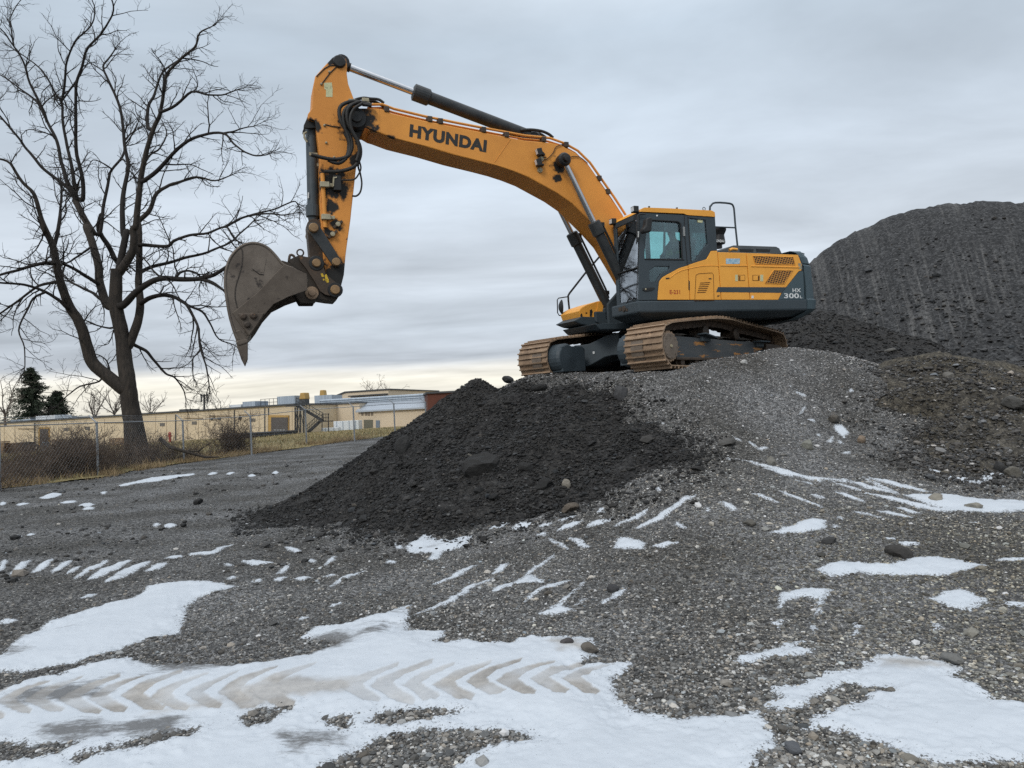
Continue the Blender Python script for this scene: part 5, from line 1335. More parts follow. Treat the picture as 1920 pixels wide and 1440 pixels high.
def stone_material():
    m, nt, b = principled('loose_stone')
    N, L = nt.nodes.new, nt.links.new
    at_ = N('ShaderNodeVertexColor'); at_.layer_name = 'Col'
    geo = N('ShaderNodeNewGeometry')
    n = N('ShaderNodeTexNoise'); n.inputs['Scale'].default_value = 60; n.inputs['Detail'].default_value = 4; L(geo.outputs['Position'], n.inputs['Vector'])
    mr = N('ShaderNodeMapRange'); mr.inputs['To Min'].default_value = .7; mr.inputs['To Max'].default_value = 1.3; L(n.outputs['Fac'], mr.inputs['Value'])
    sc = N('ShaderNodeVectorMath'); sc.operation = 'SCALE'; L(at_.outputs['Color'], sc.inputs[0]); L(mr.outputs[0], sc.inputs['Scale'])
    L(sc.outputs[0], b.inputs['Base Color']); b.inputs['Roughness'].default_value = .8; b.inputs['Specular IOR Level'].default_value = .35
    return m
stone_m = stone_material()

ground = npmesh('ground', np.stack([GXX, GYY, gz], -1).reshape(-1, 3), grid_faces(idx), gravel_m)
ground['kind'] = 'structure'

# ---- snow sheet
def build_snow():
    jf = len(az_f)
    rr = np.nonzero((rs > 2.2) & (rs < 40))[0]
    X, Y, Rr = GXX[rr][:, :jf], GYY[rr][:, :jf], RR[rr][:, :jf]
    s = snow_field(X.ravel(), Y.ravel())
    ch = np.full(s.shape, -1.0)
    for g in G_chev: poly_sd(g, X.ravel(), Y.ravel(), ch)
    di = np.full(s.shape, -1.0)
    for g in G_dirty: poly_sd(g, X.ravel(), Y.ravel(), di)
    th = np.full(s.shape, -1.0)
    for g in G_thin: poly_sd(g, X.ravel(), Y.ravel(), th)
    xx, yy = X.ravel(), Y.ravel()
    chn = ch + .007 * fbm(xx, yy, 40, 2, 340)
    press = sstep(-.004, .006, chn)
    dirt = np.maximum(press * (.45 + .55 * sstep(-.35, .35, fbm(xx, yy, 3, 3, 341))), sstep(-.05, .08, di + .05 * fbm(xx, yy, 14, 3, 342)) * .8)
    thin = sstep(-.12, .14, th + .12 * fbm(xx, yy * 1.6, 4, 4, 343))
    thin = np.maximum(thin, sstep(.40, .85, fbm(xx * .5, yy * 1.3, 2.1, 4, 344) + .1) * .55)
    h = np.clip(s * .16, -.035, .010) + .010 * fbm(xx, yy, 1.7, 3, 351) * sstep(0, .3, s) + .003 * fbm(xx, yy, 18, 2, 352) - press * .006
    gr_ = grain(xx, yy, Rr.ravel()); k_in = .85 * sstep(0, .35, s)
    z = base_z(xx, yy) + np.maximum(gr_ * (1 - k_in) + .022 * k_in + h, gr_ + .004 * sstep(.025, .09, s) + np.minimum(h, 0) - press * .003)
    ii = np.arange(len(xx)).reshape(X.shape)
    q = np.stack([ii[:-1, :-1], ii[1:, :-1], ii[1:, 1:], ii[:-1, 1:]], -1).reshape(-1, 4)
    keep = (s[q].max(1) > -.07)
    q = q[keep]
    used = np.unique(q); remap = np.full(len(xx), -1); remap[used] = np.arange(len(used))
    m, nt, b = principled('old_snow')
    N, L = nt.nodes.new, nt.links.new
    ad = N('ShaderNodeAttribute'); ad.attribute_name = 'dirt'
    at2 = N('ShaderNodeAttribute'); at2.attribute_name = 'thin'
    geo = N('ShaderNodeNewGeometry')
    n = N('ShaderNodeTexNoise'); n.inputs['Scale'].default_value = 26; n.inputs['Detail'].default_value = 6; n.inputs['Roughness'].default_value = .75; L(geo.outputs['Position'], n.inputs['Vector'])
    n2 = N('ShaderNodeTexNoise'); n2.inputs['Scale'].default_value = 4; n2.inputs['Detail'].default_value = 5; L(geo.outputs['Position'], n2.inputs['Vector'])
    base = N('ShaderNodeMix'); base.data_type = 'RGBA'; base.inputs[6].default_value = (.45, .492, .54, 1); base.inputs[7].default_value = (.54, .58, .625, 1); L(n2.outputs['Fac'], base.inputs[0])
    mp = N('ShaderNodeMapping'); mp.inputs['Scale'].default_value = (1.6, 6.0, 1); mp.inputs['Rotation'].default_value = (0, 0, R(-10)); L(geo.outputs['Position'], mp.inputs['Vector'])
    n3 = N('ShaderNodeTexNoise'); n3.inputs['Scale'].default_value = 3.6; n3.inputs['Detail'].default_value = 9; n3.inputs['Roughness'].default_value = .78; L(mp.outputs[0], n3.inputs['Vector'])
    tmul = N('ShaderNodeMath'); tmul.operation = 'MULTIPLY_ADD'; tmul.inputs[1].default_value = 3.6; tmul.inputs[2].default_value = -3.05
    tf = N('ShaderNodeMath'); tf.operation = 'MULTIPLY_ADD'; tf.inputs[1].default_value = .38; L(n.outputs['Fac'], tf.inputs[0]); L(n3.outputs['Fac'], tf.inputs[2]); L(tf.outputs[0], tmul.inputs[0])
    tadd = N('ShaderNodeMath'); tadd.operation = 'ADD'; tadd.use_clamp = True; L(tmul.outputs[0], tadd.inputs[0])
    tm2 = N('ShaderNodeMath'); tm2.operation = 'MULTIPLY'; L(at2.outputs['Fac'], tm2.inputs[0]); L(tm2.outputs[0], tadd.inputs[1]); tm2.inputs[1].default_value = 1.75
    tm3 = N('ShaderNodeMath'); tm3.operation = 'MULTIPLY'; L(tadd.outputs[0], tm3.inputs[0]); L(at2.outputs['Fac'], tm3.inputs[1])
    ice = N('ShaderNodeMix'); ice.data_type = 'RGBA'; ice.inputs[7].default_value = (.135, .138, .142, 1); L(tadd.outputs[0], ice.inputs[0]); L(base.outputs[2], ice.inputs[6])
    dm = N('ShaderNodeMix'); dm.data_type = 'RGBA'
    dc = N('ShaderNodeMix'); dc.data_type = 'RGBA'; dc.inputs[6].default_value = (.13, .121, .112, 1); dc.inputs[7].default_value = (.44, .42, .39, 1)
    dv = N('ShaderNodeMath'); dv.operation = 'MULTIPLY_ADD'; dv.inputs[1].default_value = 1.9; dv.inputs[2].default_value = -.42; dv.use_clamp = True
    dw = N('ShaderNodeMath'); dw.operation = 'MULTIPLY_ADD'; dw.inputs[1].default_value = .5; L(n.outputs['Fac'], dw.inputs[0])
    dx_ = N('ShaderNodeMath'); dx_.operation = 'MULTIPLY'; dx_.inputs[1].default_value = .55; L(n2.outputs['Fac'], dx_.inputs[0]); L(dx_.outputs[0], dw.inputs[2]); L(dw.outputs[0], dv.inputs[0]); L(dv.outputs[0], dc.inputs[0])
    L(ad.outputs['Fac'], dm.inputs[0]); L(ice.outputs[2], dm.inputs[6]); L(dc.outputs[2], dm.inputs[7])
    # grit showing through along the melting rim
    ar = N('ShaderNodeAttribute'); ar.attribute_name = 'rim'
    ng = N('ShaderNodeTexNoise'); ng.inputs['Scale'].default_value = 62; ng.inputs['Detail'].default_value = 5; ng.inputs['Roughness'].default_value = .7; L(geo.outputs['Position'], ng.inputs['Vector'])
    g1 = N('ShaderNodeMath'); g1.operation = 'MULTIPLY_ADD'; g1.inputs[1].default_value = .30; L(ar.outputs['Fac'], g1.inputs[0]); L(ng.outputs['Fac'], g1.inputs[2])
    g2 = N('ShaderNodeMapRange'); g2.inputs['From Min'].default_value = .655; g2.inputs['From Max'].default_value = .73; L(g1.outputs[0], g2.inputs['Value'])
    gm = N('ShaderNodeMix'); gm.data_type = 'RGBA'; gm.inputs[7].default_value = (.075, .074, .072, 1); L(g2.outputs[0], gm.inputs[0]); L(dm.outputs[2], gm.inputs[6])
    L(gm.outputs[2], b.inputs['Base Color']); b.inputs['Roughness'].default_value = .55; b.inputs['Specular IOR Level'].default_value = .35
    bp = N('ShaderNodeBump'); bp.inputs['Strength'].default_value = .35; bp.inputs['Distance'].default_value = .01; L(n.outputs['Fac'], bp.inputs['Height']); L(bp.outputs[0], b.inputs['Normal'])
    o = npmesh('snow', np.stack([xx, yy, z], -1)[used], remap[q], m, attrs={'dirt': dirt[used], 'thin': thin[used], 'rim': np.exp(-np.maximum(s, 0) / .045)[used]})
    o['kind'] = 'stuff'
build_snow()

# ---- heaps as height-field sheets
def heap(name, label, cat, zf_, x0, x1, y0, y1, step, mat, extra=.10, grain_amp=1.0, group=None):
    gx = np.arange(x0, x1 + step, step); gy = np.arange(y0, y1 + step, step)
    X, Y = np.meshgrid(gx, gy)
    Z = zf_(X, Y); B = base_z(X, Y)
    Z = Z + grain_amp * (0.030 * fbm(X, Y, 4.5, 3, 501) + 0.022 * fbm(X, Y, 13.0, 3, 502) + .012 * fbm(X, Y, 31, 2, 503))
    ii = np.arange(X.size).reshape(X.shape)
    q = np.stack([ii[:-1, :-1], ii[:-1, 1:], ii[1:, 1:], ii[1:, :-1]], -1).reshape(-1, 4)
    over = (Z - B).ravel()
    keep = over[q].max(1) > -extra
    q = q[keep]; used = np.unique(q); rm = np.full(X.size, -1); rm[used] = np.arange(len(used))
    V = np.stack([X.ravel(), Y.ravel(), np.maximum(Z.ravel(), B.ravel() - .25)], -1)[used]
    o = npmesh(name, V, rm[q], mat)
    return tag(o, label, cat, group)
H_as = heap('asphalt_heap', 'black heap of crushed asphalt in front of the excavator', 'heap', asphalt_z, -7, 5.5, 7.0, 19.5, .035, asphalt_m)
H_ru = heap('rubble_heap', 'brown stony rubble heap at the foot of the huge stockpile', 'heap', rubble_z, 3.5, 18, 7.5, 20, .045, rubble_m, grain_amp=1.5)
H_dk = heap('dark_heap', 'dark smooth heap between the excavator counterweight and the huge stockpile', 'heap', dark_z, 1.5, 16, 12.5, 27, .07, asphalt_m)
def stock_material():
    m, nt, b = principled('stockpile_stone')
    N, L = nt.nodes.new, nt.links.new
    geo = N('ShaderNodeNewGeometry')
    v = N('ShaderNodeTexVoronoi'); v.inputs['Scale'].default_value = 17; L(geo.outputs['Position'], v.inputs['Vector'])
    sp = N('ShaderNodeSeparateColor'); L(v.outputs['Color'], sp.inputs[0])
    n = N('ShaderNodeTexNoise'); n.inputs['Scale'].default_value = 7; n.inputs['Detail'].default_value = 8; n.inputs['Roughness'].default_value = .8; L(geo.outputs['Position'], n.inputs['Vector'])
    # pale runs of washed-out fines straight down the face
    sx = N('ShaderNodeSeparateXYZ'); L(geo.outputs['Position'], sx.inputs[0])
    ox = N('ShaderNodeMath'); ox.operation = 'SUBTRACT'; ox.inputs[1].default_value = 3.0; L(sx.outputs['X'], ox.inputs[0])
    an = N('ShaderNodeMath'); an.operation = 'ARCTAN2'; L(ox.outputs[0], an.inputs[0]); L(sx.outputs['Y'], an.inputs[1])
    cb_ = N('ShaderNodeCombineXYZ'); L(an.outputs[0], cb_.inputs['X']); L(sx.outputs['Z'], cb_.inputs['Y'])
    mp = N('ShaderNodeMapping'); mp.inputs['Scale'].default_value = (170, .20, 1); L(cb_.outputs[0], mp.inputs['Vector'])
    nr_ = N('ShaderNodeTexNoise'); nr_.inputs['Scale'].default_value = 1.0; nr_.inputs['Detail'].default_value = 5; nr_.inputs['Roughness'].default_value = .62; nr_.inputs['Distortion'].default_value = .15; L(mp.outputs[0], nr_.inputs['Vector'])
    rr = N('ShaderNodeMapRange'); rr.inputs['From Min'].default_value = .49; rr.inputs['From Max'].default_value = .66; L(nr_.outputs['Fac'], rr.inputs['Value'])
    brk = N('ShaderNodeMapRange'); brk.inputs['From Min'].default_value = .38; brk.inputs['From Max'].default_value = .60; L(n.outputs['Fac'], brk.inputs['Value'])
    big = N('ShaderNodeTexNoise'); big.inputs['Scale'].default_value = .22; big.inputs['Detail'].default_value = 2; L(geo.outputs['Position'], big.inputs['Vector'])
    bigr = N('ShaderNodeMapRange'); bigr.inputs['From Min'].default_value = .32; bigr.inputs['From Max'].default_value = .56; L(big.outputs['Fac'], bigr.inputs['Value'])
    mu = N('ShaderNodeMath'); mu.operation = 'MULTIPLY'; L(rr.outputs[0], mu.inputs[0]); L(brk.outputs[0], mu.inputs[1])
    mu2 = N('ShaderNodeMath'); mu2.operation = 'MULTIPLY'; L(mu.outputs[0], mu2.inputs[0]); L(bigr.outputs[0], mu2.inputs[1])
    a = N('ShaderNodeMath'); a.operation = 'MULTIPLY_ADD'; a.inputs[1].default_value = .45; L(sp.outputs[0], a.inputs[0])
    a2 = N('ShaderNodeMath'); a2.operation = 'MULTIPLY'; a2.inputs[1].default_value = .6; L(n.outputs['Fac'], a2.inputs[0]); L(a2.outputs[0], a.inputs[2])
    rp = N('ShaderNodeValToRGB'); e = rp.color_ramp.elements; e[0].position = .2; e[0].color = (.013, .014, .015, 1); e[1].position = .9; e[1].color = (.105, .107, .110, 1); k = e.new(.55); k.color = (.038, .039, .041, 1); L(a.outputs[0], rp.inputs['Fac'])
    mx = N('ShaderNodeMix'); mx.data_type = 'RGBA'; mx.inputs[7].default_value = (.15, .148, .144, 1); L(mu2.outputs[0], mx.inputs[0]); L(rp.outputs[0], mx.inputs[6])
    L(mx.outputs[2], b.inputs['Base Color']); b.inputs['Roughness'].default_value = .9; b.inputs['Specular IOR Level'].default_value = .25
    bp = N('ShaderNodeBump'); bp.inputs['Strength'].default_value = 1.0; bp.inputs['Distance'].default_value = .06; L(a.outputs[0], bp.inputs['Height']); L(bp.outputs[0], b.inputs['Normal'])
    return m
H_st = heap('stockpile', 'huge dark stockpile with pale streaks running down its face', 'stockpile', stock_z, 1, 52, 16, 58, .16, stock_material(), extra=.3, grain_amp=2.2)

# ---- loose stones
_ph = (1 + 5 ** .5) / 2
_ico = np.array([(-1, _ph, 0), (1, _ph, 0), (-1, -_ph, 0), (1, -_ph, 0), (0, -1, _ph), (0, 1, _ph), (0, -1, -_ph), (0, 1, -_ph), (_ph, 0, -1), (_ph, 0, 1), (-_ph, 0, -1), (-_ph, 0, 1)], float) / math.sqrt(1 + _ph ** 2)
_icof = np.array([(0, 11, 5), (0, 5, 1), (0, 1, 7), (0, 7, 10), (0, 10, 11), (1, 5, 9), (5, 11, 4), (11, 10, 2), (10, 7, 6), (7, 1, 8), (3, 9, 4), (3, 4, 2), (3, 2, 6), (3, 6, 8), (3, 8, 9), (4, 9, 5), (2, 4, 11), (6, 2, 10), (8, 6, 7), (9, 8, 1)])
_var = np.stack([_ico * rng.uniform(.70, 1.22, (12, 1)) for _ in range(16)])
def rand_rot(n):
    q = rng.normal(size=(n, 4)); q /= np.linalg.norm(q, axis=1)[:, None]
    w, x, y, z = q.T
    return np.stack([1 - 2 * (y * y + z * z), 2 * (x * y - z * w), 2 * (x * z + y * w), 2 * (x * y + z * w), 1 - 2 * (x * x + z * z), 2 * (y * z - x * w), 2 * (x * z - y * w), 2 * (y * z + x * w), 1 - 2 * (x * x + y * y)], 1).reshape(n, 3, 3)
def stones(name, P, size, col, parent=None, flat=.62):
    n = len(P)
    V = _var[rng.integers(0, 16, n)] * (size[:, None] * rng.uniform(.75, 1.25, (n, 3)))[:, None, :]
    V = np.einsum('nij,nkj->nki', rand_rot(n), V)
    V[:, :, 2] *= flat
    V = V + P[:, None, :]
    Fc = (_icof[None] + 12 * np.arange(n)[:, None, None]).reshape(-1, 3)
    return npmesh(name, V.reshape(-1, 3), Fc, stone_m, parent, smooth=False, col=np.repeat(col, 12, 0))
def tones(n, base, var, warm=0.0, pale=.05):
    v = base * np.exp(var * rng.normal(size=n)); pk = rng.random(n) < pale; v[pk] *= rng.uniform(1.8, 3.4, pk.sum())
    w = rng.normal(0, .05, n) + warm
    return np.clip(np.stack([v * (1 + w), v, v * (1 - w * 1.1)], 1), .004, 5.0)
def scatter(n, d0, d1, a0, a1, pw=1.0):
    a = np.radians(rng.uniform(a0, a1, n)); u = rng.random(n)
    r = 1 / (1 / d0 + (1 / d1 - 1 / d0) * u) if pw == 1.0 else d0 * (d1 / d0) ** u
    return np.sin(a) * r, np.cos(a) * r, r
def build_stones():
    x1, y1, r1 = scatter(215000, 2.3, 34, -42, 42)
    x2, y2, r2 = scatter(30000, 6.5, 16, -8, 41, 0)
    x = np.r_[x1, x2]; y = np.r_[y1, y2]; r = np.r_[r1, r2]
    b = base_z(x, y)
    on_heap = (asphalt_z(x, y) > b - .02) | (rubble_z(x, y) > b - .02) | (dark_z(x, y) > b)
    s = snow_field(x, y)
    sel = (~on_heap) & ((s < .012) | (rng.random(len(x)) < .004 + .34 * np.exp(-np.maximum(s, 0) / .03)))
    x, y, r, b = x[sel], y[sel], r[sel], b[sel]
    n = len(x)
    size = np.maximum(.0067 * np.exp(.45 * rng.normal(size=n)), .00068 * r) * (1 + .15 * sstep(2, 8, x))
    bigk = rng.random(n) < .012; size[bigk] *= rng.uniform(1.6, 3.0, bigk.sum())
    size = np.minimum(size, .055)
    z = b + grain(x, y, r) + size * .12
    # greys differ from place to place: darker to the left and in the wheel ruts, paler on the mound
    dk = .15 * (1 + .45 * fbm(x, y, .5, 3, 601)) * (1 + .55 * sstep(.7, 1.7, b)) * (1 - .42 * sstep(-.5, -6, x)) * (1 + .35 * fbm(x, y, 1.6, 3, 602)) * (1 - .28 * np.exp(-((x - 1.6) / 1.6) ** 2 - ((y - 6.6) / 1.0) ** 2))
    c = tones(n, 1.02, .58, .012, .04) * dk[:, None]
    br = .25 + .75 * sstep(.5, 4, x) * sstep(10, 6, y); c[:, 0] *= 1 + .05 * br; c[:, 2] *= 1 - .16 * br
    bl = sstep(.8, 1.8, b); c[:, 2] *= 1 + .05 * bl
    g = stones('gravel', np.stack([x, y, z], -1), size, np.clip(c, .004, .5)); g['kind'] = 'stuff'
    # dark clods and lumps kicked about on the left of the yard
    xc, yc, rc = scatter(2600, 8.5, 34, -40, -4, 0)
    kc = (asphalt_z(xc, yc) < base_z(xc, yc)) & (fbm(xc, yc, .45, 3, 640) > -.05) & (snow_field(xc, yc) < 0)
    xc, yc = xc[kc], yc[kc]; szc = np.clip(.022 * np.exp(.6 * rng.normal(size=len(xc))), .012, .09)
    gc = stones('dark_clods', np.stack([xc, yc, base_z(xc, yc) + grain(xc, yc, np.hypot(xc, yc)) + szc * .25], -1), szc, np.clip(tones(len(xc), .035, .6, .02), .004, .5)); gc['kind'] = 'stuff'
    def on(zf_, n, d0, d1, a0, a1, par, base, var, warm, sz, pale, sup=.09):
        x, y, r = scatter(n, d0, d1, a0, a1, 0)
        z = zf_(x, y); b = base_z(x, y)
        k = z > b - .05 - .40 * rng.random(len(z)) ** 4
        x, y, r, z, b = x[k], y[k], r[k], np.maximum(z[k], b[k]), b[k]
        size = np.maximum(sz * np.exp(.5 * rng.normal(size=len(x))), .0009 * r); bk = rng.random(len(x)) < .02; size[bk] *= rng.uniform(1.6, 3, bk.sum()); size = np.minimum(size, sup)
        o = stones('loose_stone', np.stack([x, y, z + size * .1 + .01], -1), size, tones(len(x), base, var, warm, pale), par); o['kind'] = 'stuff'
    on(asphalt_z, 62000, 8.3, 15.8, -22, 17, H_as, .0175, .55, .008, .0115, .03)
    on(rubble_z, 34000, 9, 15, 17, 42, H_ru, .050, .55, .035, .0130, .05)
    on(lambda x, y: np.where(np.hypot(x - 3, y) < 23.5 + 2.5 * rng.random(np.shape(x)) ** 3 * 2, stock_z(x, y), -9), 9000, 15, 29, 15, 46, H_st, .040, .5, .0, .034, .03, .13)
    on(dark_z, 7000, 15, 21, 16, 34, H_dk, .021, .45, .01, .02, .02)
build_stones()

# ---- single rocks one can tell apart
def rock(px, py, D, w, h, col, label, seed, zf_=surf_z, sq=1.0, name='rock', cat='rock', rough=.25, sink=.25):
    p = at(px, py, D); q = px_ground([(px, py)], zf_, max(2.0, D - 4), D + 5)[0]
    rs_ = np.random.default_rng(seed)
    bm = bmesh.new(); bmesh.ops.create_icosphere(bm, subdivisions=3, radius=1.0)
    K = rs_.normal(size=(9, 3)); K /= np.linalg.norm(K, axis=1)[:, None]; dd = rs_.uniform(.62, .95, 9)
    for v in bm.verts:
        c = np.array(v.co)
        for kk, d_ in zip(K, dd):
            e = c @ kk - d_
            if e > 0: c = c - kk * e
        c = c * (1 + rough * .55 * float(fbm(np.array([c[0] + seed + .7 * c[2]]), np.array([c[1] - .8 * c[2]]), 2.6, 4, seed, .65)[0]))
        v.co = Vector((c[0] * w / 2, c[1] * w / 2 * .8, c[2] * h / 2))
    me = bpy.data.meshes.new(name); bm.to_mesh(me); bm.free()
    o = bpy.data.objects.new(name, me); COL.objects.link(o)
    o.location = (q[0], q[1], q[2] + h * (.5 - sink)); o.rotation_euler = (rs_.uniform(-.25, .25), rs_.uniform(-.25, .25), rs_.uniform(0, 3))
    col = tuple(c * 1.25 for c in col) if name == 'rock' else col
    key = 'rock_' + '_'.join('%d' % int(c * 1000) for c in col)
    me.materials.append(MATS.get(key) or surf(key, col, tuple(c * .6 for c in col), 6, .85, bump=.6, bscale=30))
    tag(o, label, cat)
    return o
rock(1069, 957, 8.9, .30, .13, (.085, .070, .055), 'flat brown boulder at the right foot of the black asphalt heap', 1)
rock(1062, 914, 9.4, .12, .16, (.17, .155, .13), 'pale block standing at the foot of the black asphalt heap', 2)
rock(372, 947, 13.8, .26, .17, (.020, .020, .020), 'small black lump alone on the gravel left of the asphalt heap', 3, sink=.1)
rock(344, 987, 10.2, .13, .08, (.022, .022, .022), 'small black stone on the gravel below the lone black lump', 4)
rock(907, 1015, 8.7, .10, .09, (.018, .018, .018), 'small black stone right of the ragged snow patch', 5)
rock(1063, 1210, 4.9, .11, .07, (.05, .045, .045), 'dark stone lying in the snow just above the tyre print', 6)
rock(1686, 1043, 6.7, .24, .13, (.030, .028, .026), 'dark clod on the upper edge of a long snow patch', 7)
rock(1405, 985, 7.5, .16, .09, (.08, .075, .065), 'grey flat stone among the gravel left of a snow patch', 8)
rock(1150, 1110, 6.0, .11, .10, (.035, .035, .037), 'dark square stone beside a short snow streak', 9)
rock(1756, 938, 8.6, .22, .10, (.20, .185, .155), 'tan flat stone at the end of the long snow streaks', 10)
rock(1826, 954, 8.3, .20, .10, (.19, .18, .155), 'tan stone set in the broad snow streak', 11)
rock(1900, 893, 9.4, .24, .18, (.10, .094, .08), 'rounded tan stone at the foot of the rubble heap', 12)
rock(1874, 884, 9.5, .16, .18, (.03, .03, .03), 'black upright stone beside the rounded tan stone', 13)
rock(1515, 841, 10.0, .18, .19, (.15, .15, .13), 'square pale stone on the mound left of the rubble heap', 14)
rock(1446, 872, 9.5, .16, .16, (.14, .135, .12), 'pale stone above the long snow streak on the mound', 15)
rock(1615, 830, 10.2, .15, .15, (.17, .13, .095), 'rusty round stone at the toe of the rubble heap', 16)
rock(1564, 790, 10.8, .22, .14, (.075, .068, .058), 'grey brown boulder on the left edge of the rubble heap', 17)
rock(1395, 681, 12.9, .15, .09, (.36, .36, .35), 'white stone on the crest of the mound by the track', 18)
rock(1668, 660, 14.2, .28, .12, (.10,.097,.09), 'pale slab at the top of the rubble heap', 19)
rock(1778, 710, 13.0, .20, .16, (.11,.105,.095), 'pale block high on the rubble heap', 20)
rock(1900, 762, 12.6, .34, .22, (.055, .054, .05), 'large grey boulder on the right of the rubble heap', 21)
rock(1362, 834, 10.0, .30, .12, (.07, .068, .064), 'grey slab in the gravel right of the asphalt heap', 22)
rock(1105, 1222, 5.0, .12, .08, (.09, .08, .068), 'brown stone at the edge of the snow near the tyre print', 23)
rock(1785, 1240, 4.65, .12, .07, (.12, .12, .115), 'grey flat stone at the top edge of the big right snow patch', 24)
rock(1705, 1430, 3.45, .09, .05, (.15, .14, .12), 'tan stone at the lower edge of the right snow patch', 25)
rock(1488, 1408, 3.55, .10, .06, (.075, .08, .088), 'bluish stone in the gravel island between the two snow patches', 26)
rock(1555, 1020, 7.2, .2, .09, (.03, .03, .03), 'black slab on the gravel above the long snow patch', 27)
rock(703, 888, 12.3, .22, .10, (.022, .021, .02), 'dark clod low on the left face of the asphalt heap', 28)
# round compacted clods stuck in the black heap
rock(905, 870, 10.8, .80, .50, (.018, .0175, .017), 'broad round slab of compacted asphalt in the front of the heap', 31, sq=1, name='asphalt_slab', cat='slab', rough=.3, sink=.62)
rock(757, 842, 12.1, .34, .42, (.030, .030, .030), 'upright dark slab on the left slope of the asphalt heap', 32, name='asphalt_slab', cat='slab', sink=.4)
rock(1010, 728, 13.2, .36, .18, (.016, .016, .016), 'dark slab near the top of the asphalt heap', 33, name='asphalt_slab', cat='slab', sink=.55)
rock(985, 880, 10.5, .24, .22, (.018, .0175, .017), 'rough black clod right of the broad round slab', 34, name='asphalt_slab', cat='slab', sink=.4)
rock(1020, 915, 10.0, .30, .20, (.015, .0148, .0145), 'deep black clod at the lower right of the asphalt heap', 35, name='asphalt_slab', cat='slab', sink=.35)
rock(952, 718, 14.2, .40, .24, (.045, .045, .046), 'grey clod pushed up in front of the far track', 36, name='gravel_clod', cat='clod', sink=.2)
rock(1165, 742, 12.3, .32, .42, (.06, .06, .062), 'grey lump of pressed gravel under the front track', 37, zf_=base_z, name='gravel_clod', cat='clod', sink=.5)
q = MB(); c0 = px_ground([(886, 862)], asphalt_z, 8, 13)[0]; q.bar((c0[0] - .06, c0[1] - .08, c0[2] + .10), (c0[0] + .08, c0[1] - .10, c0[2] + .02), .03, .02)
tag(q.obj('wood_stick', surf('grey_wood', (.16, .15, .13), (.10, .095, .08), 12, .8)), 'short pale stick lying on the broad round slab', 'stick')
# ------------------------------------------------------------------ field beyond the gravel yard
edge_px = [(-260, 950), (-100, 930), (0, 917), (100, 906), (184, 897), (270, 881), (345, 869), (400, 862), (460, 853), (560, 841), (640, 829), (700, 822)]
edge_w = [tuple(p[:2]) for p in px_ground(edge_px, base_z, 5, 120)]
field_poly = np.array([(-60, 6)] + edge_w + [(-2, 62), (60, 80), (700, 300), (700, 2500), (-1500, 2500), (-1500, 6)], float)
def inside(P, x, y):
    r = np.zeros(np.shape(x), bool)
    for i in range(len(P)):
        a, b = P[i], P[(i + 1) % len(P)]
        if a[1] != b[1]: r ^= ((a[1] > y) != (b[1] > y)) & (x < (b[0] - a[0]) * (y - a[1]) / (b[1] - a[1]) + a[0])
    return r
def field_z(x, y): return base_z(x, y) + .035 + .05 * fbm(x, y, .5, 3, 701) * sstep(14, 30, y)
def build_field():
    jj = np.r_[np.arange(0, len(az_f), 3)]
    rr = np.nonzero((rs > 12) & (rs < 3000))[0]; rr = rr[::1]
    X, Y = GXX[rr][:, jj], GYY[rr][:, jj]
    ins = inside(field_poly, X + .25 * fbm(X, Y, 1.0, 3, 702), Y + .25 * fbm(X, Y, 1.0, 3, 703))
    Z = field_z(X, Y)
    ii = np.arange(X.size).reshape(X.shape)
    q = np.stack([ii[:-1, :-1], ii[1:, :-1], ii[1:, 1:], ii[:-1, 1:]], -1).reshape(-1, 4)
    q = q[ins.ravel()[q].all(1)]
    used = np.unique(q); rm = np.full(X.size, -1); rm[used] = np.arange(len(used))
    m, nt, b = principled('winter_field'); N, L = nt.nodes.new, nt.links.new
    geo = N('ShaderNodeNewGeometry')
    n1 = N('ShaderNodeTexNoise'); n1.inputs['Scale'].default_value = .16; n1.inputs['Detail'].default_value = 5; L(geo.outputs['Position'], n1.inputs['Vector'])
    n2 = N('ShaderNodeTexNoise'); n2.inputs['Scale'].default_value = 5; n2.inputs['Detail'].default_value = 6; n2.inputs['Roughness'].default_value = .75; L(geo.outputs['Position'], n2.inputs['Vector'])
    a = N('ShaderNodeMath'); a.operation = 'MULTIPLY_ADD'; a.inputs[1].default_value = .45; L(n2.outputs['Fac'], a.inputs[0])
    a2 = N('ShaderNodeMath'); a2.operation = 'MULTIPLY'; a2.inputs[1].default_value = .6; L(n1.outputs['Fac'], a2.inputs[0]); L(a2.outputs[0], a.inputs[2])
    rp = N('ShaderNodeValToRGB'); e = rp.color_ramp.elements; e[0].position = .32; e[0].color = (.115, .112, .055, 1); e[1].position = .72; e[1].color = (.36, .275, .15, 1); k = e.new(.5); k.color = (.22, .185, .095, 1)
    L(a.outputs[0], rp.inputs['Fac']); L(rp.outputs[0], b.inputs['Base Color']); b.inputs['Roughness'].default_value = .95; b.inputs['Specular IOR Level'].default_value = .1
    bp = N('ShaderNodeBump'); bp.inputs['Strength'].default_value = .8; bp.inputs['Distance'].default_value = .08; L(n2.outputs['Fac'], bp.inputs['Height']); L(bp.outputs[0], b.inputs['Normal'])
    o = npmesh('grass_field', np.stack([X.ravel(), Y.ravel(), Z.ravel()], -1)[used], rm[q], m); o['kind'] = 'structure'
build_field()

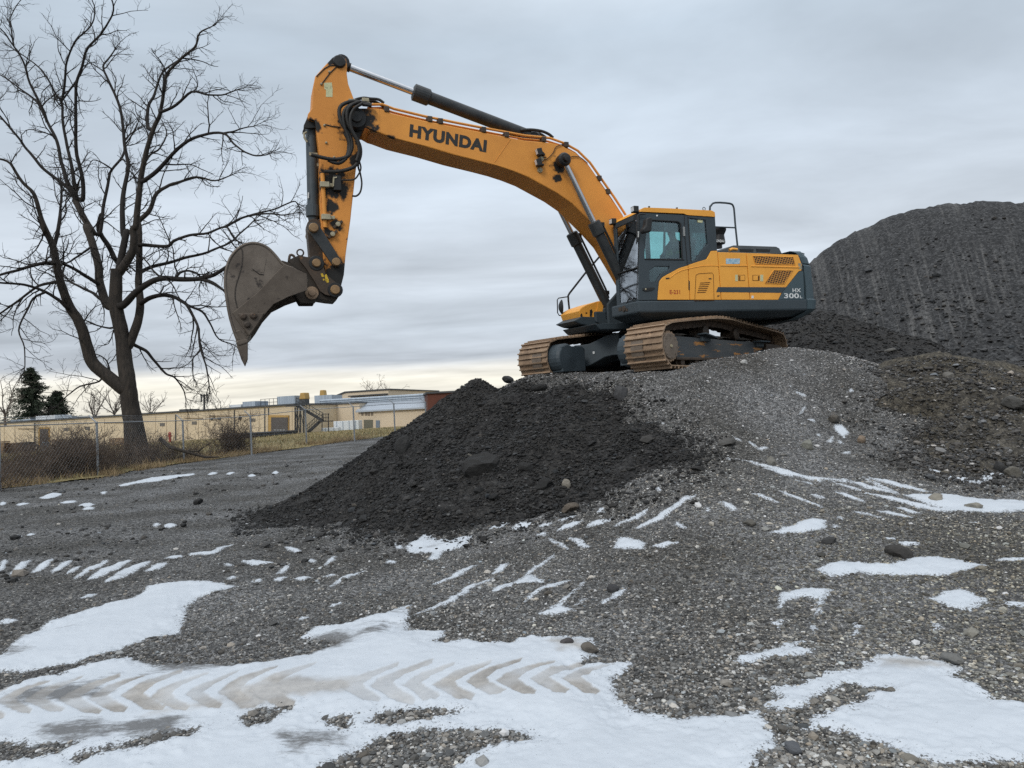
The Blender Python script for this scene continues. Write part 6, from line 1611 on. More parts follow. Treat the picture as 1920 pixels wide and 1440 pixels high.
def blades(name, P, h, w, col, mat, lean=.5):
    """Curved grass blades, four triangles... two quads each."""
    n = len(P); a = rng.uniform(0, 2 * math.pi, n); d = np.stack([np.cos(a), np.sin(a), np.zeros(n)], 1)
    t = rng.uniform(0, 2 * math.pi, n); ln = np.stack([np.cos(t), np.sin(t), np.zeros(n)], 1) * (rng.uniform(.1, 1, n) * lean * h)[:, None]
    up = np.array([0, 0, 1.0])
    V = np.stack([P - d * w[:, None] / 2, P + d * w[:, None] / 2, P + ln * .35 + up * (h * .55)[:, None] - d * w[:, None] * .4, P + ln * .35 + up * (h * .55)[:, None] + d * w[:, None] * .4,
                  P + ln + up * h[:, None] - d * w[:, None] * .08, P + ln + up * h[:, None] + d * w[:, None] * .08], 1)
    base = 6 * np.arange(n)[:, None, None]
    Fq = (np.array([(0, 1, 3, 2), (2, 3, 5, 4)])[None] + base).reshape(-1, 4)
    return npmesh(name, V.reshape(-1, 3), Fq, mat, smooth=True, col=np.repeat(col, 6, 0))
def build_grass():
    # dry tufts along the edge of the yard and under the fence
    E_ = np.array(edge_w); seg = np.linalg.norm(np.diff(E_, axis=0), axis=1); cs = np.r_[0, np.cumsum(seg)]
    n = 15000; t = rng.uniform(0, cs[-1], n); x = np.interp(t, cs, E_[:, 0]); y = np.interp(t, cs, E_[:, 1])
    off = np.abs(rng.normal(0, 1.3, n)) - .25 + .35 * fbm(x, y, .6, 2, 711)
    x = x - off * .93 + rng.normal(0, .1, n); y = y + off * .35 + rng.normal(0, .1, n)
    cl = fbm(x, y, .7, 3, 712) > -.15
    x, y, off = x[cl], y[cl], off[cl]; n = len(x)
    P = np.stack([x, y, base_z(x, y) + .01], 1)
    tan = np.array([.30, .22, .125]); brn = np.array([.16, .095, .05]); f = rng.random(n)[:, None] * sstep(.2, 1.4, off)[:, None]
    c = (tan * (1 - f) + brn * f) * rng.uniform(.6, 1.25, n)[:, None]
    h = rng.uniform(.10, .30, n) * (1 + .9 * (rng.random(n) < .12)); w = rng.uniform(.006, .016, n)
    blades('dry_grass', P, h, w, c, stone_m, .9)['kind'] = 'stuff'
    n = 26000; a = np.radians(rng.uniform(-42, -8, n)); r = 24 * (95 / 24) ** rng.random(n); x, y = np.sin(a) * r, np.cos(a) * r
    k = inside(field_poly, x, y); x, y, r = x[k], y[k], r[k]; n = len(x)
    mixv = rng.random(n)[:, None]; c = (np.array([.13, .13, .055]) * mixv + np.array([.36, .27, .14]) * (1 - mixv)) * rng.uniform(.7, 1.2, n)[:, None]
    blades('field_grass', np.stack([x, y, field_z(x, y)], 1), rng.uniform(.06, .20, n), .0007 * r + .006, c, stone_m, .8)['kind'] = 'stuff'
build_grass()

# ------------------------------------------------------------------ trees
bark = surf('dark_bark', (.050, .040, .032), (.017, .015, .013), 3.5, .9, bump=1.0, bscale=9, stretch=(3, 3, .7), spots=(.085, .075, .060), spot_scale=2.5, spot_at=.62)
twigm = surf('dark_twigs', (.014, .012, .011), (.024, .020, .018), 2, .9)
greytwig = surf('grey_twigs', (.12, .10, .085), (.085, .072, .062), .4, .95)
brushm = surf('brown_brush', (.13, .095, .070), (.055, .044, .037), 1.5, .95)
needle_m = surf('spruce_needles', (.018, .028, .016), (.034, .045, .026), .8, .9)

def unit(v): return v / (np.linalg.norm(v) + 1e-9)
class Twigs:
    """Collects tapering three-sided twigs as arrays."""
    def __init__(s): s.V, s.F, s.n = [], [], 0
    def add(s, P, r0, r1, k=3):
        P = np.asarray(P); m = len(P); T = np.gradient(P, axis=0); T /= np.linalg.norm(T, axis=1)[:, None] + 1e-9
        ref = np.array([.31, .67, .67]); a = np.cross(T, ref); a /= np.linalg.norm(a, axis=1)[:, None] + 1e-9; b = np.cross(T, a)
        rr = np.linspace(r0, r1, m)[:, None, None] if np.isscalar(r0) else np.asarray(r0)[:, None, None]
        t = 2 * np.pi * np.arange(k) / k
        ring = P[:, None] + rr * (np.cos(t)[None, :, None] * a[:, None] + np.sin(t)[None, :, None] * b[:, None])
        s.V.append(ring.reshape(-1, 3))
        i = np.arange(m - 1)[:, None] * k; j = np.arange(k)[None]; j2 = (np.arange(k) + 1) % k
        s.F.append((np.stack([i + j, i + j2[None], i + k + j2[None], i + k + j], -1) + s.n).reshape(-1, 4)); s.n += m * k
    def obj(s, name, mat, parent=None): return npmesh(name, np.concatenate(s.V), np.concatenate(s.F), mat, parent, smooth=True)

def grow(tw, p, d, L, r, level, R_, up=.25, curl=.30, spacing=(.62, .34, .20), rmin=.006):
    n = max(4, int(L / .22) + 2); P = [p]; st = L / (n - 1); dd = unit(d)
    for i in range(n - 1):
        dd = unit(dd + R_.normal(size=3) * curl * .55 * math.sqrt(st / .25) + np.array([0, 0, up * st * .5]))
        P.append(P[-1] + dd * st)
    P = np.array(P); tw.add(P, r, max(rmin * .6, r * .35), 4 if level == 0 else 3)
    if level >= 3: return
    sp = spacing[level]; s = sp * R_.uniform(.4, 1.0); k = R_.integers(0, 2)
    while s < L:
        f = s / L; i = min(int(f * (n - 1)), n - 2); q = P[i] + (P[i + 1] - P[i]) * (f * (n - 1) - i); t = unit(P[i + 1] - P[i])
        w = unit(np.cross(t, R_.normal(size=3))); ang = R_.uniform(.55, 1.15)
        c = unit(t * math.cos(ang) + w * math.sin(ang) + np.array([0, 0, .12]))
        l2 = L * R_.uniform(.28, .55) * (1.05 - .5 * f) if level < 2 else R_.uniform(.18, .5)
        grow(tw, q, c, max(l2, .15), max(rmin, r * (.55 - .2 * f)), level + 1, R_, up, curl * 1.1, spacing, rmin)
        s += sp * R_.uniform(.6, 1.5)

def T5(*p): return [(x / 3.2, y / 3.2) for x, y in p]
def T6(*p): return [(x / 4.0, 400 + y / 4.0) for x, y in p]
def big_tree():
    D0 = 36.0; R_ = np.random.default_rng(42)
    tree = thing('bare_tree', 'tall bare tree with a forked trunk standing behind the chain-link fence', 'tree', tuple(at(258, 868, D0)))
    limbs = [  # (points, start width px, end width px, kind: 0 trunk / 1 limb, depth drift)
        ([(260, 872), (257, 850), (253, 815), (249, 785), (245, 765), (241, 735), (238, 705), (234, 675), (228, 625)] + T6((870, 700), (870, 550), (875, 420)), [52, 43, 37, 34, 31.5, 30, 28, 26.5, 25, 24, 22, 20], 0, 0),
        (T6((890, 430), (930, 250), (950, 130)) + T5((745, 1420), (735, 1300), (738, 1200), (750, 1100), (770, 1000), (745, 850), (720, 650), (650, 480), (620, 400), (660, 340), (690, 300)), (15, 2.2), 1, 2.5),
        (T6((900, 440), (985, 300), (1005, 200), (1000, 120)) + T5((815, 1350), (830, 1200), (850, 1050), (880, 900), (920, 780), (960, 680), (975, 600), (1000, 450), (1090, 350), (1170, 280), (1200, 195), (1270, 160)), (17, 2), 1, -2.0),
        (T5((965, 670), (1060, 630), (1150, 550), (1250, 570), (1350, 565), (1420, 540)), (7, 1.8), 1, -2.5),
        (T5((885, 760), (890, 640), (930, 560), (970, 440), (1040, 380), (1085, 350)), (8, 2), 1, 2),
        (T5((880, 1075), (960, 1010), (1030, 930), (1120, 850), (1220, 810), (1340, 800), (1400, 860), (1470, 915), (1560, 935), (1620, 920)), (9, 1.8), 1, -3),
        (T5((1340, 800), (1400, 790), (1450, 770), (1520, 760)), (4, 1.6), 1, -1),
        (T5((860, 1000), (900, 930), (960, 890), (1000, 800), (980, 740)), (6, 1.6), 1, 2),
        (T6((925, 690), (1010, 600), (1100, 530), (1200, 490), (1350, 495), (1500, 490), (1600, 460), (1690, 410), (1800, 330)), (15, 5), 1, -3),
        (T6((1500, 490), (1590, 520), (1670, 572), (1750, 610)), (8, 3), 1, -1),
        (T6((1210, 490), (1150, 430), (1100, 360), (1050, 310)), (5, 2), 1, 1.5),
        (T6((1310, 490), (1360, 440), (1440, 435), (1500, 470)), (5, 3), 1, .5),
        (T6((965, 990), (1020, 850), (1050, 700), (1040, 500), (1045, 300), (1045, 100)) + T5((830, 1330), (900, 1260), (940, 1160), (1000, 1120), (1080, 1090), (1180, 1060), (1290, 1085), (1390, 1050)), (19, 2), 1, 2.2),
        (T6((1060, 440), (1140, 400), (1270, 370), (1420, 325), (1560, 290), (1720, 220), (1800, 150), (1900, 60)), (9, 2.5), 1, 2.5),
        (T6((1060, 235), (1250, 245), (1300, 210), (1420, 165), (1560, 145), (1690, 100), (1750, 180), (1820, 230)), (8, 2.5), 1, -2.5),
        (T6((1690, 100), (1760, 60), (1850, 20), (1960, -10), (2080, -40), (2200, -90), (2240, -60)), (5, 2), 1, 1),
        (T6((1850, 20), (2000, 0), (2110, 10), (2200, 0)), (4, 1.8), 1, -1),
        (T6((1060, 670), (1130, 630), (1230, 610), (1330, 640), (1400, 690), (1450, 770), (1490, 860), (1500, 1000), (1540, 1130), (1570, 1290)), (11, 2), 1, -2.5),
        (T6((1400, 690), (1520, 740), (1580, 830), (1640, 940), (1760, 990)), (5, 1.8), 1, 1.5),
        (T6((1490, 860), (1500, 1020), (1450, 1090), (1450, 1230)), (4, 1.6), 1, -1),
        (T6((1010, 990), (1090, 1030), (1160, 1110), (1240, 1200), (1310, 1230), (1370, 1310), (1390, 1390)), (8, 1.8), 1, 2),
        (T6((920, 1310), (800, 1220), (700, 1130), (650, 1000), (620, 880), (580, 790), (520, 700), (480, 600), (450, 500), (420, 380), (400, 250), (350, 150), (310, 50)) + T5((270, 1390), (240, 1290), (200, 1160), (130, 1090), (60, 980), (-20, 950)), (27, 3), 1, -3.5),
        (T6((405, 240), (430, 150), (450, 0)) + T5((350, 1380), (365, 1200), (372, 1120)), (9, 3), 1, 1.5),
        (T6((400, 372), (300, 380), (150, 420), (0, 460), (-160, 510)), (9, 3), 1, -2),
        (T6((330, 380), (360, 330), (420, 340)), (4, 2), 1, -1),
        (T6((430, 512), (330, 530), (250, 570), (100, 680), (0, 750), (-120, 830)), (7, 2.5), 1, 2),
        (T6((500, 705), (430, 640), (300, 570), (150, 530), (0, 520), (-150, 500)), (8, 2.5), 1, -2.5),
        (T6((330, 598), (250, 640), (190, 750), (140, 880), (180, 1000), (185, 1150)), (5, 1.6), 1, -1.5),
        (T6((740, 1260), (600, 1300), (500, 1370), (430, 1440)), (4, 1.6), 1, 1),
        (T6((830, 1200), (800, 1110), (740, 1060), (690, 1050)), (4, 1.6), 1, 1.5),
        (T6((850, 700), (800, 680), (750, 530), (740, 400), (700, 250), (650, 100)) + T5((560, 1400), (500, 1300), (450, 1200)), (17, 11), 1, 2.5),
        (T5((455, 1195), (420, 1140), (350, 1080), (270, 1020), (200, 940), (150, 880), (80, 790), (0, 700), (-70, 620)), (9, 3), 1, -1),
        (T5((440, 1170), (400, 1080), (370, 980), (340, 850), (290, 740), (240, 640), (200, 590), (130, 540), (50, 480), (-30, 430)), (9, 2), 1, 2),
        (T5((285, 735), (250, 640), (180, 500), (140, 370), (80, 270), (20, 190), (-30, 140)), (6, 2), 1, -1.5),
        (T5((80, 270), (70, 200), (60, 120), (75, 80), (110, 20)), (3.5, 1.6), 1, 1),
        (T5((460, 1180), (430, 1000), (400, 870), (380, 740), (370, 620), (330, 560), (290, 480), (230, 400), (160, 350), (90, 300)), (8, 2), 1, 2.5),
        (T5((370, 600), (390, 480), (400, 370), (450, 250), (540, 160), (570, 70), (550, -10)), (6, 1.8), 1, -2),
        (T5((500, 1190), (490, 1040), (460, 930), (455, 800), (455, 650), (460, 500), (490, 400), (525, 290), (600, 210), (650, 130), (680, 60), (668, -20)), (9, 2.4), 1, -2.5),
        (T5((470, 470), (420, 540), (380, 590)), (4, 3), 1, .3),
        (T5((600, 1395), (620, 1250), (650, 1100), (670, 1020), (740, 930), (745, 830), (760, 760)), (8, 3), 1, 1.8),
        (T5((665, 1010), (620, 980), (560, 960), (520, 1020)), (4, 1.6), 1, -1.2),
        (T5((750, 870), (800, 800), (840, 770)), (4, 2), 1, .8),
        (T6((725, 522), (640, 470), (560, 420), (480, 380)), (8, 5), 1, -1.5),
        (T6((765, 650), (700, 600), (600, 550), (520, 510)), (7, 4), 1, 1.5),
        (T6((670, 260), (560, 340), (500, 370)), (5, 3), 1, -1),
        (T6((820, 860), (700, 830), (640, 800)), (5, 1.6), 1, 1.2),
        (T6((760, 20), (740, 130), (820, 260), (860, 340)), (7, 10), 1, .8),
    ]
    trunk = MB(); crown = Twigs(); done = []; allp = []
    sc = D0 / F
    for li, (pts, w, kind, drift) in enumerate(limbs):
        pts = [np.array(p, float) for p in pts]
        d0 = 0.0
        if allp:
            A = np.array(allp); e = ((A[:, :2] - pts[0]) ** 2).sum(1); i = e.argmin()
            if e[i] < 2500:
                d0 = A[i, 2]
                if e[i] > 4: pts = [A[i, :2]] + pts
        pp = np.array(catmull(pts, 4)); n = len(pp); t = np.linspace(0, 1, n)
        w = tuple(1.06 * q for q in w) if kind else w
        ww = np.interp(t, np.linspace(0, 1, len(w)), w) if len(w) > 2 else w[0] + (w[1] - w[0]) * t ** .75
        pp = pp + np.stack([vnoise(t * n * .45 + li * 9, t * 0 + 3, 5), vnoise(t * n * .45 + li * 9, t * 0 + 8, 6)], 1) * (1.5 if kind else .8)
        dep = d0 + drift * (t ** 1.2) + .35 * vnoise(t * 6 + li, t * 0, 9) * t
        W = np.array([at(p[0], p[1], D0 + z) for p, z in zip(pp, dep)])
        rad = ww * .5 * sc * (1 + .06 * vnoise(t * n * .8, t * 0 + li, 3))
        allp += [(p[0], p[1], z) for p, z in zip(pp, dep)]
        if kind == 0 or w[0] > 16: trunk.tube([tuple(p) for p in W], list(rad), 14 if kind == 0 else 10, 0)
        else: crown.add(W, rad, None, 7)
        if kind == 0: continue
        # side twigs
        seg = np.r_[0, np.cumsum(np.linalg.norm(np.diff(W, axis=0), axis=1))]
        s = seg[-1] * (.22 if w[0] > 12 else .12)
        while s < seg[-1]:
            i = min(np.searchsorted(seg, s), n - 1); f = s / seg[-1]
            tdir = unit(W[i] - W[i - 1]); wv = unit(np.cross(tdir, R_.normal(size=3))); ang = R_.uniform(.6, 1.2)
            c = unit(tdir * math.cos(ang) + wv * math.sin(ang) + np.array([0, 0, .10]))
            Lt = R_.uniform(.8, 2.7) * (1.0 - .25 * f)
            grow(crown, W[i], c, Lt, min(rad[i] * .7, .024 + .010 * Lt), 1, R_, up=.12, rmin=.0085, spacing=(.62, .40, .20))
            s += R_.uniform(.32, .75) * (1.25 - .45 * f)
        tdir = unit(W[-1] - W[-3])
        for k in range(5): grow(crown, W[-1], unit(tdir + R_.normal(size=3) * .4), R_.uniform(.7, 1.8), max(rad[-1] * .7, .012), 1, R_)
    # root flare and a few burrs
    for a in np.linspace(0, 2 * math.pi, 7)[:-1]:
        b0 = at(259, 868, D0) ; trunk.tube([tuple(b0 + np.array([math.cos(a) * .55, math.sin(a) * .55, .55])), tuple(b0 + np.array([math.cos(a) * .85, math.sin(a) * .85, .12])), tuple(b0 + np.array([math.cos(a) * 1.2, math.sin(a) * 1.2, -.2]))], [.25, .26, .14], 8)
    inv = Matrix.Translation(-Vector(tree.location))
    for o in (trunk.obj('trunk', bark, tree), crown.obj('crown', twigm, tree)):
        o.matrix_local = inv
    return tree
big_tree()

def small_tree(name, label, px, py, D, H_, spread, seed, mat, levels=3, stems=5, cat='tree', group=None, rmin=.02, spacing=(1.3, .7, .45), dens=1.0):
    R_ = np.random.default_rng(seed); b = at(px, py, D)
    t = thing(name, label, cat, tuple(b), group); tk = Twigs(); cr = Twigs()
    z = np.zeros(3)
    P = np.array([z, [0, 0, H_ * .15], [R_.normal(0, .1), 0, H_ * .3]]); tk.add(P, H_ * .022, H_ * .015, 7)
    for k in range(stems):
        a = 2 * math.pi * k / stems + R_.uniform(-.4, .4); d = np.array([math.cos(a) * spread, math.sin(a) * spread, 1.0])
        grow(cr, P[1] + (P[2] - P[1]) * R_.random(), d, H_ * R_.uniform(.6, .8), H_ * .012, 0, R_, up=.05, spacing=spacing, rmin=rmin, curl=.16)
    tk.obj('trunk', mat, t); cr.obj('crown', mat, t)
    return t
def conifer(label, px, py, D, H_, W_, seed):
    R_ = np.random.default_rng(seed); b = at(px, py, D); t = thing('spruce_tree', label, 'tree', tuple(b))
    tk = Twigs(); tk.add(np.array([[0, 0, -1], [0, 0, H_ * .5], [0, 0, H_]]), H_ * .02, .03, 6); tk.obj('trunk', bark, t)
    P, N_ = [], []
    V, Fq = [], []
    z = H_ * .06
    while z < H_ * .985:
        f = 1 - z / H_; rad = W_ * (.06 + .94 * f ** .9) * R_.uniform(.75, 1.15)
        for k in range(6):
            a = R_.uniform(0, 2 * math.pi); rl = rad * R_.uniform(.35, 1.2); nseg = 9
            for j in range(nseg):
                u = (j + 1) / nseg; c = np.array([math.cos(a) * rl * u, math.sin(a) * rl * u, z - .30 * rl * u + .22 * rl * u * u])
                for m_ in range(5):
                    o = c + R_.normal(size=3) * np.array([.16, .16, .10]) * (.6 + rl * .25); l = R_.uniform(.22, .5); d = unit(np.array([math.cos(a), math.sin(a), -.4]) + R_.normal(size=3) * .7); w = unit(np.cross(d, R_.normal(size=3))) * .07
                    i = len(V); V += [o - w, o + w, o + d * l + w * .3, o + d * l - w * .3]; Fq.append((i, i + 1, i + 2, i + 3))
        z += H_ * .018 * R_.uniform(.7, 1.3)
    npmesh('crown', np.array(V), np.array(Fq), needle_m, t, smooth=False)
conifer('tall dark spruce behind the left end of the beige warehouse', 60, 800, 125, 10.6, 5.6, 3)
conifer('small dark spruce just right of the tall spruce', 108, 800, 128, 6.4, 4.4, 4)
for k, (px, py, D, H_, sp, lab) in enumerate(((10, 800, 110, 9.0, .5, 'thin bare tree at the far left behind the warehouse'), (180, 800, 140, 8.0, .75, 'round grey bare tree behind the warehouse, left of the big trunk'), (215, 796, 142, 9.2, .7, 'round grey bare tree right behind the big trunk'),
        (284, 792, 140, 6.8, .7, 'low round bare tree behind the warehouse, right of the big trunk'), (410, 782, 150, 4.6, .8, 'small dark bush-like tree above the warehouse roof beside the mast'), (700, 770, 175, 8.6, .5, 'bare treetop showing above the pale upper building'), (730, 768, 178, 8.2, .5, 'bare treetop at the right edge of the pale upper building'))):
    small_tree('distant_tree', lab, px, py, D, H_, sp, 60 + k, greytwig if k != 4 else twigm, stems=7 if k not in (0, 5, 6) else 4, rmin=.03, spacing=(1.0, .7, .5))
# brush along the fence
def shrub(px, py, D, H_, n, seed, label, mat=None, group=None, lean=0.6, name='brush_shrub'):
    R_ = np.random.default_rng(seed); q = px_ground([(px, py)], base_z, D - 8, D + 10)[0]
    tw = Twigs()
    for k in range(n):
        o = np.array([R_.normal(0, .35), R_.normal(0, .25), -.05]); d = unit(np.array([R_.normal(0, lean), R_.normal(0, lean), 1.0]))
        grow(tw, o, d, H_ * R_.uniform(.5, 1.2), .012, 1, R_, up=-.1, curl=.35, spacing=(.5, .16, .2), rmin=.0065)
    o = tw.obj(name, mat or brushm); o.location = q
    return tag(o, label, 'shrub', group)
BL, BG = 'tangled leafless brown shrub along the chain-link fence', 'brown shrubs along the fence'
sd_ = 100
for px, py, D, H_, n in ((0, 905, 25.5, 1.5, 30), (30, 896, 27, 1.5, 34), (60, 892, 28, 1.3, 30), (90, 890, 28.5, 1.5, 34), (118, 888, 29, 1.6, 36), (142, 884, 30, 2.0, 40), (160, 880, 31, 2.1, 36), (212, 874, 32, 1.4, 30), (190, 878, 31.5, 1.3, 28), (334, 862, 35.5, 1.2, 26), (-30, 925, 23, 1.3, 20), (14, 914, 24, 1.1, 22), (45, 905, 25, 1.0, 22), (75, 905, 25.5, 1.2, 22), (105, 898, 26, 1.4, 26), (128, 896, 26, 1.9, 30), (150, 893, 26.5, 2.2, 34), (168, 892, 27, 1.7, 26),
                         (200, 885, 29, 1.2, 24), (222, 880, 30, 1.1, 22), (285, 872, 32, 1.4, 26), (300, 870, 32.5, 1.7, 28), (318, 868, 33, 1.0, 20), (362, 862, 35, .8, 18), (382, 860, 35.5, .9, 18), (240, 880, 30, .9, 20)):
    sd_ += 1; shrub(px, py, D, H_, n, sd_, BL, group=BG)
shrub(437, 851, 37, 1.9, 70, 300, 'dense dark red brown bush beside the third fence post', lean=.28)
shrub(425, 852, 37, 2.6, 12, 301, 'tall thin sapling stems left of the dense dark bush', lean=.4, name='sapling')
shrub(262, 868, 34, 1.5, 40, 302, 'dead vine stems heaped against the foot of the big tree', lean=.7, name='vine_tangle')
q = MB(); q.tube([tuple(at(*a)) for a in ((300, 822, 34.2), (318, 838, 34), (345, 846, 33.8), (385, 857, 33.5), (410, 857, 33.2))], [.10, .09, .08, .06, .03], 7); q.tube([tuple(at(*a)) for a in ((345, 846, 33.8), (372, 846, 33.6), (392, 832, 33.2))], [.05, .035, .015], 6)
tag(q.obj('fallen_branch', bark), 'dark fallen branch sloping down from the big trunk to the grass', 'branch')

# ------------------------------------------------------------------ chain-link fence
galv = surf('galvanised_steel', (.30, .32, .34), (.22, .24, .26), 4, .5, metal=.4)
def build_fence():
    pb = [(-150, 948), (0, 921), (184, 893), (345, 867), (472, 855), (575, 834), (665, 828), (741, 818), (800, 812)]
    W = px_ground(pb, base_z, 8, 90)
    f = thing('chain_link_fence', 'galvanised chain-link fence with angled barbed-wire arms along the yard edge', 'fence', tuple(W[2]))
    inv = Matrix.Translation(-Vector(f.location))
    tops = []
    for i, w in enumerate(W):
        h = 2.05
        q = MB(); b = Vector(w); t = b + Vector((0, 0, h)); arm = t + Vector((-.32, .05, .30))
        q.tube([b + Vector((0, 0, -.2)), t], .045, 10); q.tube([t, arm], .028, 6); q.lathe([(0, .055), (.04, .05), (.05, .0)], t, (0, 0, 1), 10)
        o = q.obj('fence_post', galv, f); o.matrix_local = inv; tops.append((b, t, arm))
    mesh = Twigs(); rail = MB(); barb = Twigs()
    for (b0, t0, a0), (b1, t1, a1) in zip(tops[:-1], tops[1:]):
        rail.tube([t0, t1], .020, 6)
        for k in (.35, .68, 1.0):
            p0, p1 = np.array(t0.lerp(a0, k)), np.array(t1.lerp(a1, k)); mid = (p0 + p1) / 2 - np.array([0, 0, .04]); barb.add(np.array([p0, mid, p1]), .006, .006)
        L_ = (b1 - b0).length; nn = int(L_ / .17)
        dv, hv = np.array(b1 - b0), 2.0
        for k in range(-int(hv / .17), nn):
            for sg in (1, -1):
                s0, s1 = k * .17, k * .17 + hv
                z0, z1 = (0, hv)
                c0, c1 = max(s0, 0), min(s1, L_)
                if c1 <= c0: continue
                f0, f1 = (c0 - s0) / hv, (c1 - s0) / hv
                if sg < 0: f0, f1 = 1 - f0, 1 - f1
                mesh.add(np.array([np.array(b0) + dv * c0 / L_ + [0, 0, .04 + f0 * 2.0], np.array(b0) + dv * c1 / L_ + [0, 0, .04 + f1 * 2.0]]), .0019, .0019)
    for o in (mesh.obj('wire_mesh', galv, f), rail.obj('top_rail', galv, f), barb.obj('barbed_wire', galv, f)): o.matrix_local = inv
build_fence()

# ------------------------------------------------------------------ factory beyond the field
beige = surf('beige_wall', (.65, .54, .38), (.56, .46, .32), .25, .85, bump=.1, bscale=3, spots=(.48, .38, .25), spot_scale=.5, spot_at=.6)
beige2 = surf('pale_beige_wall', (.66, .55, .41), (.59, .49, .36), .25, .85)
trimm = surf('dark_roof_trim', (.05, .055, .06), (.08, .085, .09), 1, .7)
doorm = surf('brown_grey_door', (.095, .085, .080), (.075, .066, .062), 1, .6)
yframe = surf('yellow_door_frame', (.46, .29, .09), (.38, .24, .08), 1, .6)
metalroof = surf('grey_metal_roof', (.42, .46, .51), (.34, .38, .43), .3, .5, metal=.3, stretch=(.3, 3, 3))
linem = surf('wall_line_tan', (.30, .23, .15), None, 1, .9)  # darker tan for the wall joints and lintel ledges
redbrick = surf('red_brown_wall', (.12, .040, .026), (.085, .032, .022), .4, .8)
whitem = surf('white_sheet_metal', (.66, .69, .71), (.56, .60, .63), .6, .5)
stairm = surf('black_stair_steel', (.016, .017, .018), (.03, .03, .032), 2, .6)
roofunit = surf('grey_roof_unit', (.42, .48, .54), (.26, .31, .37), .8, .5, stretch=(6, 6, .3))
def wall_frame(px0, D0, px1, D1):
    a, b = at(px0, 800, D0), at(px1, 800, D1); a[2] = b[2] = 0
    u = unit(b - a); n_ = np.array([u[1], -u[0], 0.0]); n_ = n_ if n_ @ (EYE - a) > 0 else -n_
    return (a, u, n_, np.array([0, 0, 1.0])), np.linalg.norm(b - a)
class Wall:
    def __init__(s, name, label, cat, px0, D0, px1, D1):
        s.fr, s.L = wall_frame(px0, D0, px1, D1)
        o, u, n_, c = s.fr
        s.M = Matrix(((u[0], n_[0], 0, o[0]), (u[1], n_[1], 0, o[1]), (0, 0, 1, 0), (0, 0, 0, 1)))
        s.root = thing(name, label, cat, mw=s.M)
    def P(s, pts, y=0): return [on(s.fr, p[0], p[1], y) for p in pts]
    def slab(s, name, pts, y0, y1, mat, bevel=0, par=None): 
        q = MB(); q.prism(s.P(pts), y0, y1); return q.obj(name, mat, par or s.root, bevel=bevel)
    def raw(s, name, rect, y0, y1, mat, par=None):
        q = MB(); x0, z0, x1, z1 = rect; q.prism([(x0, z0), (x1, z0), (x1, z1), (x0, z1)], y0, y1); return q.obj(name, mat, par or s.root)
    def rect(s, name, x0, y0, x1, y1, d0, d1, mat, par=None): return s.slab(name, [(x0, y0), (x1, y0), (x1, y1), (x0, y1)], d0, d1, mat, 0, par)
